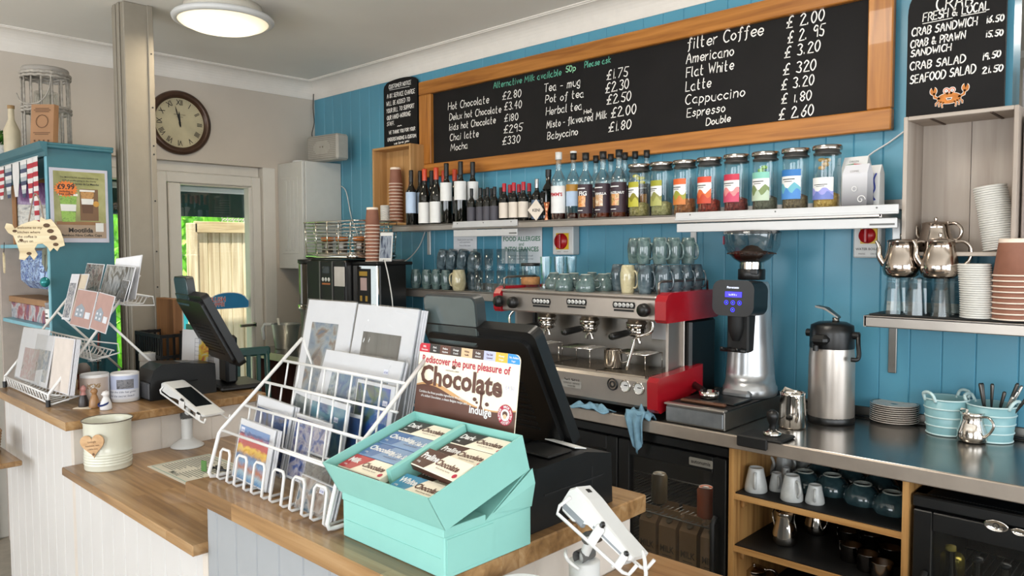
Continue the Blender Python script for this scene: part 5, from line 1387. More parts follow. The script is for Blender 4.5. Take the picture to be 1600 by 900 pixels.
MB().lathe([(.045, zh0), (hr * .62, zh0 + .012), (hr * .86, zh0 + .04), (hr * .97, zh0 + .065), (hr, zh1 - .01), (hr * 1.01, zh1), (hr * .99, zh1)], n=36).build('hopper', glass('smoky_hopper', (.72, .74, .74), .09, .03, .5), t)
w = MB().lathe([(hr * 1.0, zh1 - .004), (hr * 1.015, zh1), (hr * .9, zh1 + .006), (0, zh1 + .01)], n=36); w.build('hopper_lid', glass('hopper_lid_glass', (.45, .46, .46), .12, .05, .5), t)
MB().at((-.0, 0, 0)).box((-hr * .80, -hr * .58, zh1 - .03), (.002, .012, .032)).build('red_sticker', M_REDINK, t)
M_BEAN = mat('roast_beans', '3a2014', .4, var=.35, nscale=90)
w = MB().lathe([(0, zh0 + .004), (.042, zh0 + .004), (hr * .60, zh0 + .014), (hr * .82, zh0 + .038), (hr * .4, zh0 + .045), (.02, zh0 + .062), (0, zh0 + .066)], n=30); 
rb = random.Random(5)
for k in range(320):
    a = rb.uniform(0, 2 * PI); q = rb.uniform(.1, 1) ** .5 * hr * .84; z = zh0 + .064 - .026 * min(1, q / (hr * .4)) - (.004 if q > hr * .4 else 0)
    e = Euler((rb.uniform(-.4, .4), rb.uniform(-.4, .4), rb.uniform(0, 6))); w.m = Matrix.Translation((q * math.cos(a), q * math.sin(a), z)) @ e.to_matrix().to_4x4()
    w.sphere((0, 0, 0), .0042, 6, 0, (1.4, 1, .7))
o = w.build('coffee_beans', M_BEAN, t); o['kind'] = 'stuff'
# display head, rounded front leaning to the barista
zc_ = gz_(463); hw, hh2 = .082, .066
def rrect(a, b, r, n=6):
    return [(sx_ * (a - r) + r * math.cos(a0 + k * PI / 2 / n), sy_ * (b - r) + r * math.sin(a0 + k * PI / 2 / n)) for sx_, sy_, a0 in ((1, 1, 0), (-1, 1, PI / 2), (-1, -1, PI), (1, -1, 3 * PI / 2)) for k in range(n + 1)]
w = MB().at((0, -.135, zc_), 0, PI / 2 - .05); w.prism(rrect(hw, hh2, .035), .012, 0, 0).prism(rrect(hw * .97, hh2 * .97, .035), .11, 0, -.105)
w.build('display_head', M_BLACK, t)
w = MB().at((0, -.1482, zc_), 0, PI / 2 - .05)
w.add([(-.030, .004, .0008), (.036, .004, .0008), (.036, .024, .0008), (-.030, .024, .0008)], [(0, 1, 2, 3)], 0).text('Fiorenzato', .011, 1, 0, .036, .0008, .02, 'CENTER')
w.text('1x 07.5 s', .009, 1, 0, .010, .0012, .02, 'CENTER')
for x, y in ((-.024, -.016), (.002, -.016), (.028, -.016), (.002, -.042)):
    w.lathe([(.0062, .0008), (.0086, .0008)], (x, y, 0), 16, 0); w.lathe([(0, .0008), (.003, .0008)], (x, y, 0), 8, 2)
w.build('display', [mat('blue_display', '2a1ce0', .3, emit='3a30ff', estr=1.2), mat('display_text', 'dfe6ff', .4, emit='cfd8ff', estr=.8), mat('blue_icon', '3a6ad0', .4, emit='4a7aff', estr=.6)], t)
w = MB().at((0, -.118, 0)); w.lathe([(.030, gz_(490)), (.030, gz_(508)), (.022, gz_(520)), (.012, gz_(528))], n=20).bx(-.038, .048, .0, .07, gz_(545), gz_(488), 0, .006)
w.build('spout', M_BLACKM, t)
w = MB(); z = gz_(540)
for x in (-.028, .028): w.tube(smooth_pts([(x * .7, -.10, z), (x, -.15, z), (x * 1.05, -.175, z + .006)]), .006, 7)
w.tube([(-.05, -.14, z - .004), (.05, -.14, z - .004)], .007, 7); w.build('portafilter_fork', M_BLACK, t)
tag(MB().tube(smooth_pts([(gx + .12, 2.75, ZW + .05), (gx + .17, 2.78, ZW + .065), (gx + .20, 2.80, ZW + .04), (gx + .20, 2.82, ZW + .006), (gx + .10, 2.88, ZW + .006)]), .005, 7).build('power_cable', M_BLACK), 'black power cable looping beside the grinder base', 'cable')
# portafilter resting in front of the grinder
t = thing('portafilter', 'spare portafilter lying on the knock drawer before the grinder', 'portafilter', (-1.38, 2.50, ZW + .079), -.7)
MB().lathe([(0, 0), (.030, 0), (.034, .004), (.036, .026), (.033, .026), (.030, .006), (0, .006)], n=20).build('basket', M_CHROME, t)
MB().tube([(-.034, 0, .016), (-.06, 0, .018), (-.17, 0, .022), (-.18, 0, .022)], [.008, .012, .014, .010], 9).build('handle', M_BLACK, t)
# tamper on mat
p = oz(1180, 686, ZW)
t = thing('tamping_mat', 'black rubber tamping mat over the counter edge', 'mat', (-1.105, 2.355, ZW + .0005), 0)
MB().bx(-.075, .075, -.028, .085, 0, .010, 0, .004).bx(-.075, .03, -.034, -.0225, -.028, .010, 0, .004).build('mat', M_BLACKM, t)
t = thing('tamper', 'black handled coffee tamper standing on the rubber mat', 'tamper', (-1.085, 2.385, ZW + .011))
MB().lathe([(0, 0), (.028, 0), (.029, .003), (.029, .012), (.016, .016), (.010, .022), (0, .022)], n=24).build('base', M_CHROME, t)
MB().lathe([(.010, .020), (.012, .028), (.010, .036), (.016, .048), (.020, .062), (.018, .076), (.008, .084), (0, .085)], n=20).build('handle', M_BLACK, t)
# milk jug
def milk_jug(name, label, pos, h, r, belly, hand, spout):
    t = thing(name, label, 'jug', pos)
    if belly: prof = [(0, .002), (r * .80, 0), (r * .95, h * .06), (r, h * .2), (r * .96, h * .35), (r * .80, h * .58), (r * .70, h * .72), (r * .72, h * .88), (r * .80, h), (r * .77, h), (r * .66, h * .72), (r * .9, h * .3), (0, h * .05)]
    else: prof = [(0, .002), (r * .94, 0), (r, .006), (r * .96, h * .5), (r * .88, h * .92), (r * .92, h), (r * .89, h), (r * .84, h * .9), (r * .93, h * .1), (0, .008)]
    MB().lathe(prof, n=30).build('jug_body', M_CHROME, t)
    w = MB().at((0, 0, 0), hand)
    q = .70 if belly else .9
    w.tube(smooth_pts([(r * q, 0, h * .88), (r * 1.35, 0, h * .92 if belly else h * .86), (r * 1.75 if belly else r * 1.42, 0, h * .72), (r * 1.5 if belly else r * 1.42, 0, h * .45), (r * .98, 0, h * .22)], 4), r * .09, 7).build('handle', M_CHROME, t)
    w = MB().at((0, 0, 0), spout); a = r * .72 if belly else r * .88
    w.add([(a * .8, -a * .55, h * .995), (a * .8, a * .55, h * .995), (a * 1.55, 0, h * 1.06), (a * .98, 0, h * .72)], [(0, 3, 2), (1, 2, 3)]); w.build('spout', M_CHROME, t)
    return t
p = oz(1234, 669, ZW); PXj = depth(p) / FPX
milk_jug('milk_jug', 'straight steel milk jug between grinder and airpot', (p.x, p.y + .02, ZW + .0005), oy(1234, 612, p.y + .02).z - ZW, 21 * PXj, False, -.9, 2.4)
# airpot
p = oz(1297, 660, ZW); y = p.y + .02; r = 35 * depth(p) / FPX
t = thing('airpot', 'steel airpot flask with black pump lid beside the milk jug', 'flask', (oy(1298, 650, y).x, y, ZW + .0005))
az = lambda py: oy(1298, py, y).z - ZW
MB().lathe([(0, 0), (r * .98, 0), (r, .006), (r, az(650)), (r * .97, az(648))], n=32).build('base_ring', M_BLACK, t)
MB().lathe([(r * .97, az(649)), (r * .98, az(647)), (r * .97, az(560)), (r * .92, az(541))], n=36).build('flask', M_STEEL, t)
w = MB().lathe([(r * .94, az(543)), (r * .95, az(541)), (r * .93, az(520)), (r * .90, az(508)), (r * .6, az(503)), (0, az(502))], n=32)
w.box((-.01, -r * .96, az(528)), (.06, .06, .034), 0, .012).cyl((-.022, -r * 1.15, az(545)), .010, .02, 12).build('pump_lid', M_BLACK, t)
w = MB(); w.tube([(.012, 0, az(503)), (.012, 0, az(496))], .012, 10); w.add([(x, yy, z + dz) for dz in (0, .007) for x, yy, z in ((.024, -.014, az(497)), (.024, .014, az(497)), (-.02, .020, az(484)), (-.055, .022, az(481)), (-.055, -.022, az(481)), (-.02, -.020, az(484)))],
  [(0, 1, 2, 3, 4, 5), (11, 10, 9, 8, 7, 6)] + [(i, 6 + i, 6 + (i + 1) % 6, (i + 1) % 6) for i in range(6)]); w.build('pump_lever', M_STEELDK, t)
for x_ in (r * .9, -r * .9 - .02): MB().cyl((x_, 0, az(522)), .014, .022, 12, 0, 'x').build('handle_pivot', M_BLACK, t)
w = MB()
w.tube(smooth_pts([(r * 1.12, 0, az(520)), (r * 1.22, -.02, az(535)), (r * 1.3, -.03, az(550)), (r * 1.25, -.04, az(556)), (r * 1.05, -.05, az(556))], 4), .008, 7).build('carry_handle', M_BLACK, t)
# plates
p = oz(1397, 667, ZW); d = depth(p); r = 36 * d / FPX; y = p.y + r * .9
PLX = oy(1397, 650, y).x
M_PLATE = mat('pale_plate_rim', 'd0c5ba', .25); M_PLATET = picture('plate_glaze', ('4a5a5a', '5f6f6c', '6f7d78'), 20, 3, rough=.2)
hh_p = (oy(1397, 628, y).z - ZW) / 10
for k in range(9):
    o = put('plate', (lambda lab: (lambda t: (MB().lathe([(0, .002), (r * .55, 0), (r * .60, .002), (r * .97, hh_p * 1.25), (r, hh_p * 1.45), (r * .985, hh_p * 1.6), (r * .95, hh_p * 1.5), (0, hh_p * .8)], n=36).build('plate_body', M_PLATE, t),
        MB().lathe([(r * .975, hh_p * 1.62), (r * .62, hh_p * .95), (0, hh_p * .9)], n=36).build('glazed_top', M_PLATET, t), t)[-1])(thing('plate', lab, 'plate', group='stacked plates beside the airpot'))),
        (PLX, y, ZW + .0005 + k * hh_p), 'grey glazed plate with pale rim, %s of the stack' % ('bottom', 'second up', 'third up', 'fourth up', 'fifth up', 'sixth up', 'seventh up', 'eighth up', 'top plate')[k], 'stacked plates beside the airpot')
# enamel buckets
M_BUCKET = mat('pale_aqua_enamel', '86b2b8', .35, var=.04); M_BUCKRIM = mat('pale_bead', 'c4dcdc', .35)
def bucket(label, px, pyb, pyt, wpx, y, hand):
    d = depth(oy(px, pyb, y)); r = wpx / 2 * d / FPX; h = oy(px, pyt, y).z - ZW
    t = thing('enamel_bucket', label, 'bucket', (oy(px, pyb, y).x, y, ZW + .0005), 0, 'pale aqua buckets at the counter end')
    MB().lathe([(0, .004), (r * .82, 0), (r * .84, .003), (r, h), (r * .96, h), (r * .81, .008), (0, .008)], n=32).build('bucket_body', M_BUCKET, t)
    for q in (.03, .26, .5, .74, .985):
        rr = r * (.845 + .155 * q)
        MB().tube([(rr * math.cos(a * PI / 16), rr * math.sin(a * PI / 16), h * q) for a in range(32)], .0028, 6, 0, True).build('bead', M_BUCKRIM, t)
    for s_ in (-1, 1):
        P = smooth_pts([(s_ * r * .93, -.022, h * .93), (s_ * r * 1.08, -.02, h * 1.12), (s_ * r * 1.10, 0, h * 1.18), (s_ * r * 1.08, .02, h * 1.12), (s_ * r * .93, .022, h * .93)], 4)
        MB().at((0, 0, 0), hand).tube(P, .0055, 7).build('handle', M_BUCKRIM, t)
    return t, r, h
tb1, r1, h1 = bucket('pale aqua enamel bucket, the empty left one of two', 1477, 684, 621, 63, 2.845, 1.0)
tb2, r2, h2 = bucket('pale aqua enamel bucket holding cutlery, right one of two', 1548, 690, 631, 69, 2.85, -.35)
M_KNIFE = mat('dark_steel_knife', '55524f', .3, .9); M_FORK = mat('bright_cutlery', 'c9c4bd', .2, .9)
rk = random.Random(3); bx_, by_ = tb2.location.x, tb2.location.y
for k in range(9):
    a = rk.uniform(-.9, .9); x = -.02 + .018 * (k % 5) ; yy = -.02 + .03 * (k // 5)
    base = Vector((bx_ + x * .3, by_ + yy * .3, ZW + .012)); lean = .01 + (k % 5 - 1.5) * .012
    top = Vector((bx_ + x + lean * 1.4, by_ + yy * .9, ZW + h2 + .045 + rk.uniform(0, .04)))
    if k >= 6: top = Vector((bx_ + .062 + .008 * (k - 6), by_ - .02 + .02 * (k - 6), ZW + h2 + .035 + .016 * (k - 6)))
    dv = (top - base); 
    P = [base, base + dv * .55, base + dv * .7, base + dv * .97, top]
    o = MB().tube([tuple(q - base) for q in P], [.002, .003, .0045, .006, .004], 7).build('table_knife' if k < 6 else 'table_fork', M_KNIFE if k < 6 else M_FORK)
    o.location = base
    tag(o, ('dark handled knife standing in the right bucket' if k < 6 else 'bright fork handle leaning right in the right bucket'), 'cutlery', 'cutlery in the right bucket' if k < 6 else 'forks in the right bucket')
p = oz(1517, 691, ZW); r = 22 * depth(p) / FPX
milk_jug('milk_jug', 'small pear shaped steel milk jug in front of the aqua buckets', (p.x, p.y + .012, ZW + .0005), oy(1517, 643, p.y + .012).z - ZW, r, True, -.55, 2.7)
tag(MB().tube(smooth_pts([(-1.0, 2.90, ZW + .006), (-.80, 2.915, ZW + .006), (-.7, 2.92, ZW + .006), (-.5, 2.91, ZW + .006), (-.2, 2.90, ZW + .006)]), .005, 6).build('power_cable', M_BLACK), 'black cable lying along the back of the steel counter', 'cable')

# ------------------------------------------------------------------ right shelf: glass mugs and teapots
z0 = ZR + .0065
hg2 = oy(1430, 434, 2.77).z - z0; rg2 = 26 / 2 * depth(oy(1430, 470, 2.77)) / FPX * 1.15
GR = 'upturned glass mugs on the right shelf'
for i, (px, yy) in enumerate(((1396, 2.765), (1430, 2.755), (1471, 2.755), (1411, 2.845), (1444, 2.845), (1487, 2.845))):
    put('gm2', (lambda lab: glass_mug(lab, hg2, rg2, GR, True, 2.4)), (oy(px, 470, yy).x, yy, z0), 'upturned glass mug on the right shelf, %s' % ('front left', 'front middle', 'front right by the lids', 'behind the front left pair', 'behind the front middle one', 'behind the front right one')[i], GR)
M_POT = mat('teapot_steel', 'b9aea4', .14, 1.0, var=.05)
def teapot(label, pos, r, h, rz):
    t = thing('teapot', label, 'teapot', pos, rz, 'steel teapots on the upturned glasses')
    MB().lathe([(0, 0), (r * .72, 0), (r * .9, h * .06), (r, h * .2), (r * .97, h * .34), (r * .84, h * .55), (r * .76, h * .72), (r * .75, h * .86), (r * .78, h * .87)], n=32).build('pot_body', M_POT, t)
    MB().lathe([(r * .78, h * .865), (r * .75, h * .90), (r * .4, h * .93), (r * .1, h * .94), (r * .08, h * .98), (r * .12, h * 1.02), (r * .08, h * 1.06), (0, h * 1.07)], n=24).build('lid', M_POT, t)
    MB().tube(smooth_pts([(-r * .85, 0, h * .30), (-r * 1.15, 0, h * .50), (-r * 1.18, 0, h * .75), (-r * 1.36, 0, h * .90)], 4), [r * .22 * (1 - .055 * k) for k in range(13)], 10).build('spout', M_POT, t)
    MB().tube(smooth_pts([(r * .64, 0, h * .84), (r * 1.15, 0, h * .86), (r * 1.5, 0, h * .68), (r * 1.40, 0, h * .42), (r * .95, 0, h * .22)], 4), r * .10, 8).build('handle', M_POT, t)
    MB().box((r * .70, 0, h * .90), (r * .2, r * .3, h * .07), 0, .002).build('hinge', M_POT, t)
    return t
zp = z0 + hg2 + .0005
pA = oy(1408, 425, 2.775); rp = 27 * depth(pA) / FPX; hp = oy(1408, 369, 2.775).z - zp
teapot('left steel teapot standing on the upturned glass mugs', (pA.x, 2.775, zp), rp, hp, .35)
pB = oy(1468, 425, 2.765); teapot('right steel teapot standing on the upturned glass mugs', (pB.x, 2.765, zp), rp, hp, .30)
pC = oy(1457, 380, 2.86); zc2 = oy(1457, 398, 2.87).z
teapot('steel teapot standing behind the two front teapots', (pC.x + .005, 2.875, max(zp, 1.512 + .001)), rp * .95, oy(1457, 343, 2.875).z - 1.513, -.2)

# ------------------------------------------------------------------ open plywood shelves under the counter
t = thing('shelf_unit', 'open plywood shelf unit under the steel counter', 'shelf unit', (-.943, 2.36, 0))
MB().bx(-.282, -.264, 0, .56, 0, .853).build('side_panel', wood('ply_edge', '8a5c30', 'b98a52', 'c99d61', 'Z', None, .5), t)
MB().bx(.264, .282, 0, .56, 0, .853).build('side_panel', MATS['ply_edge'], t)
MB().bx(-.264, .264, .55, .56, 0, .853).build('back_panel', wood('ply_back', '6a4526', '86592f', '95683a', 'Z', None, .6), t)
for z in (.695, .515, .30, .09):
    MB().bx(-.264, .264, .002, .55, z - .018, z).build('shelf_board', M_PLY, t)
    MB().bx(-.262, .262, .010, .545, z + .0003, z + .0045).build('shelf_liner', M_BLACKM, t)
    for x in (-.258, .258): MB().bx(x - .006, x + .006, .05, .08, z - .06, z - .019, 0, .003).build('shelf_peg', M_PLY, t)
# upturned cups inside
M_CUPW = mat('white_speckled_glaze', 'c4c6c4', .2, var=.06, nscale=60); M_CUPDK = picture('dark_teal_glaze', ('1f3238', '2f454a', '3c5458'), 25, 11, rough=.12, coat=.5)
GW, GD = 'white speckled cups under the counter', 'dark teal cups under the counter'
def cone_cup(label, h, r, m, group, hand):
    t = thing('coffee_cup', label, 'cup', group=group)
    MB().lathe([(r * .93, 0), (r, .003), (r * .96, h * .25), (r * .66, h * .93), (r * .62, h), (r * .56, h), (r * .54, h * .97), (0, h * .96)], n=24).build('cup_body', m, t)
    MB().at((0, 0, 0), hand).tube(smooth_pts([(r * .70, 0, h * .82), (r * 1.05, 0, h * .80), (r * 1.28, 0, h * .5), (r * .95, 0, h * .22)], 4), r * .13, 7).build('handle', m, t)
    return t
zs = .6995
def incup(px, pyb, pyt, wpx, y, z):
    q = oy(px, pyb, y); return q.x, wpx / 2 * depth(q) / FPX, oy(px, pyt, y).z - z
y_of = lambda px, py: oz(px, py, zs).y
for i, (px, pyb, pyt, wpx, lab) in enumerate(((1181, 770, 730, 38, 'white speckled cup at the left end of the top shelf'), (1213, 769, 738, 25, 'small white cup, second along the top shelf'), (1237, 784, 742, 38, 'white speckled cup, third along the top shelf front'), (1273, 789, 757, 32, 'small white cup nearest the shelf edge'), (1228, 757, 730, 20, 'small bluish cup behind the third white cup'))):
    y = max(2.40, y_of(px, pyb) + .02); x, r, h = incup(px, pyb, pyt, wpx, y, zs); r *= .92
    t = cone_cup(lab, h, r, M_CUPW, GW, -1.2 + .3 * (i % 3)); t.location = (x, y, zs)
for i, (px, yy) in enumerate(((1193, 2.66), (1225, 2.72), (1258, 2.80))):
    x, r, h = incup(px, 740, 706, 34, yy, zs + .045)
    hs_ = oy(px, 708, yy).z - zs
    put('stackcup', (lambda lab: cone_cup(lab, .075, .042, M_CUPW, GW, -.4)), (oy(px, 740, yy).x, yy, zs), 'white cup in the back row of the top shelf, %s, bottom' % ('left', 'middle', 'right')[i], GW)
    put('stackcup', None, (oy(px, 740, yy).x, yy, zs + .0755), 'white cup in the back row of the top shelf, %s, stacked on another' % ('left', 'middle', 'right')[i], GW)
for i, (px, yy) in enumerate(((1257, 2.56), (1300, 2.58), (1348, 2.55), (1395, 2.52), (1282, 2.70), (1330, 2.72), (1375, 2.70))):
    put('dkcup', (lambda lab: teacup(lab, .062, .058, M_CUPDK, GD, -.5)), (oy(px, 760, yy).x, yy, zs), 'dark teal upturned cup on the top shelf, %s' % ('first from the left in front', 'second from the left in front', 'third from the left in front', 'by the right side panel', 'behind the first two', 'behind the middle pair', 'behind the right pair')[i], GD)
# jugs and mugs on the lower shelves
zq = .5195
p = oz(1222, 848, zq); r = .040
milk_jug('milk_jug', 'pear shaped steel jug at the left of the middle shelf', (p.x + .01, max(p.y, 2.42), zq), .115, .042, True, 2.6, -.6)
milk_jug('milk_jug', 'steel jug standing deeper in the middle shelf', (oy(1275, 830, 2.66).x, 2.66, zq), .10, .040, True, -.6, 2.4)
M_MUGST = mat('dark_steel_mug', '8a8480', .18, 1.0)
for i, (px, py, yy) in enumerate(((1330, 865, 2.50), (1356, 873, 2.46), (1378, 888, 2.42), (1392, 868, 2.56), (1325, 845, 2.62), (1362, 850, 2.64))):
    def mm(lab):
        t = thing('steel_mug', lab, 'mug', group='small steel mugs on the middle shelf')
        MB().lathe([(0, .001), (.030, 0), (.032, .003), (.032, .052), (.033, .054), (.030, .053), (.030, .005), (0, .004)], n=22).build('mug_body', M_MUGST, t)
        MB().at((0, 0, 0), 2.6).tube(smooth_pts([(.031, 0, .045), (.052, 0, .042), (.052, 0, .018), (.031, 0, .012)], 4), .0035, 6).build('handle', M_MUGST, t); return t
    put('stmug', mm, (oy(px, py, yy).x, yy, zq), 'small dark steel mug on the middle shelf, %s' % ('left of the front trio', 'middle of the front trio', 'nearest the shelf edge', 'against the right panel', 'rear left', 'rear right')[i], 'small steel mugs on the middle shelf')
for i, (px, yy) in enumerate(((1178, 2.50), (1222, 2.46), (1270, 2.50))):
    q = oy(px, 900, yy); teapot('steel teapot on the bottom shelf, %s of three' % ('left', 'middle', 'right')[i], (q.x, yy, .3045), .052, .105, .6 + i)['group'] = 'steel teapots on the bottom shelf'

# ------------------------------------------------------------------ glass fronted bottle fridges
def fridge(name, label, x0, x1, ztop, doors, m_in):
    t = thing(name, label, 'fridge', ((x0 + x1) / 2, 2.38, 0)); W = x1 - x0; h = ztop
    w = MB().bx(-W / 2, -W / 2 + .03, .02, .52, 0, h).bx(W / 2 - .03, W / 2, .02, .52, 0, h).bx(-W / 2, W / 2, .50, .52, 0, h).bx(-W / 2, W / 2, .02, .52, h - .05, h).bx(-W / 2, W / 2, .02, .52, 0, .10)
    w.bx(-W / 2, W / 2, -.012, .02, h - .035, h, 0, .004); w.build('cabinet', M_BLACK, t)
    for z in (.31, .52):
        w = MB()
        for k in range(int(W / .022)): w.tube([(-W / 2 + .035 + k * .022, .06, z), (-W / 2 + .035 + k * .022, .48, z)], .0016, 4)
        w.tube([(-W / 2 + .03, .06, z), (W / 2 - .03, .06, z)], .003, 5).tube([(-W / 2 + .03, .48, z), (W / 2 - .03, .48, z)], .003, 5); w.build('wire_shelf', M_STEELDK, t)
    for a, b, hside in doors:
        a, b = a - (x0 + x1) / 2, b - (x0 + x1) / 2
        w = MB()
        for q in ((a, a + .05, .10, h - .04), (b - .05, b, .10, h - .04), (a + .05, b - .05, h - .095, h - .04), (a + .05, b - .05, .10, .16)): w.bx(q[0], q[1], -.018, .018, q[2], q[3], 0, .003)
        dr = w.build('door', M_BLACK, t)
        MB().bx(a + .045, b - .045, -.004, .002, .155, h - .09).build('glass_pane', glass('fridge_glass', (.86, .87, .87), .03, .02, .3), dr)
        hx = b - .035 if hside > 0 else a + .035
        MB().tube([(hx, -.022, .60), (hx, -.045, .58), (hx, -.045, .40), (hx, -.022, .38)], .009, 7).build('door_handle', M_BLACKM, dr)
    return t
t = fridge('bottle_fridge', 'black double glass door fridge with milk cartons', -2.14, -1.232, .845, ((-2.135, -1.69, 1), (-1.685, -1.237, 1)), None)
q = oy(1095, 718, 2.36)
w = MB().at((q.x + 1.686, -.0185, q.z - .012), 0, PI / 2); w.prism(rrect(.046, .014, .004), .002, 0).text('autonumis', .018, 1, 0, -.005, .0025, .02, 'CENTER'); w.build('badge', [mat('badge_silver', 'a9a59c', .3, .6), M_INK], t)
M_MILK = mat('kraft_milk_carton', '8a6a48', .7, var=.06)
def carton(label):
    t = thing('milk_carton', label, 'carton', group='kraft milk cartons in the fridge')
    a = .036
    MB().add([(-a, -a, 0), (a, -a, 0), (a, a, 0), (-a, a, 0), (-a, -a, .17), (a, -a, .17), (a, a, .17), (-a, a, .17), (-a, 0, .205), (a, 0, .205), (-a, -.001, .225), (a, -.001, .225), (-a, .001, .225), (a, .001, .225)],
             [(0, 3, 2, 1), (0, 1, 5, 4), (1, 2, 6, 5), (2, 3, 7, 6), (3, 0, 4, 7), (4, 5, 9, 8), (6, 7, 8, 9), (5, 6, 9), (7, 4, 8), (8, 9, 11, 10), (8, 9, 13, 12), (10, 11, 13, 12)]).build('carton', M_MILK, t)
    MB().at((0, -a - .0006, 0), 0, PI / 2).text('MILK', .034, 0, 0, .075, 0, .03, 'CENTER', .8).add([(-.02, .06, 0), (.02, .06, 0), (.02, .063, 0), (-.02, .063, 0)], [(0, 1, 2, 3)], 0).build('printing', mat('carton_print', '3a2c1e', .7), t)
    MB().at((0, -.019, .189), 0, .76).cyl((0, 0, 0), .012, .006, 14).build('cap', mat('carton_cap', '5a4a34', .6), t)
    return t
n_ = ('front row, first', 'front row, second', 'front row, third', 'front row, fourth', 'second row, first', 'second row, second', 'second row, third', 'second row, fourth')
for k in range(8):
    put('carton', carton, (-1.60 + .088 * (k % 4) + (.03 if k > 3 else 0), 2.47 + .085 * (k // 4), .3135), 'kraft milk carton in the fridge, %s from the left' % n_[k], 'kraft milk cartons in the fridge')
for i, (x, y, c, lab) in enumerate(((-1.40, 2.52, 'c05a30', 'orange'), (-1.90, 2.50, '6f8a3a', 'green'), (-1.62, 2.55, '6a5a40', 'brown'))):
    t = thing('drink_can', '%s drink can standing on the upper fridge shelf' % lab, 'can', (x, y, .5235), .2 * i)
    MB().lathe([(0, .002), (.024, 0), (.032, .008), (.032, .105), (.026, .115), (.025, .117), (0, .114)], n=22).build('can_body', mat('can_' + lab, c, .35), t)
    MB().lathe([(0, .1145), (.024, .1165), (.025, .118), (.026, .1155)], n=22).build('can_top', M_STEELDK, t)
add_area('fridge_fill_milk', (-1.68, 2.62, .78), (-1.68, 2.5, .3), .7, .1, 1.1, (1, .95, .85))  # added fill so the cartons show, the fridge itself is unlit
add_area('fridge_fill_bottles', (-.18, 2.62, .75), (-.18, 2.5, .3), .7, .1, .8, (1, .95, .85))  # added likewise to bring out the bottles in the unlit right fridge
t = fridge('bottle_fridge', 'black glass door fridge with bottles at the bottom right', -.655, .30, .815, ((-.65, -.18, -1), (-.175, .295, 1)), None)
q = oy(1556, 822, 2.36)
w = MB().at((q.x + .1775, -.0185, q.z), 0, PI / 2); w.lathe([(0, .001), (.024, .001), (.027, .003), (.029, 0)], n=24, sy=.55).lathe([(.006, .0015), (.008, .0015)], n=12, mat=1); w.build('lock_badge', [M_CHROME, M_INK], t)
q = oy(1593, 832, 2.36)
MB().at((q.x + .1775, -.0185, q.z), 0, PI / 2).lathe([(0, .001), (.016, .001), (.018, .003), (.02, 0)], n=20, sy=.5).build('lock_badge', M_CHROME, t)
M_BEERLBL = mat('beer_label', 'b9b4a8', .6); M_BEERY = mat('yellow_beer_label', '9a8a3a', .6)
for i, (px, yy, m_, lab) in enumerate(((1485, 2.50, M_BEERY, 'dark bottle with yellow label in the right fridge'), (1528, 2.50, M_BEERLBL, 'dark bottle with pale label, middle of the right fridge'), (1572, 2.50, M_BEERLBL, 'dark bottle with pale label at the right fridge edge'))):
    t = thing('beer_bottle', lab, 'bottle', (oy(px, 880, yy).x, yy, .3135), 0, 'bottles in the right fridge'); h = .315 if i else .33
    MB().lathe([(0, .003), (.030, 0), (.032, .005), (.032, h * .58), (.024, h * .70), (.0135, h * .80), (.0125, h * .97)], n=20).build('bottle_glass', M_WINEG, t)
    MB().lathe([(.0135, h * .96), (.015, h * .965), (.014, h), (0, h * 1.005)], n=16).build('cap', M_CAPBLK if i else M_BEERY, t)
    w = MB(); label_band(w, .032, h * .18, h * .52, 0, -2.8, -.4); label_band(w, .032, h * .46, h * .475, 1, -2.4, -.8, 10, .001); w.build('label', [m_, M_INK], t)
tag(MB().lathe([(0, 0), (.036, 0), (.036, .06), (.030, .068), (0, .07)], n=22).build('storage_jar', mat('gold_foil', 'a89a4a', .25, .8), None, (oy(1485, 830, 2.56).x, 2.58, .5235)), 'gold topped jar on the upper shelf of the right fridge', 'jar')
# ------------------------------------------------------------------ cards in racks: a card is laid out between three measured corners
M_SLEEVE = glass('plastic_sleeve', (.97, .98, .98), .05, .10, .45)
_nt = M_SLEEVE.node_tree; _tc = _nt.nodes.new('ShaderNodeTexCoord'); _nz = _nt.nodes.new('ShaderNodeTexNoise'); _bp = _nt.nodes.new('ShaderNodeBump')   # crinkled film
_nz.inputs['Scale'].default_value = 9; _nz.inputs['Detail'].default_value = 1; _nz.inputs['Distortion'].default_value = 3.0; _bp.inputs['Strength'].default_value = .6; _bp.inputs['Distance'].default_value = .008
_nt.links.new(_tc.outputs['Object'], _nz.inputs['Vector']); _nt.links.new(_nz.outputs['Fac'], _bp.inputs['Height'])
for _n in _nt.nodes:
    if _n.type == 'BSDF_GLOSSY': _nt.links.new(_bp.outputs['Normal'], _n.inputs['Normal'])
M_MOUNT = mat('white_mount_board', 'd2d2d6', .5, var=.02)
M_PRICE = mat('price_sticker', 'dfe0ec', .5)
def framed(name, label, cat, TL, TR, BL, Yt, Yb, th, group=None, hscale=1.0):
    A, B, C_ = oy(TL[0], TL[1], Yt), oy(TR[0], TR[1], Yt), oy(BL[0], BL[1], Yb)
    u = B - A; W = u.length; u.normalize(); v = A - C_; v = v - u * v.dot(u); Hh = v.length * hscale; v.normalize(); n = u.cross(v)
    if n.y > 0: n = -n
    o = thing(name, label, cat, group=group)
    base = A - v * Hh
    M = Matrix((u, v, n)).transposed().to_4x4(); M.translation = base + u * W / 2
    o.matrix_world = M
    return o, W, Hh
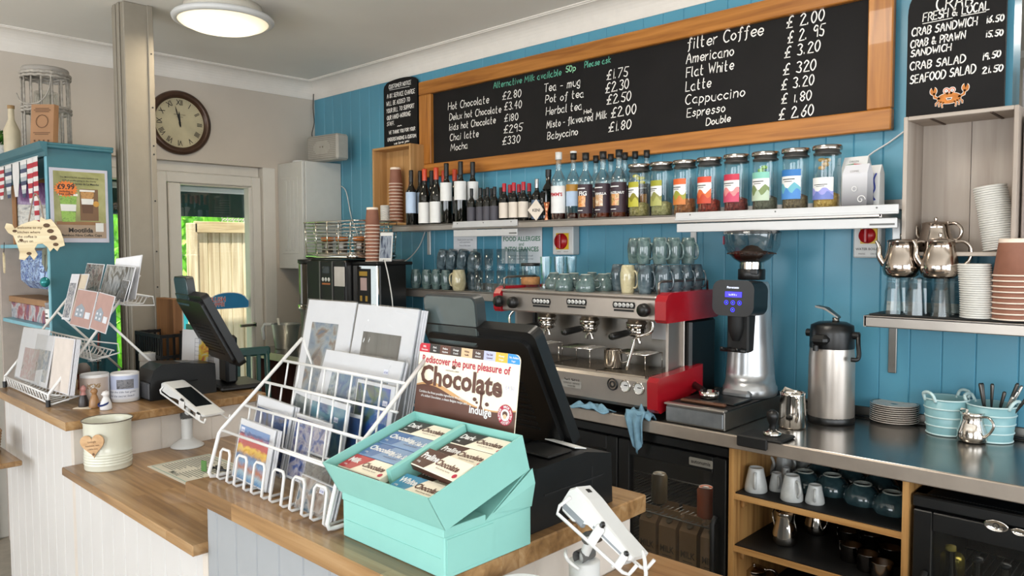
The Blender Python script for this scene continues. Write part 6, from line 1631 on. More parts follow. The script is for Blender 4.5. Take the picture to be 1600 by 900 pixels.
def card(label, TL, TR, BL, Yt, Yb, pic, win, th=.003, hs=1.0, sticker=None, sleeve=True, sheets=1, group='cards in the white rack', border=None, name='greeting_card', cat='card'):
    o, W, H_ = framed(name, label, cat, TL, TR, BL, Yt, Yb, th, group, hs)
    MB().box((0, H_ / 2, -th / 2), (W, H_, th), 0, .0006).build('card_sheet', border or M_MOUNT, o)
    x0, x1, y0, y1 = win
    w = MB(); w.add([(W * (x0 - .5), H_ * y0, .0006), (W * (x1 - .5), H_ * y0, .0006), (W * (x1 - .5), H_ * y1, .0006), (W * (x0 - .5), H_ * y1, .0006)], [(0, 1, 2, 3)])
    w.build('picture', pic, o)
    if sticker: 
        sx_, sy_ = sticker
        w = MB().box((W * (sx_ - .5), H_ * sy_, .0010), (.017, .012, .0006), 0).at((W * (sx_ - .5), H_ * sy_ - .003, .0015)).text('£3.00', .0062, 1, 0, 0, 0, .02, 'CENTER')
        w.build('price_sticker', [M_PRICE, mat('blue_biro', '5a68b0', .6)], o)
    if sheets > 1: 
        for k in range(1, sheets): MB().box((.004 * k, H_ / 2, -th * 1.2 - .004 * k), (W, H_, .003)).build('spare_sheet', M_MOUNT, o)
    if sleeve: MB().box((0, H_ / 2, .0012 - th / 2), (W + .004, H_ + .006, th + .004)).build('sleeve', M_SLEEVE, o)
    return o
# wire card rack on the till counter
RX0, RX1, ZT = -1.835, -1.31, .955
t = thing('card_rack', 'tiered white wire card rack on the till counter', 'rack', (-1.5725, .84, ZT))
def rk_(w): return w.at((1.5725, -.84, -ZT))
TI = [(.872, 1.074), (.935, 1.127), (.992, 1.180), (1.045, 1.231), (1.098, 1.278)]
for x in (RX0, RX1):
    w = rk_(MB()); w.tube([(x, 1.12, ZT + .006), (x, .855, ZT + .006), (x, .842, ZT + .008), (x, .838, ZT + .018), (x, .866, ZT + .112), (x, .874, ZT + .122), (x, 1.105, 1.285)], .0048, 8); w.build('side_wire', M_WHITEW, t)
w = rk_(MB())
loopsN = 6
for k in range(loopsN):
    a = RX0 + .028 + k * (RX1 - RX0 - .06) / (loopsN - .5); b = a + .048
    w.tube([(a, .90, ZT + .0045), (a, .852, ZT + .0045), (a, .846, ZT + .01), (a + .001, .856, ZT + .072), (a + .008, .858, ZT + .080), (b - .008, .858, ZT + .080), (b - .001, .856, ZT + .072), (b, .846, ZT + .01), (b, .852, ZT + .0045), (b, .90, ZT + .0045)], .0034, 7)
w.build('front_loops', M_WHITEW, t)
for k, (yy, z) in enumerate(TI[:4]):
    w = rk_(MB()); w.tube([(RX0, yy, z), (RX1, yy, z)], .0036, 7)
    if k:
        yb, zb_ = yy - .010, z - .075 if k < 3 else z - .065
        w.tube([(RX0 + .02, yb, zb_), (RX1 - .02, yb, zb_)], .003, 6)
        nW = 9
        for j in range(nW):
            x = RX0 + .03 + j * (RX1 - RX0 - .06) / (nW - 1)
            w.tube([(x, yy, z), (x, yb - .002, zb_ + .004), (x, yb + .003, zb_)], .0026, 6)
    w.build('tier_wire', M_WHITEW, t)
w = rk_(MB())
for x in (RX0, RX1): w.tube([(x, 1.105, 1.285), (x, 1.16, 1.15), (x, 1.12, ZT + .006)], .004, 6)
w.tube([(RX0, 1.16, 1.15), (RX1, 1.16, 1.15)], .0036, 6); w.build('back_frame', M_WHITEW, t)
PB = lambda k, c, s=14, st=(1, 1, 1), d=1.2: picture('painting_%s' % k, [tuple(v * .55 for v in lin(q)[:3]) for q in c], s, len(k) * 1.7, st, distort=d)
card('tall mounted seascape print at the back left of the white rack', (483, 468), (557, 473), (463, 640), 1.17, 1.105, PB('sea_brown', ('2f4a6a', '6f8fae', 'a9b4b8', '8a6f5a', '39607f')), (.16, .72, .06, .80), .004, 1.0)
card('large mounted grey print at the back right of the white rack', (560, 475), (655, 484), (528, 660), 1.17, 1.105, PB('grey_pier', ('5a5c58', '6f716c', '4a4c4a'), 20, (1, .2, 1)), (.17, .80, .45, .78), .005, 1.0, sheets=4)
card('wide mounted harbour print in the middle of the white rack', (510, 546), (631, 566), (493, 636), 1.095, 1.05, PB('harbour', ('3f5f4a', '7fa8c0', '4a78b0', 'c9d8dc', '2f5a6a')), (.16, .88, .0, .64), .005, 1.0, (.83, .80), sheets=2)
card('blue painted card with price sticker standing before the harbour print', (559, 592), (618, 605), (545, 690), 1.06, 1.035, PB('ultramarine', ('2238a8', '3a58c8', '2f7ac0', '6f8a5a', '1f3a8a'), 10), (.03, .90, .02, .95), .003, 1.0, (.80, .72))
card('dark blue card at the right side of the third rack tier', (525, 640), (566, 650), (505, 740), 1.03, 1.005, PB('night_blue', ('14284a', '27508a', '3a6ab0', '1b3050')), (.05, .95, .05, .95), .003)
card('grey green sea card leaning in the second rack tier', (462, 606), (497, 622), (444, 690), 1.02, .99, PB('storm', ('6f8088', '9fb0b0', '5a6a78', 'c8d0d0')), (.08, .95, .05, .92), .003)
card('bright blue seascape with white border in the second tier', (487, 616), (547, 634), (466, 716), 1.012, .985, PB('turquoise', ('1f4a8a', '3f86b8', '7ab8c8', '2a62a0', '16507a')), (.05, .92, .04, .92), .003, 1.0, (.72, .74))
card('dark blue night card in the left of the first tier', (404, 617), (459, 636), (386, 722), .965, .93, PB('deep_night', ('0f1c3a', '1f3f7a', '2a6ab8', '0d2246'), 12), (.04, .95, .04, .84), .003, sheets=3)
card('violet harbour card in the middle of the first tier', (464, 645), (519, 663), (444, 744), .962, .93, PB('violet', ('3a3f8a', '7a78b0', 'd0c8d0', '4a6ab8', '23306a'), 26), (.04, .96, .04, .94), .003)
card('dark grey printed card at the right of the first tier', (480, 704), (521, 719), (462, 790), .945, .92, PB('slate', ('2a2c2c', '6a6c6a', '3f4240', '8a8a84'), 40), (.03, .97, .03, .97), .003)
o = card('red and yellow striped sunset card at the front of the white rack', (377, 653), (431, 673), (364, 745), .905, .878, None, (.04, .88, .03, .90), .003, 1.0, (.12, .83), sheets=3)
# the sunset picture is banded: make a horizontal stripe ramp
sm = bpy.data.materials.new('sunset_print'); sm.use_nodes = True; nt = sm.node_tree; b_ = nt.nodes['Principled BSDF']; b_.inputs['Roughness'].default_value = .25
tcn = nt.nodes.new('ShaderNodeTexCoord'); nzz = nt.nodes.new('ShaderNodeTexNoise'); nzz.inputs['Scale'].default_value = 9; sxx = nt.nodes.new('ShaderNodeSeparateXYZ'); mth = nt.nodes.new('ShaderNodeMath'); mth.operation = 'MULTIPLY_ADD'
rpn = nt.nodes.new('ShaderNodeValToRGB'); nt.links.new(tcn.outputs['Generated'], sxx.inputs[0]); nt.links.new(tcn.outputs['Generated'], nzz.inputs['Vector']); nt.links.new(nzz.outputs['Fac'], mth.inputs[0]); mth.inputs[1].default_value = .16
nt.links.new(sxx.outputs['Y'], mth.inputs[2]); nt.links.new(mth.outputs[0], rpn.inputs['Fac']); nt.links.new(rpn.outputs['Color'], b_.inputs['Base Color'])
e = rpn.color_ramp.elements; e[0].position = .08; e[0].color = lin('3f7fb0'); e[1].position = 1; e[1].color = lin('5f86b8')
for p_, c_ in ((.2, '9ab8c8'), (.30, 'b0603a'), (.42, '6f9ac0'), (.52, '4a70a0'), (.60, 'd8a030'), (.68, 'e0b83a'), (.74, 'b03030'), (.88, 'b83a44'), (.95, '6a7ab0')): k_ = e.new(p_); k_.color = lin(c_)
for c_ in o.children:
    if c_.name.startswith('picture'): c_.data.materials.clear(); c_.data.materials.append(sm)
card('brown and grey coast card at the front right of the rack', (472, 740), (529, 765), (458, 800), .895, .872, PB('coast', ('4a4442', '9a7a68', 'c8c0b8', '3f6f8a', '6a5a54'), 18), (.02, .98, .02, .98), .003, 1.0, (.62, .80), sheets=2)

# ------------------------------------------------------------------ chocolate counter display
M_MINT = mat('mint_card', '88c3ba', .55, var=.02)
M_CREAMP = mat('cream_print', 'efe6d0', .45, var=.02); M_BRN = mat('chocolate_brown_print', '5a3527', .45); M_CRIMP = mat('crimson_print', 'b01c3c', .45); M_TANP = mat('caramel_print', 'c99a66', .45)
t = thing('chocolate_display', 'mint green chocolate bar display box with tall printed sign', 'display box', (-1.122, .852, ZT + .0005), 0)
bw = .152
w = MB().bx(-bw, bw, 0, .222, 0, .075, 0, .002).bx(-bw, bw, -.002, .10, .074, .0895, 0, .001); w.add([(x, y, z) for x in (-bw + .001, bw - .001) for y, z in ((.095, .075), (.221, .075), (.221, .148), (.20, .140))], [(0, 1, 2, 3), (7, 6, 5, 4), (0, 4, 5, 1), (1, 5, 6, 2), (2, 6, 7, 3), (3, 7, 4, 0)])
w.build('base_box', M_MINT, t)
w = MB().bx(bw, bw + .0015, .005, .118, .008, .070, 0, .0005).add([(bw + .002, .118, .088), (bw + .002, .222, .075), (bw + .006, .228, .120), (bw + .004, .222, .150)], [(0, 1, 2, 3)]).bx(-bw + .01, bw - .01, -.0012, 0, .035, .0358).build('side_flap', M_MINT, t)
# the tilted tray: a child frame whose floor rises to the back
TA = .275
trm = Matrix.Translation((0, -.004, .090)) @ Euler((TA, 0, 0)).to_matrix().to_4x4()
def TR(): w = MB(); w.m = trm.copy(); return w
TD, TH, TW = .222, .072, .160
w = TR(); 
w.add([(-TW, 0, 0), (TW, 0, 0), (TW, TD, 0), (-TW, TD, 0)], [(0, 1, 2, 3)])
fo = .018   # front leans out a little
for x in (-TW, TW): w.add([(x, 0, 0), (x, TD, 0), (x, TD, TH), (x, -fo, TH), (x - .003 * (1 if x > 0 else -1), 0, 0), (x - .003 * (1 if x > 0 else -1), TD, 0), (x - .003 * (1 if x > 0 else -1), TD, TH), (x - .003 * (1 if x > 0 else -1), -fo, TH)], [(0, 1, 2, 3), (7, 6, 5, 4), (3, 2, 6, 7), (0, 3, 7, 4), (1, 5, 6, 2)])
w.add([(-TW, 0, 0), (TW, 0, 0), (TW, -fo, TH), (-TW, -fo, TH), (-TW, .003, 0), (TW, .003, 0), (TW, -fo + .003, TH), (-TW, -fo + .003, TH)], [(0, 1, 2, 3), (7, 6, 5, 4), (3, 2, 6, 7)])
w.add([(-TW, TD, 0), (TW, TD, 0), (TW, TD, TH), (-TW, TD, TH)], [(3, 2, 1, 0)])
w.build('tray', M_MINT, t)
w = TR().bx(-.006, .006, .02, TD - .004, .004, TH * .98, 0, .001); w.build('divider', M_MINT, t)
# sign
SW, SH = .318, .172
o_s = MB(); o_s.m = Matrix.Translation((-.052, .228, .206)) @ Euler((PI / 2 - .13, 0, 0)).to_matrix().to_4x4() @ Matrix.Scale(.97, 4)
def sgn(z=0.0): w = MB(); w.m = o_s.m @ Matrix.Translation((-SW / 2, -.012, z)); return w
rc_ = .014
outl = [(0, 0), (SW, 0), (SW, SH - rc_)] + [(SW - rc_ + rc_ * math.cos(k * PI / 12), SH - rc_ + rc_ * math.sin(k * PI / 12)) for k in range(1, 7)] + [(rc_ * .3, SH), (0, SH - rc_ * .3)]
sg = sgn().prism(outl, .0025, 0, -.0025).build('sign_card', M_CREAMP, t)
w = sgn(.0004)
wave = [(0, .074), (.03, .079), (.07, .077), (.11, .067), (.15, .057), (.20, .049), (.26, .047), (.318, .056)]
wv = smooth_pts([(a, b, 0) for a, b in wave], 4)
for dz, off, m_ in ((0, .006, 2), (.0003, 0, 0)):
    vs = []
    for p in wv: vs += [(p.x, 0, dz), (p.x, min(p.y + off * math.sin(min(1, p.x / .2) * PI) + (off * .5 if off else 0), SH), dz)]
    w.add(vs, [(2 * k, 2 * k + 2, 2 * k + 3, 2 * k + 1) for k in range(len(wv) - 1)], m_)
cols = ['c02034', '2a2624', '5a3527', '3a2c26', 'd8b890', '4a342c', 'b8bce0', 'e8b03a', '2f8fd8']
wm = []
for k, c in enumerate(cols):
    x0, x1 = SW * k / 9, SW * (k + 1) / 9
    hh_ = SH - .020
    pts_ = [(x0, hh_), (x1, hh_), (x1, SH), (x0, SH)] if k not in (0, 8) else ([(0, hh_), (x1, hh_), (x1, SH), (.005, SH), (0, SH - .005)] if k == 0 else [(x0, hh_), (SW, hh_), (SW, SH - rc_), (SW - rc_ * .3, SH - rc_ * .3), (SW - rc_, SH), (x0, SH)])
    w.add([(a, b, 0) for a, b in pts_], [tuple(range(len(pts_)))], 4 + k)
    w.text(('Milk', 'Dark', 'Praline', 'Orange', 'White', 'Fudge', 'Sea Salt', 'Honey', 'No Added')[k], .0062, 3 if k not in (4, 6) else 0, (x0 + x1) / 2, SH - .009, .0004, .02, 'CENTER').text(('Chocolate', 'Mint', 'Hazelnut', 'Crunch', 'Vanilla', 'Almond', 'Caramel', 'Ginger', 'Sugar')[k], .0054, 3 if k not in (4, 6) else 0, (x0 + x1) / 2, SH - .016, .0004, .02, 'CENTER')
w.text('Rediscover the pure pleasure of', .0236, 1, .012, SH - .043, .0004, .022, 'LEFT', .915)
w.text('Chocolate', .0600, 0, .012, .081, .0006, .034, 'LEFT', 1.04)
# drip under the a
w.add([(.204, .086, .0006), (.226, .086, .0006), (.219, .076, .0006), (.218, .056, .0006), (.223, .048, .0006), (.209, .048, .0006), (.213, .056, .0006), (.212, .076, .0006)], [(0, 1, 2, 3, 4, 5, 6, 7)][::1], 0)
for x, y, s_ in ((.196, .066, .006), (.234, .060, .006), (.203, .060, .004)): w.lathe([(0, .0008), (s_, .0006)], (x, y, 0), 12, 0, 1, .7)
w.text('Combine the finest possible ingredients, the passion', .0074, 3, .012, .060, .0009, .01).text('of a skilled Chocolatier, a classic Belgian recipe and...', .0074, 3, .020, .051, .0009, .01)
w.text('indulge', .0240, 3, .182, .036, .0012, .025)
w.lathe([(0, .0012), (.0215, .0012)], (.290, .046, 0), 28, 1).lathe([(0, .0016), (.0125, .0016)], (.290, .046, 0), 24, 3).lathe([(0, .0020), (.0075, .0020)], (.290, .048, 0), 12, 0, 1, .8).lathe([(0, .0022), (.005, .0022)], (.290, .043, 0), 12, 4 + 4)
for k, ch in enumerate('MADE WITH JERSEY BUTTER  '):
    a = PI / 2 + .2 - k * 2 * PI / 25
    g = text_geo(ch, .0075, .02, 0, 1) if ch != ' ' else ([], [], 0)
    if g[0]:
        ca, sa = math.cos(a - PI / 2), math.sin(a - PI / 2)
        w.add([(.290 + .0142 * math.cos(a) + (x - g[2] / 2) * ca - y * sa, .046 + .0142 * math.sin(a) + (x - g[2] / 2) * sa + y * ca, .0018) for x, y, z in g[0]], g[1], 3)
w.lathe([(0, .0006), (.007, .0006)], (.122, .1265, 0), 12, 0, 1, .6).text('CHOCOLATES of JERSEY', .0042, 0, .118, .1165, .0006, .01, 'CENTER').text('£4.50', .012, 12 - 2, .296, .098, .0006, 0, 'CENTER')
w.build('sign_print', [M_BRN, M_CRIMP, M_TANP, M_LBLWHITE] + [mat('tab_%d' % k, c, .45) for k, c in enumerate(cols)], sg)
# the chocolate bars lie in the tray as things of their own
disp = bpy.data.objects[t.name]
bpy.context.view_layer.update()
TWM = Matrix.Translation(t.location) @ trm
BARS = [('dark', 'Dark', '2a211e', M_LBLWHITE), ('salt', 'Chocolate', '4a6a9a', M_LBLWHITE), ('milk', 'Milk', 'a8202a', M_LBLWHITE), ('praline', 'Praline', '4a2c22', M_LBLWHITE), ('white', 'White', '3f86a8', M_LBLWHITE)]
def bar(label, kind, pos, rz=0.0, roll=0.0):
    k, word, c, tc = [b for b in BARS if b[0] == kind][0]
    o = thing('chocolate_bar', label, 'chocolate bar', group='chocolate bars in the display')
    o.matrix_world = TWM @ Matrix.Translation(pos) @ Euler((roll, 0, rz)).to_matrix().to_4x4()
    BL_, BW_, BT = .136, .050, .015
    MB().box((0, 0, BT / 2), (BL_, BW_, BT), 0, .0015).build('wrapper', M_CREAMP if kind != 'salt' else mat('salt_wrapper', '7a94b4', .4), o)
    w = MB(); x0 = -BL_ / 2 + .001
    w.add([(x0, -BW_ * .47, BT + .0003), (x0 + .040, -BW_ * .47, BT + .0003), (x0 + .062, BW_ * .47, BT + .0003), (x0, BW_ * .47, BT + .0003)] + [(x0, -BW_ / 2 - .0003, .001), (BL_ / 2 - .001, -BW_ / 2 - .0003, .001), (BL_ / 2 - .001, -BW_ / 2 - .0003, BT * .9), (x0, -BW_ / 2 - .0003, BT * .9)], [(0, 1, 2, 3), (4, 5, 6, 7)], 0)
    w.text(word, .0215, 1, x0 + .004, -.002, BT + .0006, .035, 'LEFT', .85).text('Chocolate' if kind != 'salt' else 'and Sea Salt', .0205, 2 if kind != 'salt' else 1, x0 + (.052 if kind != 'salt' else .073), -.006, BT + .0006, .03, 'LEFT', .78 if kind != 'salt' else .55, .15)
    w.text('finest Jersey butter', .0055, 2, x0 + .066, -.014, BT + .0006, 0).text('100g', .006, 1, x0 + .006, -.015, BT + .0006, .01)
    w.text(word + ' Chocolate', .010, 1, x0 + .03, 0, 0, .02) if False else None
    w.lathe([(0, BT + .0007), (.0055, BT + .0007)], (BL_ / 2 - .010, -BW_ / 2 + .010, 0), 14, 3)
    w.build('print', [mat('bar_' + k, c, .4), tc, M_BRN, M_CRIMP], o)
    return o
zB = .046
rows_L = [('milk', .030, 'milk chocolate bar with red end, front of the left column'), ('salt', .082, 'blue sea salt chocolate bar, second in the left column'), ('salt', .134, 'blue sea salt chocolate bar, third in the left column'), ('dark', .186, 'dark chocolate bar at the back of the left column')]
rows_R = [('white', .026, 'white chocolate bar with blue end, front of the right column'), ('praline', .084, 'tilted praline chocolate bar, second in the right column'), ('praline', .136, 'praline chocolate bar, third in the right column'), ('dark', .188, 'dark chocolate bar at the back of the right column')]
for kind, y, lab in rows_L: bar(lab, kind, (-.080, y, zB - .004), .0)
for k, (kind, y, lab) in enumerate(rows_R): bar(lab, kind, (.082, y, zB - (.010 if k == 0 else .002) + (.010 if k == 1 else 0)), (-.10 if k == 1 else 0), (.16 if k == 1 else 0))
# more bars below carry the ones on top
for k in range(4):
    bar('dark wrapped chocolate bar lying under the top bars, left column, row %d from the front' % (k + 1), 'dark', (-.080, .030 + .052 * k, .022), 0)['label'] = 'chocolate bar under the top layer, left column, %s row' % ('front', 'second', 'third', 'back')[k]
    bar('x', 'praline', (.080, .030 + .052 * k, .018), 0)['label'] = 'chocolate bar under the top layer, right column, %s row' % ('front', 'second', 'third', 'back')[k]

# ------------------------------------------------------------------ till with customer display
def till(label, loc, rz=0):
    t = thing('till', label, 'till', loc, rz)
    # local frame: screen's lower edge centre is at (0, .14, .12); it leans towards the customer
    ang = math.atan2(.144, .28)
    Mx = Matrix.Translation((0, .145, .118)) @ Euler((ang, 0, 0)).to_matrix().to_4x4()
    w = MB(); w.m = Mx; w.prism([(a, b) for a, b in rrect(.185, .165, .02)], .022, 0, 0); w.v = [tuple(q) for q in w.v]
    w = MB(); w.m = Mx @ Matrix.Translation((0, 0, .155)) @ Euler((PI / 2, 0, 0)).to_matrix().to_4x4(); w.prism(rrect(.185, .160, .02), .030, 0, -.015).prism(rrect(.165, .140, .02), .012, 0, .015)
    for k in range(9): w.box((0, -.10 + .016 * k, .0275), (.22, .006, .002), 1)
    w.build('screen_back', [M_BLACK, M_BLACKM], t)
    w = MB(); w.m = Mx @ Matrix.Translation((0, .0165, .155)) @ Euler((PI / 2, 0, 0)).to_matrix().to_4x4(); w.prism(rrect(.168, .135, .006), .001, 0, -.001); w.build('touch_screen', mat('dark_screen', '20262c', .12), t)
    MB().bx(-.11, .11, .08, .26, 0, .022, 0, .008).bx(-.05, .05, .12, .17, .02, .22, 0, .012).build('stand', M_BLACK, t)
    w = MB(); w.m = Matrix.Translation((-.078, -.012, .402)) @ Euler((PI / 2 + .12, 0, 0)).to_matrix().to_4x4(); w.prism(rrect(.092, .060, .018), .028, 0, -.03)
    dsp = w.build('customer_display', mat('display_case', '2e3232', .35), t)
    w = MB(); w.m = Matrix.Translation((-.078, -.012, .402)) @ Euler((PI / 2 + .12, 0, 0)).to_matrix().to_4x4(); w.prism(rrect(.088, .056, .016), .0022, 0, -.0018); w.add([(-.045, -.045, .0008), (.085, -.045, .0008), (.085, -.012, .0008), (-.045, -.012, .0008)], [(0, 1, 2, 3)], 1)
    w.build('display_glass', [mat('grey_display_glass', '4c5757', .10, coat=.8), mat('dark_lcd', '3a4140', .15)], dsp)
    MB().tube([(-.078, .02, .36), (-.078, .03, .33), (-.08, .06, .29)], .014, 8).build('display_arm', M_BLACK, t)
    return t
tl = till('black till with grey customer display behind the chocolate sign', (-1.265, 1.215, ZT + .0005))
t = thing('receipt_printer', 'black receipt printer box at the right end of the till counter', 'printer', (-1.115, 1.13, ZT + .0005))
w = MB().add([(x, y, z) for x in (-.035, .112) for y, z in ((-.02, 0), (-.03, .08), (.0, .128), (.16, .132), (.25, .112), (.255, 0))], [(0, 1, 2, 3, 4, 5), (11, 10, 9, 8, 7, 6)] + [(i, 6 + i, 6 + (i + 1) % 6, (i + 1) % 6) for i in range(6)])
w.build('case', M_BLACK, t)
w = MB().box((.04, .10, .1345), (.10, .08, .006), 0, .003).box((.11, .12, .07), (.006, .2, .004)).box((.11, .18, .05), (.005, .004, .09)); w.build('cover', M_BLACKM, t)
MB().at((.04, .175, .1335), -.15, -.2).box((0, 0, .001), (.10, .035, .002)).build('label', M_LBLWHITE, t)

# ------------------------------------------------------------------ card readers on stands
def reader(label, foot, top, A, B, back=True, wd=.075, thick=.05, screen=False, base_r=.075, pr=.020, roll=0.0):
    t = thing('card_reader', label, 'card reader', foot)
    F = Vector(foot)
    hz = top.z - F.z
    MB().lathe([(0, 0), (base_r, 0), (base_r, .004), (base_r * .8, .012), (pr * 1.6, .022), (pr, .030)], n=32).build('stand_base', M_WHITEP, t)
    MB().lathe([(pr, .024), (pr, hz - .03), (pr * .85, hz - .028), (0, hz - .028)], n=24).build('stand_pole', M_WHITEP, t)
    ax = (B - A); L = ax.length; ax.normalize()
    side = Vector((0, 1, 0)); side = (side - ax * side.dot(ax)).normalized(); up = side.cross(ax)
    if up.z < 0: up = -up; side = -side
    up, side = up * math.cos(roll) - side * math.sin(roll), side * math.cos(roll) + up * math.sin(roll)
    Mx = Matrix((ax, side, up)).transposed().to_4x4(); Mx.translation = (A + B) / 2 - F
    def RB(): w = MB(); w.m = Mx.copy(); return w
    hL = L / 2
    prof = [(-hL, -thick * .25), (-hL + .01, -thick * .5), (-hL * .55, -thick * .52), (-hL * .2, -thick * .22), (hL * .9, -thick * .20), (hL, -thick * .05), (hL, thick * .10), (hL * .3, thick * .22), (-hL * .5, thick * .42), (-hL * .9, thick * .45), (-hL, thick * .25)]
    n = len(prof); q = -wd / 2
    w = RB(); vs = []
    for yy, sc_ in ((-q, .86), (-q * .82, 1), (q * .82, 1), (q, .86)): vs += [(a * (1 if sc_ == 1 else .975), yy, b * sc_) for a, b in prof]
    fs = [tuple(range(n))[::-1], tuple(range(3 * n, 4 * n))]
    for r_ in range(3): fs += [(r_ * n + i, r_ * n + (i + 1) % n, (r_ + 1) * n + (i + 1) % n, (r_ + 1) * n + i) for i in range(n)]
    w.add(vs, fs, 0, False); w.build('terminal', M_WHITEP, t)
    w = RB(); 
    gt = mat('grey_trim', '7f8489', .35)
    if screen: w.add([(-hL * .45, -q * .75, thick * .425), (hL * .55, -q * .75, thick * .19), (hL * .55, q * .75, thick * .19), (-hL * .45, q * .75, thick * .425)], [(0, 1, 2, 3)], 0).build('screen', mat('black_glass', '14181a', .08), t)
    else:
        RB().bx(-hL * .95, -hL * .25, -q * 1.01, -q * .7, -thick * .46, -thick * .12, 0, .006).build('paper_bay', gt, t)
        RB().bx(-hL * .1, hL * .85, -q * 1.005, -q * .8, -thick * .17, -.002, 0, .002).build('battery_cover', gt, t)
        RB().bx(-hL * .80, -hL * .70, -q * .15, q * .3, thick * .42, thick * .455).build('contactless_mark', M_BLACKM, t)
    w = RB(); zb_ = -thick * .62
    w.tube([(-hL * .85, -q * 1.05, thick * .1), (-hL * .95, -q * 1.12, zb_ * .6), (-hL * .9, -q * 1.12, zb_), (hL * 1.0, -q * 1.12, zb_ * .75), (hL * 1.12, -q * 1.1, zb_ * .6), (hL * 1.15, -q * 1.1, .002)], .0035, 7)
    w.tube([(-hL * .85, q * 1.05, thick * .1), (-hL * .95, q * 1.12, zb_ * .6), (-hL * .9, q * 1.12, zb_), (hL * 1.0, q * 1.12, zb_ * .75), (hL * 1.12, q * 1.1, zb_ * .6), (hL * 1.15, q * 1.1, .002)], .0035, 7)
    for a_ in (-.05, .75): w.tube([(hL * a_, -q * 1.12, zb_ * .9), (hL * a_, q * 1.12, zb_ * .9)], .0035, 7)
    w.bx(-hL * .02, hL * .2, -q * 1.2, -q * 1.02, zb_ * 1.0, thick * .12, 0, .003).bx(hL * .75, hL * .92, -q * 1.2, -q * 1.02, zb_ * .85, thick * .02, 0, .003)
    w.build('holder_frame', M_WHITEW, t)
    RB().bx(hL * .03, hL * .15, -q * 1.22, -q * .98, thick * .06, thick * .30, 0, .004).build('clip_pad', M_BLACK, t)
    RB().bx(hL * .78, hL * .90, -q * 1.22, -q * .98, -thick * .05, thick * .14, 0, .004).build('clip_pad', M_BLACK, t)
    w = MB(); mid = (A + B) / 2 - F + up * (-thick * .62) + ax * (-hL * .1); pt = Vector((0, 0, hz - .03))
    w.tube([pt, pt + Vector((0, 0, .012)), mid], .010, 8, 0).lathe([(.013, -.02), (.013, .02)], tuple(pt + Vector((0, 0, .012))), 14, 1, axis='y'); w.tube([mid - side * .02, mid + side * .02], .012, 10, 1)
    w.build('swivel', [M_WHITEP, M_GREYP], t)
    return t
Yr = 1.135
fx = oy(913, 860, Yr).x
reader('white card reader tilted on a stand at the bottom right', (fx, Yr, .8005), oy(913, 852, Yr), oy(896, 772, Yr - .02), oy(1000, 872, Yr - .02), True, .060, .058, base_r=.07, pr=.030, roll=.22)
tag(MB().tube(smooth_pts([oy(1004, 860, Yr - .04), oy(1008, 885, Yr - .06), oy(1000, 915, Yr - .06), (fx + .06, Yr - .06, .83), (fx + .02, Yr - .10, .8045), (fx + .2, Yr - .12, .8045)], 5), .0035, 7).tube(smooth_pts([oy(905, 890, Yr - .035), oy(890, 878, Yr - .045), oy(884, 868, Yr - .05), oy(884, 860, Yr - .03)], 4), .0035, 7).build('reader_cable', M_WHITEP), 'white cable hanging from the bottom right card reader', 'cable')
pf = oz(293, 702, .80); Yl = pf.y + .02
fl = (oy(293, 700, Yl).x, Yl, .8005)
reader('white touchscreen card reader on a stand by the menu sheet', fl, oy(292, 642, Yl), oy(268, 600, Yl), oy(335, 648, Yl), False, .08, .040, True, .058, .020)
t = thing('bowl', 'white bowl at the bottom edge beside the till counter', 'bowl', (-.885, .955, .8005))
MB().lathe([(0, 0), (.03, 0), (.034, .01), (.05, .07), (.058, .135), (.054, .136), (.046, .07), (.028, .016), (0, .014)], n=36).build('bowl_body', M_WHITEP, t)
# ------------------------------------------------------------------ ceiling lamp and clock
lp = (-3.50, 1.72)
t = thing('ceiling_lamp', 'round white ceiling lamp glowing above the post and door', 'lamp', (lp[0], lp[1], ZC))
MB().lathe([(0, -.002), (.175, -.002), (.178, -.05), (.17, -.052)], n=44).build('base', mat('lamp_base', 'cfc8ba', .5), t)
MB().lathe([(.168, -.048), (.222, -.052), (.230, -.062), (.226, -.074), (.208, -.080), (.200, -.076), (.190, -.06)], n=48).build('rim', M_WHITEP, t)
lm = bpy.data.materials.new('lamp_glass'); lm.use_nodes = True; nt = lm.node_tree; b_ = nt.nodes['Principled BSDF']; b_.inputs['Base Color'].default_value = lin('f4ead2')
tcn = nt.nodes.new('ShaderNodeTexCoord'); ln = nt.nodes.new('ShaderNodeVectorMath'); ln.operation = 'LENGTH'; mpn = nt.nodes.new('ShaderNodeMapping'); mpn.inputs['Scale'].default_value = (1, 1, 0)
nt.links.new(tcn.outputs['Object'], mpn.inputs['Vector']); nt.links.new(mpn.outputs['Vector'], ln.inputs[0]); mrn = nt.nodes.new('ShaderNodeMapRange'); nt.links.new(ln.outputs['Value'], mrn.inputs['Value'])
mrn.inputs['From Min'].default_value = .06; mrn.inputs['From Max'].default_value = .205; mrn.inputs['To Min'].default_value = 2.6; mrn.inputs['To Max'].default_value = .55
nt.links.new(mrn.outputs['Result'], b_.inputs['Emission Strength']); b_.inputs['Emission Color'].default_value = (1, .84, .58, 1)
MB().lathe([(.204, -.076), (.19, -.088), (.15, -.105), (.09, -.118), (0, -.124)], n=44).build('diffuser', lm, t)
add_area('ceiling_lamp_light', (lp[0], lp[1], ZC - .135), (lp[0], lp[1], 0), .30, .30, 7, (1, .85, .62))
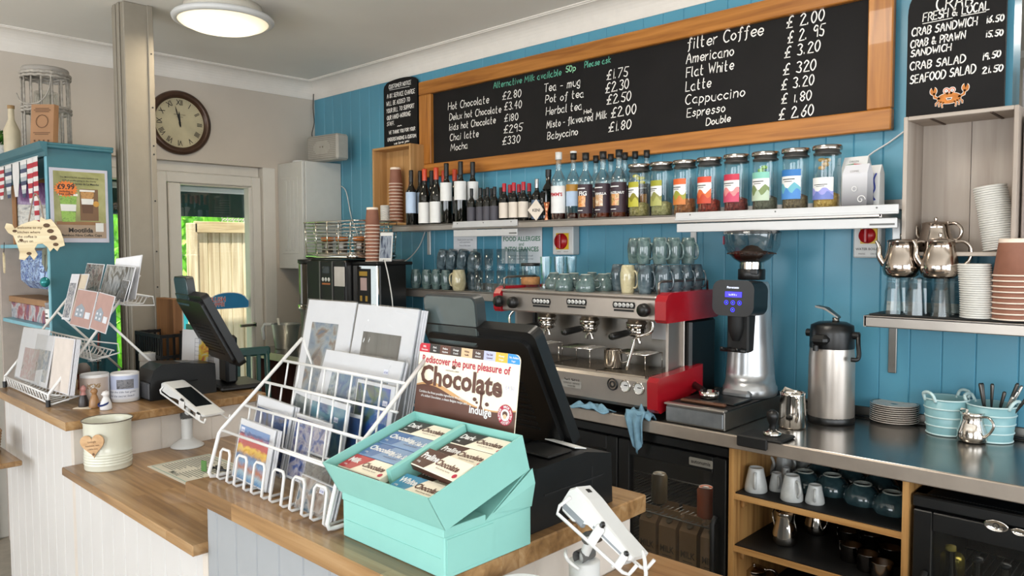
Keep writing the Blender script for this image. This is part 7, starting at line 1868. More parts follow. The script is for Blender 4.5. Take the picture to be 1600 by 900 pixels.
# clock
cy_, cz_ = 2.003, 2.297
t = thing('wall_clock', 'round brown rimmed clock with roman numerals above the door', 'clock', (XL + .001, cy_, cz_))
M_CLKRIM = mat('bronze_clock_rim', '4a3426', .3, .3, var=.15)
w = MB(); w.lathe([(.192, 0), (.192, .018), (.184, .030), (.170, .034), (.160, .030), (.152, .022), (.148, .012)], n=56, axis='x'); w.build('rim', M_CLKRIM, t)
w = MB(); w.lathe([(.150, .010), (0, .0105)], n=48, axis='x'); w.build('dial', mat('aged_dial', 'b9ae8e', .5, var=.1, nscale=10), t)
def CK(): w = MB(); w.m = Matrix(((0, 0, 1), (1, 0, 0), (0, 1, 0))).to_4x4(); return w   # local x across, y up, z off the wall
w = CK()
for k, rn in enumerate(('XII', 'I', 'II', 'III', 'IIII', 'V', 'VI', 'VII', 'VIII', 'IX', 'X', 'XI')):
    a = -k * PI / 6; g = text_geo(rn, .046, .006, 0, .9); cx, cy2 = .118 * math.sin(-a), .118 * math.cos(a)
    vs = [(cx + (x - g[2] / 2) * .8 * math.cos(a) - (y - .012) * math.sin(a), cy2 + (x - g[2] / 2) * .8 * math.sin(a) + (y - .012) * math.cos(a), .0125) for x, y, z in g[0]]
    w.add(vs, g[1], 0)
for k in range(60):
    a = k * PI / 30; w.box((.140 * math.sin(a), .140 * math.cos(a), .0122), (.002, .002, .0004), 0)
w.text('KENSINGTON', .011, 0, 0, .045, .0122, 0, 'CENTER').text('LONDON', .009, 0, 0, .032, .0122, 0, 'CENTER')
w.build('numerals', M_INK, t)
w = CK()
def hand(w, ang, L, wd, z): w.add([(math.sin(ang) * q + math.cos(ang) * s_, math.cos(ang) * q - math.sin(ang) * s_, z) for q, s_ in ((-.03, 0), (-.01, wd), (L * .75, wd * .7), (L, 0), (L * .75, -wd * .7), (-.01, -wd))], [(0, 1, 2, 3, 4, 5)], 0)
hand(w, math.radians(-15), .105, .0045, .0145); hand(w, math.radians(-3), .070, .006, .0135); w.lathe([(.007, .013), (.006, .017), (0, .018)], n=14)
w.build('hands', M_BLACKM, t)

# ------------------------------------------------------------------ left counter: card rack
LX0, LX1 = -3.72, -3.13
t = thing('card_rack', 'white wire card rack at the far left of the service counter', 'rack', ((LX0 + LX1) / 2, .84, ZT))
Tm = (-(LX0 + LX1) / 2, -.84, -ZT)
dY, dZ = (1.162 - .824) / 1.0, (1.428 - 1.006)
def onl(s_): return (.838 + s_ * .325, 1.000 + s_ * .42)
for x in (LX0, LX1):
    w = MB().at(Tm); w.tube([(x, .836, ZT + .012), (x, .838, 1.0), (x, *onl(1.02))], .0055, 8, 0); w.tube([(x, *onl(.62)), (x, 1.30, ZT + .02)], .005, 8, 0)
    w.cyl((x, .836, ZT + .0005), .008, .025, 10, 1).cyl((x, 1.30, ZT + .0005), .008, .025, 10, 1); w.build('side_wire', [M_WHITEW, M_BLACK], t)
for k, (s_, drop) in enumerate(((.0, .042), (.44, .075), (.86, .05))):
    yy, z = onl(s_); w = MB().at(Tm)
    z2 = z - drop if k else ZT + .008
    w.tube([(LX0, yy, z), (LX1, yy, z)], .004, 7).tube([(LX0, yy + .01, z2), (LX1, yy + .01, z2)], .0035, 7)
    nW = 15
    for j in range(nW):
        x = LX0 + (j + .5) * (LX1 - LX0) / nW
        w.tube([(x, yy, z), (x, yy + .01, z2), (x, yy + .07, z2 + .004), (x, yy + .085, z2 + .03)], .0026, 6)
    w.tube([(LX0, yy + .085, z2 + .03), (LX1, yy + .085, z2 + .03)], .003, 6)
    w.tube([(LX1, yy, z), (LX1 + .001, yy + .10, z - .02), (LX1 + .001, yy + .105, z - .055 if k else z2 + .02), (LX1, yy + .01, z2)], .003, 6)
    w.build('tier_basket', M_WHITEW, t)
GLc = 'cards in the left wire rack'
def lcard(label, TL, TR, BL, Yt, Yb, pic, win, **k): return card(label, TL, TR, BL, Yt, Yb, pic, win, group=GLc, **k)
M_KRAFTC = mat('beige_card', 'cbbda8', .6); M_BEIGE = mat('pale_beige_card', 'd2c8c0', .6); M_PINKC = mat('dusty_pink_card', 'ae8c84', .55, var=.06)
lcard('wrapped white portrait card at the left of the bottom tier', (37, 511), (78, 516), (14, 588), .905, .862, PB('pink_figure', ('e4ded8', 'd8a8b0', 'e8e4e2', '8a5a66'), 18), (.22, .78, .04, .62), sleeve=True)
o = lcard('wrapped card with blue castle in the bottom tier', (60, 523), (86, 527), (36, 596), .900, .862, PB('castle', ('e2e4e0', '6f8fb0', 'e6e8e6', '34506f'), 16), (.18, .9, .10, .72), sleeve=True)
o = lcard('beige card at the right of the bottom tier', (76, 524), (117, 530), (58, 603), .902, .872, M_BEIGE, (.02, .98, .02, .98), sleeve=False, sheets=4)
lcard('tall white leaflet with small pictures in the middle tier', (112, 428), (124, 428), (90, 498), 1.04, .995, PB('leaflet', ('dcdce0', '6f7890', 'e8e8ea', '9aa0ae'), 30), (.1, .9, .05, .8), sleeve=False)
lcard('plain beige card behind the leaflet in the middle tier', (124, 428), (139, 428), (104, 497), 1.05, 1.0, M_KRAFTC, (.02, .98, .02, .98), sleeve=False)
for k, (TL, TR, BL, lab) in enumerate((((122, 451), (153, 456), (105, 506), 'left dusty pink card with grey house in the middle tier'), ((155, 456), (180, 463), (138, 512), 'right dusty pink card with grey house in the middle tier'))):
    o = lcard(lab, TL, TR, BL, 1.025, .99, M_PINKC, (.02, .98, .02, .98), sleeve=False)
    W = max(abs(v.co.x) for v in o.children[0].data.vertices) * 2; H_ = max(v.co.y for v in o.children[0].data.vertices)
    w = MB(); w.add([(-W * .35, H_ * .25, .0012), (W * .1, H_ * .25, .0012), (W * .1, H_ * .50, .0012), (-W * .12, H_ * .62, .0012), (-W * .35, H_ * .50, .0012)], [(0, 1, 2, 3, 4)], 0).add([(W * .16, H_ * .25, .0012), (W * .4, H_ * .25, .0012), (W * .4, H_ * .42, .0012), (W * .16, H_ * .42, .0012)], [(0, 1, 2, 3)], 1)
    for q in range(4): w.box((-W * .25 + q % 2 * W * .2, H_ * (.32 + .12 * (q // 2)), .0014), (W * .08, H_ * .06, .0004), 1)
    w.build('house_print', [mat('house_grey', '8f99a3', .5), mat('house_white', 'd2d6dc', .5)], o)
lcard('dark floral photo card at the left of the top tier', (136, 411), (163, 413), (118, 465), 1.135, 1.10, PB('floral', ('2a2422', '8a5a52', 'b8b4ac', '4a3a36', 'c9c4be'), 26), (.02, .98, .02, .98), sleeve=False)
lcard('black and white street photo card in the top tier', (167, 413), (212, 417), (146, 462), 1.135, 1.10, PB('street', ('4a4c4c', '9aa0a2', 'c8ccce', '5f6462', '2c2e2e'), 30, (1, .4, 1)), (.02, .98, .02, .98), sleeve=False)
lcard('blank white card sticking up behind the top tier', (181, 404), (222, 398), (160, 470), 1.165, 1.13, M_PAPER, (.02, .98, .02, .98), sleeve=False)
lcard('narrow dark bookmark card at the right of the top tier', (192, 437), (203, 439), (180, 470), 1.115, 1.09, PB('bookmark', ('3a3e40', '7a8084', '505458'), 40), (.02, .98, .02, .98), sleeve=False)

# mugs, figurines, canister
def straight_mug(label, px, pyb, pyt, wpx, pics):
    p = oz(px, pyb, ZT); r = wpx / 2 * depth(p) / FPX; y = p.y + r * .4; x = oy(px, pyb - 3, y).x
    h = oy(px, pyt, y).z - ZT
    t = thing('souvenir_mug', label, 'mug', (x, y, ZT + .0005))
    MB().lathe([(0, .004), (r * .96, 0), (r, .004), (r, h * .985), (r * .97, h), (r * .92, h * .985), (r * .92, .01), (0, .008)], n=32).build('mug_body', mat('white_mug_glaze', 'd9d8d8', .15, coat=.4, var=.02), t)
    MB().tube(smooth_pts([(-r * .7, r * .7, h * .82), (-r * 1.1, r * 1.1, h * .78), (-r * 1.15, r * 1.15, h * .35), (-r * .7, r * .7, h * .2)], 4), r * .14, 8).build('handle', MATS['white_mug_glaze'], t)
    w = MB()
    for k, (z0, z1, a0, a1, m_) in enumerate(pics[0]): label_band(w, r, h * z0, h * z1, m_, a0, a1, 14, .0006 + .0003 * k)
    for body, sz, z in pics[2]:
        g = text_geo(body, sz, .01, .2, 1); a_c = -.62
        w.add([((r + .0012) * math.cos(a_c + (x_ - g[2] / 2) / r), (r + .0012) * math.sin(a_c + (x_ - g[2] / 2) / r), h * z + y_) for x_, y_, z_ in g[0]], g[1], len(pics[1]) - 1)
    w.build('transfer_print', pics[1], t); return t
AC = -.62
straight_mug('printed mug with cows and beige band beside the figurines', 149, 635, 584, 42, ([(.12, .9, AC - 1.3, AC + 1.4, 0), (.55, .72, AC - .2, AC + .7, 1), (.3, .45, AC - .9, AC - .3, 1)], [mat('mug_beige', 'b9aaa0', .3), picture('mug_cows', ('b9aaa0', '8a6a3a', 'd8d4ce', '4a4038'), 70, 2), M_INK], []))
straight_mug('printed mug with grey fort and verse by the receipt printer', 196, 630, 582, 42, ([(.12, .93, AC - 1.4, AC + 1.4, 0), (.48, .80, AC - .3, AC + .9, 1), (.12, .45, AC - 1.4, AC + 1.4, 2)], [mat('mug_sky', 'b4bcd4', .3), picture('mug_fort', ('4a4a4e', '7a7a80', '5a5a60'), 80, 5), mat('mug_verse', 'd0d2da', .3), mat('verse_ink', '4a5470', .5)], [('when the tide has gone', .011, .34), ('find the secret beach', .011, .20)]))
def figurine(label, px, pyb, pyt, wpx, m1, m2, split, sash=None, ears=True):
    p = oz(px, pyb, ZT); r = wpx / 2 * depth(p) / FPX; h = oy(px, pyt, p.y + r).z - ZT
    t = thing('figurine', label, 'figurine', (p.x, p.y + r * .8, ZT + .0005), -.6)
    prof = [(0, 0), (r * .95, 0), (r, h * .06), (r * .92, h * .3), (r * .62, h * .55), (r * .42, h * .66), (r * .44, h * .70), (r * .60, h * .78), (r * .62, h * .85), (r * .45, h * .94), (0, h * .98)]
    k = split
    MB().lathe(prof[:k + 1], n=24).build('body', m1, t); w = MB().lathe(prof[k:], n=24)
    if ears:
        for s_ in (-1, 1): w.lathe([(r * .22, 0), (r * .14, h * .07), (0, h * .12)], (s_ * r * .36, 0, h * .88), 10)
    w.sphere((0, -r * .6, h * .80), r * .2, 10, 0, (1, .7, .8)); w.build('head', m2, t)
    w = MB()
    for s_ in (-1, 1): w.sphere((s_ * r * .22, -r * .52, h * .85), r * .07, 8)
    w.build('eyes', M_BLACKM, t)
    if sash: w = MB(); label_band(w, r * .9, h * .30, h * .40, 0, 0, 2 * PI, 24, .0015); o_ = w.build('sash', sash, t); o_.rotation_euler = (.25, .2, 0)
    return t
MF = mat
figurine('pink topped ceramic figurine with dark skirt, left of three', 124, 637, 599, 15, mat('dark_skirt', '2f2826', .35), mat('pink_glaze', 'b9827c', .3), 4)
figurine('tan ceramic cat figurine, middle of three', 141, 638, 603, 16, mat('tan_glaze', '9a7148', .35, var=.12), MATS['tan_glaze'], 5)
figurine('white ceramic cat figurine with blue sash, right of three', 158, 641, 607, 18, mat('white_glaze', 'd8d6d6', .25), MATS['white_glaze'], 5, mat('navy_sash', '2a3a70', .4))
MB().lathe([(0, 0), (.045, 0), (.045, .002), (0, .002)], n=4).build('beige_card', M_KRAFTC, None, oz(130, 637, ZT) + Vector((0, .01, .0003))); tag(bpy.data.objects['beige_card'], 'thin beige card square under the figurines', 'card')
# cream canister with wooden heart
p = oz(169, 740, .80); r = 35.5 * depth(p) / FPX; yv = p.y + r * .42; xv = oy(169, 705, yv).x
h = oy(169, 655, yv).z - .80
t = thing('canister', 'cream enamel canister with hanging wooden heart on the low worktop', 'canister', (xv, yv, .8005))
M_ENAM = mat('cream_enamel', 'd6d6c6', .3, var=.03, coat=.3)
prof = [(0, .003), (r * .96, 0), (r * .98, .004)]
for k in range(5): z = h * (.10 + .055 * k); prof += [(r * .97, z), (r * 1.0, z + h * .018), (r * .97, z + h * .036)]
prof += [(r * .97, h * .5), (r * .98, h * .94), (r * 1.04, h * .99), (r * 1.04, h), (r * .98, h * .99), (r * .93, h * .94), (r * .93, .02), (0, .015)]
MB().lathe(prof, n=44).build('canister_body', M_ENAM, t)
MB().tube([(r * 1.045 * math.cos(a * PI / 20), r * 1.045 * math.sin(a * PI / 20), h) for a in range(40)], .0018, 6, 0, True).build('dark_rim', mat('dark_enamel_edge', '5a5044', .4), t)
hp_ = []
for k in range(40):
    a = 2 * PI * k / 40; hp_.append((16 * math.sin(a) ** 3 / 17, (13 * math.cos(a) - 5 * math.cos(2 * a) - 2 * math.cos(3 * a) - math.cos(4 * a)) / 17))
hs_ = r * .60; aa = -.92
w = MB(); w.m = Matrix.Translation((r * 1.03 * math.cos(aa), r * 1.03 * math.sin(aa), h * .58)) @ Euler((PI / 2, -.12, aa + PI / 2), 'XYZ').to_matrix().to_4x4()
w.prism([(a * hs_, b * hs_) for a, b in hp_], .004, 0).text('lovingly', .010, 1, 0, .006, .0046, 0, 'CENTER').text('handmade with', .008, 1, 0, -.006, .0046, 0, 'CENTER').text('a little love', .008, 1, 0, -.017, .0046, 0, 'CENTER').lathe([(0, .0045), (.0045, .0045)], (0, -.032, 0), 14, 1)
w.build('wooden_heart', [wood('heart_wood', 'a8805a', 'c09a70', 'cca880', 'X', None, .6), mat('burnt_print', '6a4a30', .7)], t)
# menu sheet
a, b, c_ = oz(228, 730, .8), oz(330, 705, .8), oz(285, 757, .8)
u = (c_ - a); u.normalize(); cx_ = a + u * .15 + Vector((-u.y, u.x, 0)) * .112
t = thing('menu_sheet', 'printed menu sheet lying flat behind the wire card rack', 'menu', (cx_.x, cx_.y, .8006), math.atan2(u.y, u.x))
MB().box((0, 0, .0008), (.30, .215, .0014)).build('sheet', mat('menu_paper', 'c9c4b4', .5), t)
w = MB()
for x0, x1, y0, y1 in ((-.142, .142, .094, .098), (-.142, .142, -.098, -.094), (-.142, -.138, -.098, .098), (.138, .142, -.098, .098)): w.bx(x0, x1, y0, y1, .0016, .0018, 1)
rr_ = random.Random(2)
for k in range(16):
    y = .080 - k * .010
    for s_ in (-.125, .005): w.bx(s_, s_ + rr_.uniform(.07, .12), y, y + .0035, .0016, .0018, 0)
w.text('Menu', .03, 0, 0, -.088, .0018, .01, 'CENTER').build('printing', [mat('menu_ink', '5f6660', .6), mat('sage_border', '8fa89c', .6)], t)
p = oz(338, 737, .802)
tag(MB().tube(smooth_pts([(0, 0, .006), (.03, .01, .01), (.06, .0, .012), (.09, .02, .010)]), [.004] * 13, 7).sphere((.04, .005, .012), .016, 10, 0, (1.6, .6, .6)).build('pen', M_BLACK, None, (p.x - .03, p.y, .8025)), 'small black object lying on the menu sheet', 'trinket')
tag(MB().box((0, 0, .018), (.022, .004, .036), 0, .0015).build('tag_card', mat('green_tag', '4f7a3a', .5), None, (oz(317, 738, .8).x, oz(317, 738, .8).y + .004, .8022), .4), 'small green tag standing behind the wire card rack corner', 'tag')

# receipt printer on the left
zt2 = (ox(238, 567, -2.955).z - ZT) * .93
t = thing('receipt_printer', 'black receipt printer beside the verse mug on the left', 'printer', (-3.03, 1.13, ZT + .0005))
w = MB(); ps = [(0, 0), (.002, zt2 * .55), (.015, zt2 * .85), (.05, zt2), (.12, zt2 * .97), (.20, zt2 * .9), (.255, zt2 * .86), (.258, 0)]
n = len(ps); w.add([(x, a, b) for x in (-.055, .075) for a, b in ps], [tuple(range(n)), tuple(range(2 * n - 1, n - 1, -1))] + [(i, n + i, n + (i + 1) % n, (i + 1) % n) for i in range(n)]); w.build('case', M_BLACK, t)
MB().bx(-.054, .074, -.006, .002, .006, zt2 * .5, 0, .003).build('front_cover', mat('dark_grey_plastic', '3c3d40', .4), t)
MB().at((.03, .15, zt2 * .955), 0, -.08).box((0, 0, .002), (.06, .05, .004), 0, .001).build('paper_slot', M_GREYP, t)
MB().tube([(.076, .10, .02), (.079, .10, .06), (.079, .18, .06)], .002, 5).build('seam', M_BLACKM, t)
# left till
pm = ox(318, 463, -2.87)
tleft = dup(tl, (-2.87 - .185, pm.y - .0, ZT + .0005 + (pm.z - 1.352)), 0, 'black till seen from behind at the end of the service counter')
tleft.location = (-3.045, 1.215 + (pm.y - 1.218) + .028, ZT + .0005); tleft.rotation_euler = (0, 0, -.14)
# clutter on the left counter
t = thing('white_pot', 'white lidded pot behind the left receipt printer', 'pot', (oy(233, 590, 1.33).x, 1.33, ZT + .0005)); h = oy(233, 551, 1.33).z - ZT; r = 14 * depth(oy(233, 580, 1.33)) / FPX
MB().lathe([(0, 0), (r * .9, 0), (r * .95, h * .6), (r * .9, h * .72)], n=24).build('pot_body', M_WHITEP, t); MB().lathe([(r * .95, h * .70), (r, h * .72), (r, h * .95), (r * .95, h), (0, h)], n=24).build('lid', M_WHITEP, t)
t = thing('plastic_crate', 'black plastic crate behind the left card rack', 'crate', (-3.535, 1.42, ZT + .0005))
w = MB(); Wc, Dc, Hc = .28, .14, .20
for k in range(12): 
    x = -Wc / 2 + k * Wc / 11; w.box((x, -Dc / 2, Hc / 2), (.010, .006, Hc)); w.box((x, Dc / 2, Hc / 2), (.010, .006, Hc))
for k in range(6): w.box((Wc / 2, -Dc / 2 + k * Dc / 5, Hc / 2), (.006, .010, Hc)); w.box((-Wc / 2, -Dc / 2 + k * Dc / 5, Hc / 2), (.006, .010, Hc))
for z in (.006, Hc * .5, Hc - .008):
    w.box((0, -Dc / 2, z), (Wc, .009, .014)).box((0, Dc / 2, z), (Wc, .009, .014)).box((Wc / 2, 0, z), (.009, Dc, .014)).box((-Wc / 2, 0, z), (.009, Dc, .014))
w.box((0, 0, .004), (Wc, Dc, .006)); w.build('crate_body', M_BLACK, t)
t = thing('drinking_glass', 'printed tumbler holding pencils behind the left rack', 'glass', (oy(152, 590, 1.22).x, 1.22, ZT + .0005)); h = oy(152, 543, 1.22).z - ZT
MB().lathe([(0, .008), (.030, .006), (.034, 0), (.040, h), (.037, h), (.032, .01)], n=22).build('glass_wall', M_TUMB, t)
g = text_geo('STATION', .016, .02, 0, 1); w = MB(); w.add([(.0385 * math.cos(-.7 + (x - g[2] / 2) / .0385), .0385 * math.sin(-.7 + (x - g[2] / 2) / .0385), h * .5 + y) for x, y, z in g[0]], g[1]); w.build('lettering', M_LBLWHITE, t)
for k in range(3): tag(MB().tube([(0, 0, 0), (.012 * k - .01, .01, .17 + .01 * k)], .0035, 6).build('pencil', mat(('pencil_yellow', 'pencil_red', 'pencil_black')[k], ('b58a2a', '8a2a2a', '222222')[k], .4), None, (oy(152, 590, 1.22).x + .012 * (k - 1), 1.22, ZT + .0095)), ('yellow', 'red', 'black')[k] + ' pencil standing in the printed tumbler', 'pencil', 'pencils in the printed tumbler')
t = thing('domed_ornament', 'grey domed ornament with red base behind the pink figurine', 'ornament', (oy(131, 610, 1.05).x, 1.05, ZT + .0005)); zz = oy(131, 567, 1.05).z - ZT
MB().lathe([(0, zz * .55), (.028, zz * .6), (.026, zz * .82), (.014, zz * .97), (0, zz)], n=20).build('dome', mat('ornament_grey', '77706c', .5), t); MB().lathe([(0, 0), (.024, 0), (.020, zz * .3), (.026, zz * .56)], n=20).build('base', mat('copper_red', '7a3524', .3, .6), t)  # the red is the base's own copper colour
# papers and folders against the post
for k, (x, y, w_, h_, m_, lab) in enumerate(((-3.235, 1.462, .24, .245, mat('green_folder', '3f7a5f', .5), 'green folder standing at the back of the service counter'), (-3.215, 1.44, .25, .225, M_PAPER, 'white printed form standing before the green folder'), (-3.15, 1.42, .06, .215, picture('tabbed_sheet', ('b8c0d8', '9aa8c8', 'c8b03a', 'a04a3a', 'b8c0d8'), 16, 3), 'sheet with coloured tabs at the end of the papers'))):
    t = thing('folder' if k == 0 else 'paper_sheet', lab, 'folder' if k == 0 else 'paper', (x, y, ZT + .0005)); t.rotation_euler = (-.06, 0, .25)
    MB().box((0, 0, h_ / 2), (w_, .006 if k == 0 else .002, h_)).build('sheet', m_, t)
    if k == 1:
        w = MB().at((0, -.0014, 0), 0, PI / 2)
        for q in range(9): w.box((.02, h_ * .2 + q * .018, 0), (.12, .0012, .0004))
        for q in range(4): w.box((-.04 + q * .04, h_ * .2 + .072, 0), (.0012, .145, .0004))
        w.build('form_lines', M_GREYINK, t)
# timber upright and shelf bits between post and till
bx0 = oy(248, 500, 1.47).x; bx1 = oy(275, 500, 1.47).x
tag(MB().bx(bx0, bx1, 1.46, 1.50, ZT + .0005, oy(260, 466, 1.47).z, 0, .003).build('wooden_board', wood('brown_board', '6a4524', '7d5430', '8a6038', 'Z', None, .55)), 'brown wooden board standing upright beside the post', 'board')
# sticker on the door glass
t = thing('door_sticker', 'blue oval slush drink sticker on the door glass', 'sticker', (XL - .052, 2.3145, 1.146), PI / 2)
a_ = .150; pts = [(-a_, .035)] + [(-a_ + .02 - .02 * math.cos(k * PI / 8) * 0 + (2 * a_ - .04) * (1 - math.cos(k * PI / 12)) / 2, .035 + .072 * math.sin(k * PI / 12) ** .7) for k in range(1, 12)] + [(a_, .035), (a_ - .012, .0), (-a_ + .012, .0)]
w = MB().at((0, -.008, 0), 0, PI / 2); w.add([(x, y, .0002) for x, y in pts], [tuple(range(len(pts)))], 1); w.add([(x * .96, y * .93 + .003, .0008) for x, y in pts], [tuple(range(len(pts)))], 0)
w.text('SLUSH', .040, 1, -.128, .050, .0012, .07, 'LEFT', .95).text('SLUSH', .040, 2, -.128, .050, .0018, .02, 'LEFT', .95).text('PUPPIE', .036, 1, -.128, .018, .0012, .07, 'LEFT', .92).text('PUPPIE', .036, 2, -.128, .018, .0018, .02, 'LEFT', .92)
w.build('sticker_sheet', [mat('sticker_blue', '2f7fb0', .4), M_LBLWHITE, mat('sticker_red', 'b02a34', .4)], t)
# wicker basket at the frame edge
t = thing('wicker_basket', 'small wicker basket at the far left frame edge', 'basket', (-3.52, .70, .7355))
w = MB()
for k in range(8): w.tube([(.075 * math.cos(a * PI / 14) * (1 + .02 * k), .06 * math.sin(a * PI / 14) * (1 + .02 * k), .006 + .011 * k + .002 * (a % 2)) for a in range(28)], .006, 6, 0, True)
w.lathe([(0, .003), (.07, .003)], n=20); w.build('weave', mat('wicker', '8a6a44', .7, var=.25, nscale=60), t)

# slatted chair back beyond the counter end
t = thing('chair', 'dark green slatted chair beyond the end of the service counter', 'chair', (oy(366, 590, 1.95).x, 1.95, 0), PI / 2 - .2)
M_CHG = mat('dark_green_chair', '1f4a48', .4)
for x in (-.19, .19): MB().tube([(x, .0, 0), (x, .0, .45), (x, .04, .96)], .016, 8).build('leg', M_CHG, t)
for x in (-.19, .19): MB().tube([(x, -.38, 0), (x, -.38, .44)], .016, 8).build('leg', M_CHG, t)
MB().box((0, -.19, .45), (.42, .42, .03), 0, .01).build('seat', M_CHG, t)
MB().box((0, .04, .96), (.42, .03, .05), 0, .01).build('top_rail', M_CHG, t)
for k in range(6): MB().box((-.14 + .056 * k, .022, .70), (.022, .014, .49), 0, .003).build('slat', M_CHG, t)
# ------------------------------------------------------------------ teal display unit at the left edge
UX, UY0, UY1 = -3.80, 1.04, 1.31
ux0 = -4.66
UZ = ox(70, 226, UX).z
M_TEALU = mat('teal_unit_paint', '316671', .45, var=.04); M_TEALL = mat('light_teal_paint', '7fb8c8', .45)
M_PIN = mat('pale_backboard', 'b3a69c', .7)
t = thing('display_unit', 'teal painted gift display unit with shelves at the left edge', 'display unit', (UX, UY0, 0))
T = (-UX, -UY0, 0)
MB().at(T).bx(UX - .022, UX, UY0, UY1, 0, UZ, 0, .002).build('side_panel', M_TEALU, t)
MB().at(T).bx(ux0, ux0 + .02, UY0, UY1, 0, UZ, 0, .002).build('side_panel', M_PIN, t)
MB().at(T).bx(ux0 + .02, UX - .022, UY1 - .012, UY1, 0, UZ).build('back_board', M_PIN, t)
w = MB().at(T)
prof = [(0, -.05), (-.008, -.05), (-.010, -.03), (-.022, -.018), (-.026, 0), (-.030, .012), (0, .012)]
n = len(prof); w.add([(x, UY0 + a, UZ + b) for x in (ux0, UX + .02) for a, b in prof], [tuple(range(n)), tuple(range(2 * n - 1, n - 1, -1))] + [(i, n + i, n + (i + 1) % n, (i + 1) % n) for i in range(n)])
w.bx(ux0, UX + .012, UY0, UY1 + .006, UZ, UZ + .012, 0, .003).bx(UX, UX + .016, UY0 - .02, UY1 + .004, UZ - .014, UZ + .001, 0, .004); w.build('cornice', M_TEALU, t)
MB().at(T).bx(ux0 + .02, UX - .022, UY0 + .004, UY0 + .018, UZ - .14, UZ - .001).build('frieze', M_TEALU, t)
zs1 = oy(66, 381, UY0).z; zs2 = oy(72, 512, UY0).z
for z in (zs1, zs2, .62, .25):
    MB().at(T).bx(ux0 + .02, UX - .022, UY0 + .006, UY1 - .012, z - .018, z, 0, .002).build('shelf_board', M_TEALL, t)
MB().at(T).bx(UX - .024, UX + .0005, UY0 - .002, UY0 + .002, .0, UZ - .05).build('front_edge', M_TEALL, t)
# poster on the side
A = ox(76, 262, UX); B = ox(167, 267, UX); Cc = ox(79, 376, UX)
pz0, pz1 = ox(120, 379, UX).z, ox(120, 264, UX).z; py0, py1 = A.y, B.y
t = thing('poster', 'framed coffee cup poster with orange price star on the teal side panel', 'poster', (UX + .001, (py0 + py1) / 2, pz0), PI / 2)
W, H_ = py1 - py0, pz1 - pz0
MB().box((0, -.002, H_ / 2), (W, .004, H_), 0, .001).build('laminate', mat('pale_laminate', 'b4b4c0', .4), t)
w = MB().at((0, -.0044, 0), 0, PI / 2)
ph = lambda x0, x1, y0, y1, z, m: w.add([(W * (x0 - .5), H_ * y0, z), (W * (x1 - .5), H_ * y0, z), (W * (x1 - .5), H_ * y1, z), (W * (x0 - .5), H_ * y1, z)], [(0, 1, 2, 3)], m)
ph(.06, .95, .06, .96, 0, 0); ph(.06, .95, .06, .27, .0003, 1); ph(.10, .85, .24, .285, .0005, 2)
ph(.50, .82, .30, .73, .0005, 9)
for cx, y0, y1, wt, wb, ms in ((.30, .28, .66, .30, .22, (3, 4, 3)), (.63, .40, .72, .24, .18, (5, 4, 6))):
    for (f0, f1, m_) in ((0, .38, ms[2]), (.38, .62, ms[1]), (.62, .92, ms[0]), (.92, 1.0, 7)):
        wa, wb_ = wb + (wt - wb) * f0, wb + (wt - wb) * f1
        if f0 > .9: wa = wb_ = wt * 1.1
        w.add([(W * (cx - .5 - wa / 2), H_ * (y0 + (y1 - y0) * f0), .001), (W * (cx - .5 + wa / 2), H_ * (y0 + (y1 - y0) * f0), .001), (W * (cx - .5 + wb_ / 2), H_ * (y0 + (y1 - y0) * f1), .001), (W * (cx - .5 - wb_ / 2), H_ * (y0 + (y1 - y0) * f1), .001)], [(0, 1, 2, 3)], m_)
sx0, sy0 = W * (-.235), H_ * .72
st = [(sx0 + (W * .21 if k % 2 == 0 else W * .165) * math.cos(k * PI / 20), sy0 + (H_ * .115 if k % 2 == 0 else H_ * .09) * math.sin(k * PI / 20), .0016) for k in range(40)]
w.add(st, [tuple(range(40))], 8)
w.text('£9.99', H_ * .095, 10, sx0, sy0, .002, .03, 'CENTER').text('includes a', H_ * .042, 10, sx0, sy0 - H_ * .045, .002, .02, 'CENTER').text('free coffee', H_ * .042, 10, sx0, sy0 - H_ * .08, .002, .02, 'CENTER')
w.text('The MOOTILDA reusable bamboo cup', H_ * .030, 10, 0, H_ * .87, .001, .01, 'CENTER').text('with all profits going to the charity', H_ * .030, 10, 0, H_ * .83, .001, .01, 'CENTER').text('Rotary Club Jersey de La Manche', H_ * .036, 10, 0, H_ * .785, .001, .02, 'CENTER')
w.text('Mootilda', H_ * .085, 10, W * .0, H_ * .14, .001, .03, 'CENTER').text('Bamboo Fibre Coffee Cups', H_ * .045, 10, W * .02, H_ * .085, .001, .02, 'CENTER')
ph(.76, .90, .15, .27, .0012, 4); w.lathe([(0, .0012), (W * .055, .0012)], (W * .28, H_ * .53, 0), 18, 11)
w.build('poster_print', [picture('olive_photo', ('6a6a3a', '8f8f5a', 'a8a678'), 6, 1), mat('poster_table', '9a8570', .5), mat('poster_table_edge', '8a6440', .5), picture('green_cup', ('6f9a3a', '8ab04a', '5a7a34'), 80, 3), mat('cup_band', 'd4d4d0', .5), picture('tan_cup', ('9a7040', 'b88a50', '6a4a2a'), 80, 4), mat('cup_brown', '5a3e2a', .5), mat('cup_lid', 'dcd8d0', .5), mat('orange_star', 'd8742c', .5), mat('poster_box', '6f5238', .5), M_INK, mat('gold_seal', 'b98a3c', .5)], t)
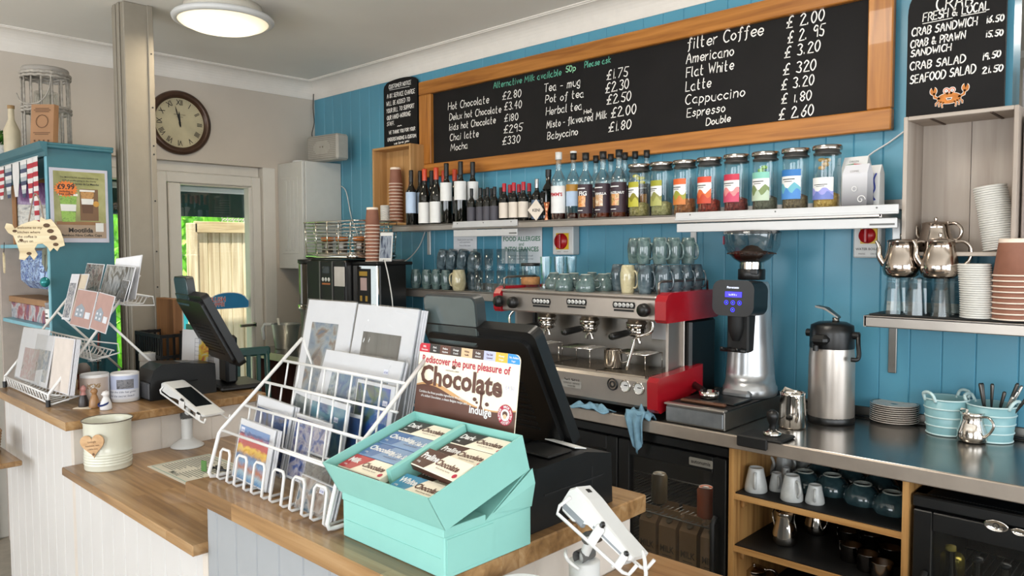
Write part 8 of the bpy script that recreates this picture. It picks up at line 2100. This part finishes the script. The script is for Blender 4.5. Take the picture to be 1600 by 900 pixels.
# things on top
p0 = oy(72, 220, 1.13)
t = thing('lantern', 'grey washed wicker lantern cage on top of the teal unit', 'lantern', (oy(74, 215, 1.155).x, 1.155, UZ + .0125))
d = depth(oy(72, 180, 1.15)); r = 38 * d / FPX; h = oy(72, 106, 1.15).z - UZ - .0125; r = min(r * .86, .115)
M_WICK = mat('grey_wicker', 'a39c92', .8, var=.25, nscale=50)
w = MB()
for k in range(14): a = k * 2 * PI / 14; w.tube([(r * math.cos(a), r * math.sin(a), .0), (r * .98 * math.cos(a), r * .98 * math.sin(a), h * .9)], .0042, 6)
w.build('canes', M_WICK, t)
for z, th in ((.012, .008), (h * .47, .007), (h * .51, .007), (h * .88, .007), (h * .92, .008)):
    MB().tube([(r * 1.02 * math.cos(a * PI / 18), r * 1.02 * math.sin(a * PI / 18), z + .004 * (a % 2)) for a in range(36)], th, 6, 0, True).build('woven_ring', M_WICK, t)
MB().lathe([(r * .98, h * .92), (r * 1.0, h * .93), (r * 1.0, h * .985), (r * .96, h), (r * .80, h), (r * .78, h * .93)], n=36).build('top_rim', mat('lantern_rim', '9a948c', .7), t)
MB().tube(smooth_pts([(r * 1.0, 0, h * .95), (r * 1.15, -.02, h * .7), (r * 1.05, -.06, h * .55), (r * .4, -.11, h * .55), (-r * .3, -.115, h * .68)], 5), .003, 6).build('handle', M_WICK, t)
MB().lathe([(0, 0), (.05, 0), (.055, h * .5), (.05, h * .72), (.048, h * .72)], n=24).build('glass_tube', glass('lantern_glass', (.9, .92, .9), .08, .05, .5), t)
ypk = 1.085
a, b = oy(54, 215, ypk), oy(92, 215, ypk); h = oy(72, 164, ypk).z - UZ - .0125
t = thing('kraft_box', 'brown cardboard box leaning against the wicker lantern', 'box', ((a.x + b.x) / 2 + .02, ypk - .015, UZ + .0125), .75)
wd_ = (b.x - a.x) * .92; wd_ = 34 * depth(a) / FPX
MB().add([(x * wd_ / 2, y, z) for z, y0, y1 in ((0, -.02, .02), (h, .0, .035)) for x, y in ((-1, y0), (1, y0), (1, y1), (-1, y1))], [(0, 3, 2, 1), (4, 5, 6, 7), (0, 1, 5, 4), (1, 2, 6, 5), (2, 3, 7, 6), (3, 0, 4, 7)]).build('carton', mat('kraft_card', '9a7250', .7), t)
w = MB().at((0, -.0205, 0), 0, PI / 2 - .10)
for k, q in enumerate((.9, .86, .82, .30, .26)): w.box((0, h * q, .001), (wd_ * (.75 if k % 2 else .6), .003, .0003))
w.add([(wd_ * .28 * math.cos(k * PI / 6), h * .58 + wd_ * .3 * math.sin(k * PI / 6), .001) for k in range(12)] + [(wd_ * .25 * math.cos(k * PI / 6), h * .58 + wd_ * .27 * math.sin(k * PI / 6), .001) for k in range(12)], [(k, (k + 1) % 12, 12 + (k + 1) % 12, 12 + k) for k in range(12)])
for k in range(4): w.box((-wd_ * .3 + wd_ * .2 * k, h * .1, .001), (wd_ * .08, wd_ * .08, .0003))
w.build('printing', mat('kraft_print', '5a3c26', .7), t)
t = thing('potted_plant', 'small leafy plant in white pot at the left edge of the unit top', 'plant', (-4.62, 1.055, UZ + .0125))
MB().lathe([(0, 0), (.032, 0), (.040, .065), (.036, .065), (.030, .01)], n=22).build('pot', M_WHITEP, t)
MB().at((0, 0, 0)).add([], []).build('stub', M_WHITEP, t) if False else None
w = leafy(MB(), -.035, .035, -.035, .035, .06, .135, 90, .018, 9); w.build('foliage', [mat('house_leaf', '3f7a24', .5, var=.3), mat('house_leaf_pale', '6fa83a', .5), mat('house_leaf_dark', '2a5418', .5)], t)
t = thing('cream_bottle', 'cream ceramic bottle between the plant and the wicker lantern', 'bottle', (-4.47, 1.075, UZ + .0125)); h = oy(27, 183, 1.19).z - UZ - .0125
MB().lathe([(0, 0), (.034, 0), (.036, .01), (.036, h * .5), (.014, h * .72), (.013, h * .95)], n=22).build('bottle_body', mat('cream_ceramic', 'c9bca0', .5, var=.08), t); MB().lathe([(.014, h * .93), (.016, h * .94), (.016, h), (0, h)], n=16).build('stopper', mat('cork_stopper', 'a08058', .8), t)
# bunting across the front
flag_m = [mat('bunting_white', 'd8d6d4', .7), mat('bunting_red', 'a82a38', .7), mat('bunting_navy', '3a4460', .7), mat('bunting_grey', 'a9b0b4', .7)]
t = thing('bunting', 'striped paper bunting hung across the teal unit front', 'bunting', (UX, UY0 - .026, UZ - .05))
for k, (x0, x1, drop, kind) in enumerate(((-.10, -.03, .30, 'stripe'), (-.19, -.105, .20, 'red'), (-.30, -.20, .17, 'grey'), (-.43, -.32, .16, 'plain'), (-.56, -.45, .16, 'grey'), (-.69, -.58, .16, 'red'))):
    w = MB(); N_ = 14 if kind == 'stripe' else 9
    for q in range(N_):
        z0, z1 = -drop * q / N_, -drop * (q + 1) / N_
        e0 = e1 = 0
        if kind != 'stripe': e0, e1 = (x1 - x0) * .5 * max(0, (q / N_) - .45), (x1 - x0) * .5 * max(0, ((q + 1) / N_) - .45)
        m_ = {'stripe': (0, 1)[q % 2], 'red': (0, 1)[q % 2], 'grey': (0, 3, 2)[q % 3], 'plain': 0}[kind]
        w.add([(x0 + e0, 0, z0), (x1 - e0, 0, z0), (x1 - e1, 0, z1), (x0 + e1, 0, z1), (x0 + e0, .001, z0), (x1 - e0, .001, z0), (x1 - e1, .001, z1), (x0 + e1, .001, z1)], [(3, 2, 1, 0), (4, 5, 6, 7)], m_)
    w.build('flag', flag_m, t)
MB().tube([(-.75, -.001, .0), (-.02, -.001, .0)], .002, 5).build('string', M_WHITEP, t)
# hanging wooden cow ornament
oc = oy(66, 368, UY0 - .03)
cow = [(-.125, .035), (-.118, .055), (-.095, .050), (-.085, .030), (-.060, .048), (-.030, .060), (.0, .070), (.018, .060), (.022, .084), (.040, .070), (.062, .074), (.075, .058), (.100, .020), (.112, -.020), (.116, -.045), (.095, -.052), (.085, -.070), (.070, -.055), (.055, -.072), (.045, -.052), (.025, -.035), (.005, -.038), (-.008, -.060), (.004, -.085), (-.012, -.110), (-.028, -.085), (-.050, -.110), (-.072, -.105), (-.068, -.075), (-.078, -.040), (-.092, .0), (-.112, .012)]
t = thing('wooden_ornament', 'pale cut wood animal shaped sign hanging from the teal unit corner', 'ornament', (UX - .008, UY0 - .046, oc.z), .95)
k_ = 42 * depth(oc) / FPX / .12
w = MB().at((0, 0, 0), 0, PI / 2 ); w.prism([(a * k_, b * k_) for a, b in cow], .004, 0); w.build('wooden_shape', wood('birch_ply', 'c9b48c', 'dccba6', 'e6d8b8', 'X', None, .6), t)
w = MB().at((0, -.0046, 0), 0, PI / 2)
for k, (tx, y) in enumerate((('welcome to my', .030), ('kitchen where', .010), ('the coffee is', -.010), ('always on', -.030))): w.text(tx, .016 * k_, 0, -.075 * k_, y * k_, 0, .01, 'LEFT', 1, .1)
for x, y, s_ in ((.045, .045, .012), (.06, .02, .012), (.07, -.01, .014), (.08, -.04, .010), (-.085, .02, .008), (-.06, -.02, .007), (-.03, -.08, .009)): w.lathe([(0, 0), (s_ * k_, 0)], (x * k_, y * k_, 0), 10, 0, 1.2, .8)
w.build('burnt_print', mat('burnt_brown', '5a4028', .7), t)
MB().tube(smooth_pts([(-.03 * k_, .002, .06 * k_), (-.012, .004, .15), (.0, .006, .185), (.02, .004, .14), (.032 * k_, .002, .07 * k_)], 4), .003, 6).build('ribbon', mat('taupe_ribbon', '8f7f72', .7), t)
tag(MB().sphere((0, 0, 0), .020, 16, 0, (1, 1, 1.15)).tube([(0, 0, .02), (0, .004, .12)], .0015, 5, 1).build('bauble', [mat('teal_bauble', '1f7a7c', .15, .3), M_INK], None, (UX + .018, UY0 - .026, oy(71, 441, UY0 - .026).z)), 'small teal bauble hanging on the unit front edge', 'bauble')
# on the shelves
M_PATT = picture('blue_paisley', ('1c2a5a', '3a5aa0', 'a8c4e4', '24336a', '7aa0d8'), 34, 6, rough=.6)
yb = UY0 + .07
P = [[(-4.56 + .46 * j / 14 + .02 * math.sin(i * .9), UY0 + .03 + .05 * math.sin(i / 9 * PI) * (1 + .3 * math.sin(j)), zs2 + .16 + .16 * i / 9 + .012 * math.sin(j * 1.3)) for j in range(15)] for i in range(10)]
t = thing('cushion', 'blue paisley patterned bag on the middle shelf of the unit', 'bag', (0, 0, 0))
w = MB(); w.box((-4.22, UY0 + .125, zs1 - .018 - .105), (.40, .19, .185), 0, .04); w.build('bag_body', M_PATT, t); t.name = 'patterned_bag'
w = MB().tube(smooth_pts([(-4.0, UY0 + .05, zs1 - .06), (-3.97, UY0 + .045, zs1 - .12), (-3.985, UY0 + .05, zs1 - .18)]), .012, 8); w.build('strap', mat('pale_blue_strap', '8fb0cc', .6), t)
MB().bx(-4.62, -3.99, UY0 + .03, UY0 + .17, zs2 + .085, zs2 + .115, 0, .003).build('box_lid', mat('kraft_shelf_box', '9a7654', .7)); 
o = bpy.data.objects['box_lid']; o.name = 'kraft_box'; tag(o, 'flat brown box under the patterned bag', 'box'); 
MB().bx(-4.62, -3.99, UY0 + .04, UY0 + .16, zs2 + .0005, zs2 + .0845, 0, .003).build('gift_box', picture('gift_box_print', ('2f4a8a', '9a2a34', 'b8bcc4', '6a7a8a'), 12, 2)); o = bpy.data.objects['gift_box']; tag(o, 'printed gift box carrying the brown box on the lower shelf', 'box')
for k, (px, pyt, pyb, wpx, c1, lab) in enumerate(((36, 446, 490, 17, 'c9c8c4', 'white tin canister on the lower shelf'), (30, 466, 492, 14, '8f8f92', 'grey banded tin in front of the white tin'))):
    yy = UY0 + .045 - .02 * k; xx = oy(px, pyb, yy).x; r = wpx / 2 * depth(oy(px, pyb, yy)) / FPX; h = max(oy(px, pyt, yy).z - zs2, .06)
    xx = max(xx, -3.955 + .035 * k) if False else xx
    t = thing('tin', lab, 'tin', (-3.955 + (-.0) - .0 + (.0 if k == 0 else .015), yy - .012 * k - (.0), zs2 + .0005)) if False else thing('tin', lab, 'tin', (-3.955 + .052 * k, UY0 + .062 - .03 * k, zs2 + .0005))
    MB().lathe([(0, 0), (.027, 0), (.027, h * .9), (.029, h * .91), (.029, h), (0, h)], n=22).build('tin_body', mat('tin_%d' % k, c1, .35), t)
    w = MB(); label_band(w, .027, h * .2, h * .75, 0, -2.6, -.4, 10, .0008); label_band(w, .027, h * .35, h * .42, 1, -2.2, -.9, 8, .0014); label_band(w, .027, h * .52, h * .57, 1, -2.1, -1.0, 8, .0014); w.build('label', [M_LBLWHITE, M_INK], t)
t = thing('kraft_box', 'tall brown cup box with window at the right of the lower shelf', 'box', (-3.858, UY0 + .05, zs2 + .0005), .2); h = oy(60, 443, UY0 + .04).z - zs2
MB().box((0, 0, h / 2), (.055, .055, h), 0, .002).build('carton', mat('kraft_card', '9a7250', .7), t); MB().at((-.010, -.0282, 0), 0, PI / 2).add([(-.016, .01, 0), (.012, .01, 0), (.016, h * .92, 0), (-.016, h * .92, 0)], [(0, 1, 2, 3)]).build('window_print', mat('pale_green_cup', 'b8c49a', .5), t)
tag(MB().at((0, 0, 0), 0, PI / 2).prism([(-.035, .05), (.035, .06), (.05, .0), (.012, -.05), (-.045, -.01)], .004).build('leaf_tag', mat('grey_green_slate', '7a7f70', .7), None, (-3.87, UY0 + .004, zs1 - .075)), 'grey green slate leaf tag hanging under the upper shelf', 'tag')
t = thing('bird_ornament', 'small wooden bird ornament hanging at the left frame edge', 'ornament', (oy(8, 410, UY0 - .01).x, UY0 - .012, oy(8, 410, UY0 - .01).z)); MB().at((0, 0, 0), 0, PI / 2).prism([(-.01, .05), (.012, .04), (.016, -.02), (.006, -.055), (-.008, -.05), (-.014, .01)], .005).build('wooden_bird', MATS['birch_ply'], t); MB().tube([(0, -.002, .05), (.005, 0, .10)], .0015, 5).build('string', M_INK, t)
# upper compartment: framed textile and purple pouches
t = thing('photo_frame', 'wooden frame with purple textile on the upper shelf', 'frame', (-4.40, UY0 + .10, zs1 + .0005), 1.1); 
w = MB()
for x0, x1, z0, z1 in ((-.09, -.07, 0, .33), (.07, .09, 0, .33), (-.07, .07, .31, .33), (-.07, .07, 0, .02)): w.bx(x0, x1, -.012, .012, z0, z1, 0, .003)
w.build('frame', wood('frame_brown', '7a4f2a', '9a6a3c', 'ae7d4c', 'Z', None, .5), t)
w = MB().bx(-.07, .07, .0, .006, .20, .31, 0).bx(-.07, .07, .0, .006, .02, .20, 1); w.build('textile', [picture('purple_cloth', ('5a2a5a', '7a4a80', '8f6a90'), 30, 3, (6, 1, 1)), picture('dark_print', ('2a2624', 'c8c0b0', '6a5a48'), 30, 8)], t)
t = thing('keyring', 'blue tasselled keyring hanging behind the striped bunting', 'keyring', (-3.90, UY0 + .16, zs1 + .22)); w = MB()
for k in range(8): w.tube([(-.018 + .005 * k, 0, .0), (-.022 + .006 * k, -.004, -.09)], .003, 5)
w.build('tassel', mat('royal_blue_thread', '2a4a9a', .6), t); MB().tube([(0, 0, 0), (0, .08, .03)], .002, 5).build('hook', M_CHROME, t)
t = thing('wood_ornament', 'small pale wooden ornament on the upper shelf by the keyring', 'ornament', (-3.955, UY0 + .10, zs1 + .0005)); MB().at((0, 0, 0), 0, PI / 2).prism([(-.025, 0), (.025, 0), (.03, .03), (.012, .06), (.016, .09), (-.006, .10), (-.02, .06), (-.03, .03)], .012).build('wood_piece', MATS['birch_ply'], t); MB().at((0, -.0125, .05), 0, PI / 2).lathe([(0, 0), (.006, 0)], n=10).build('spot', M_BLACKM, t)
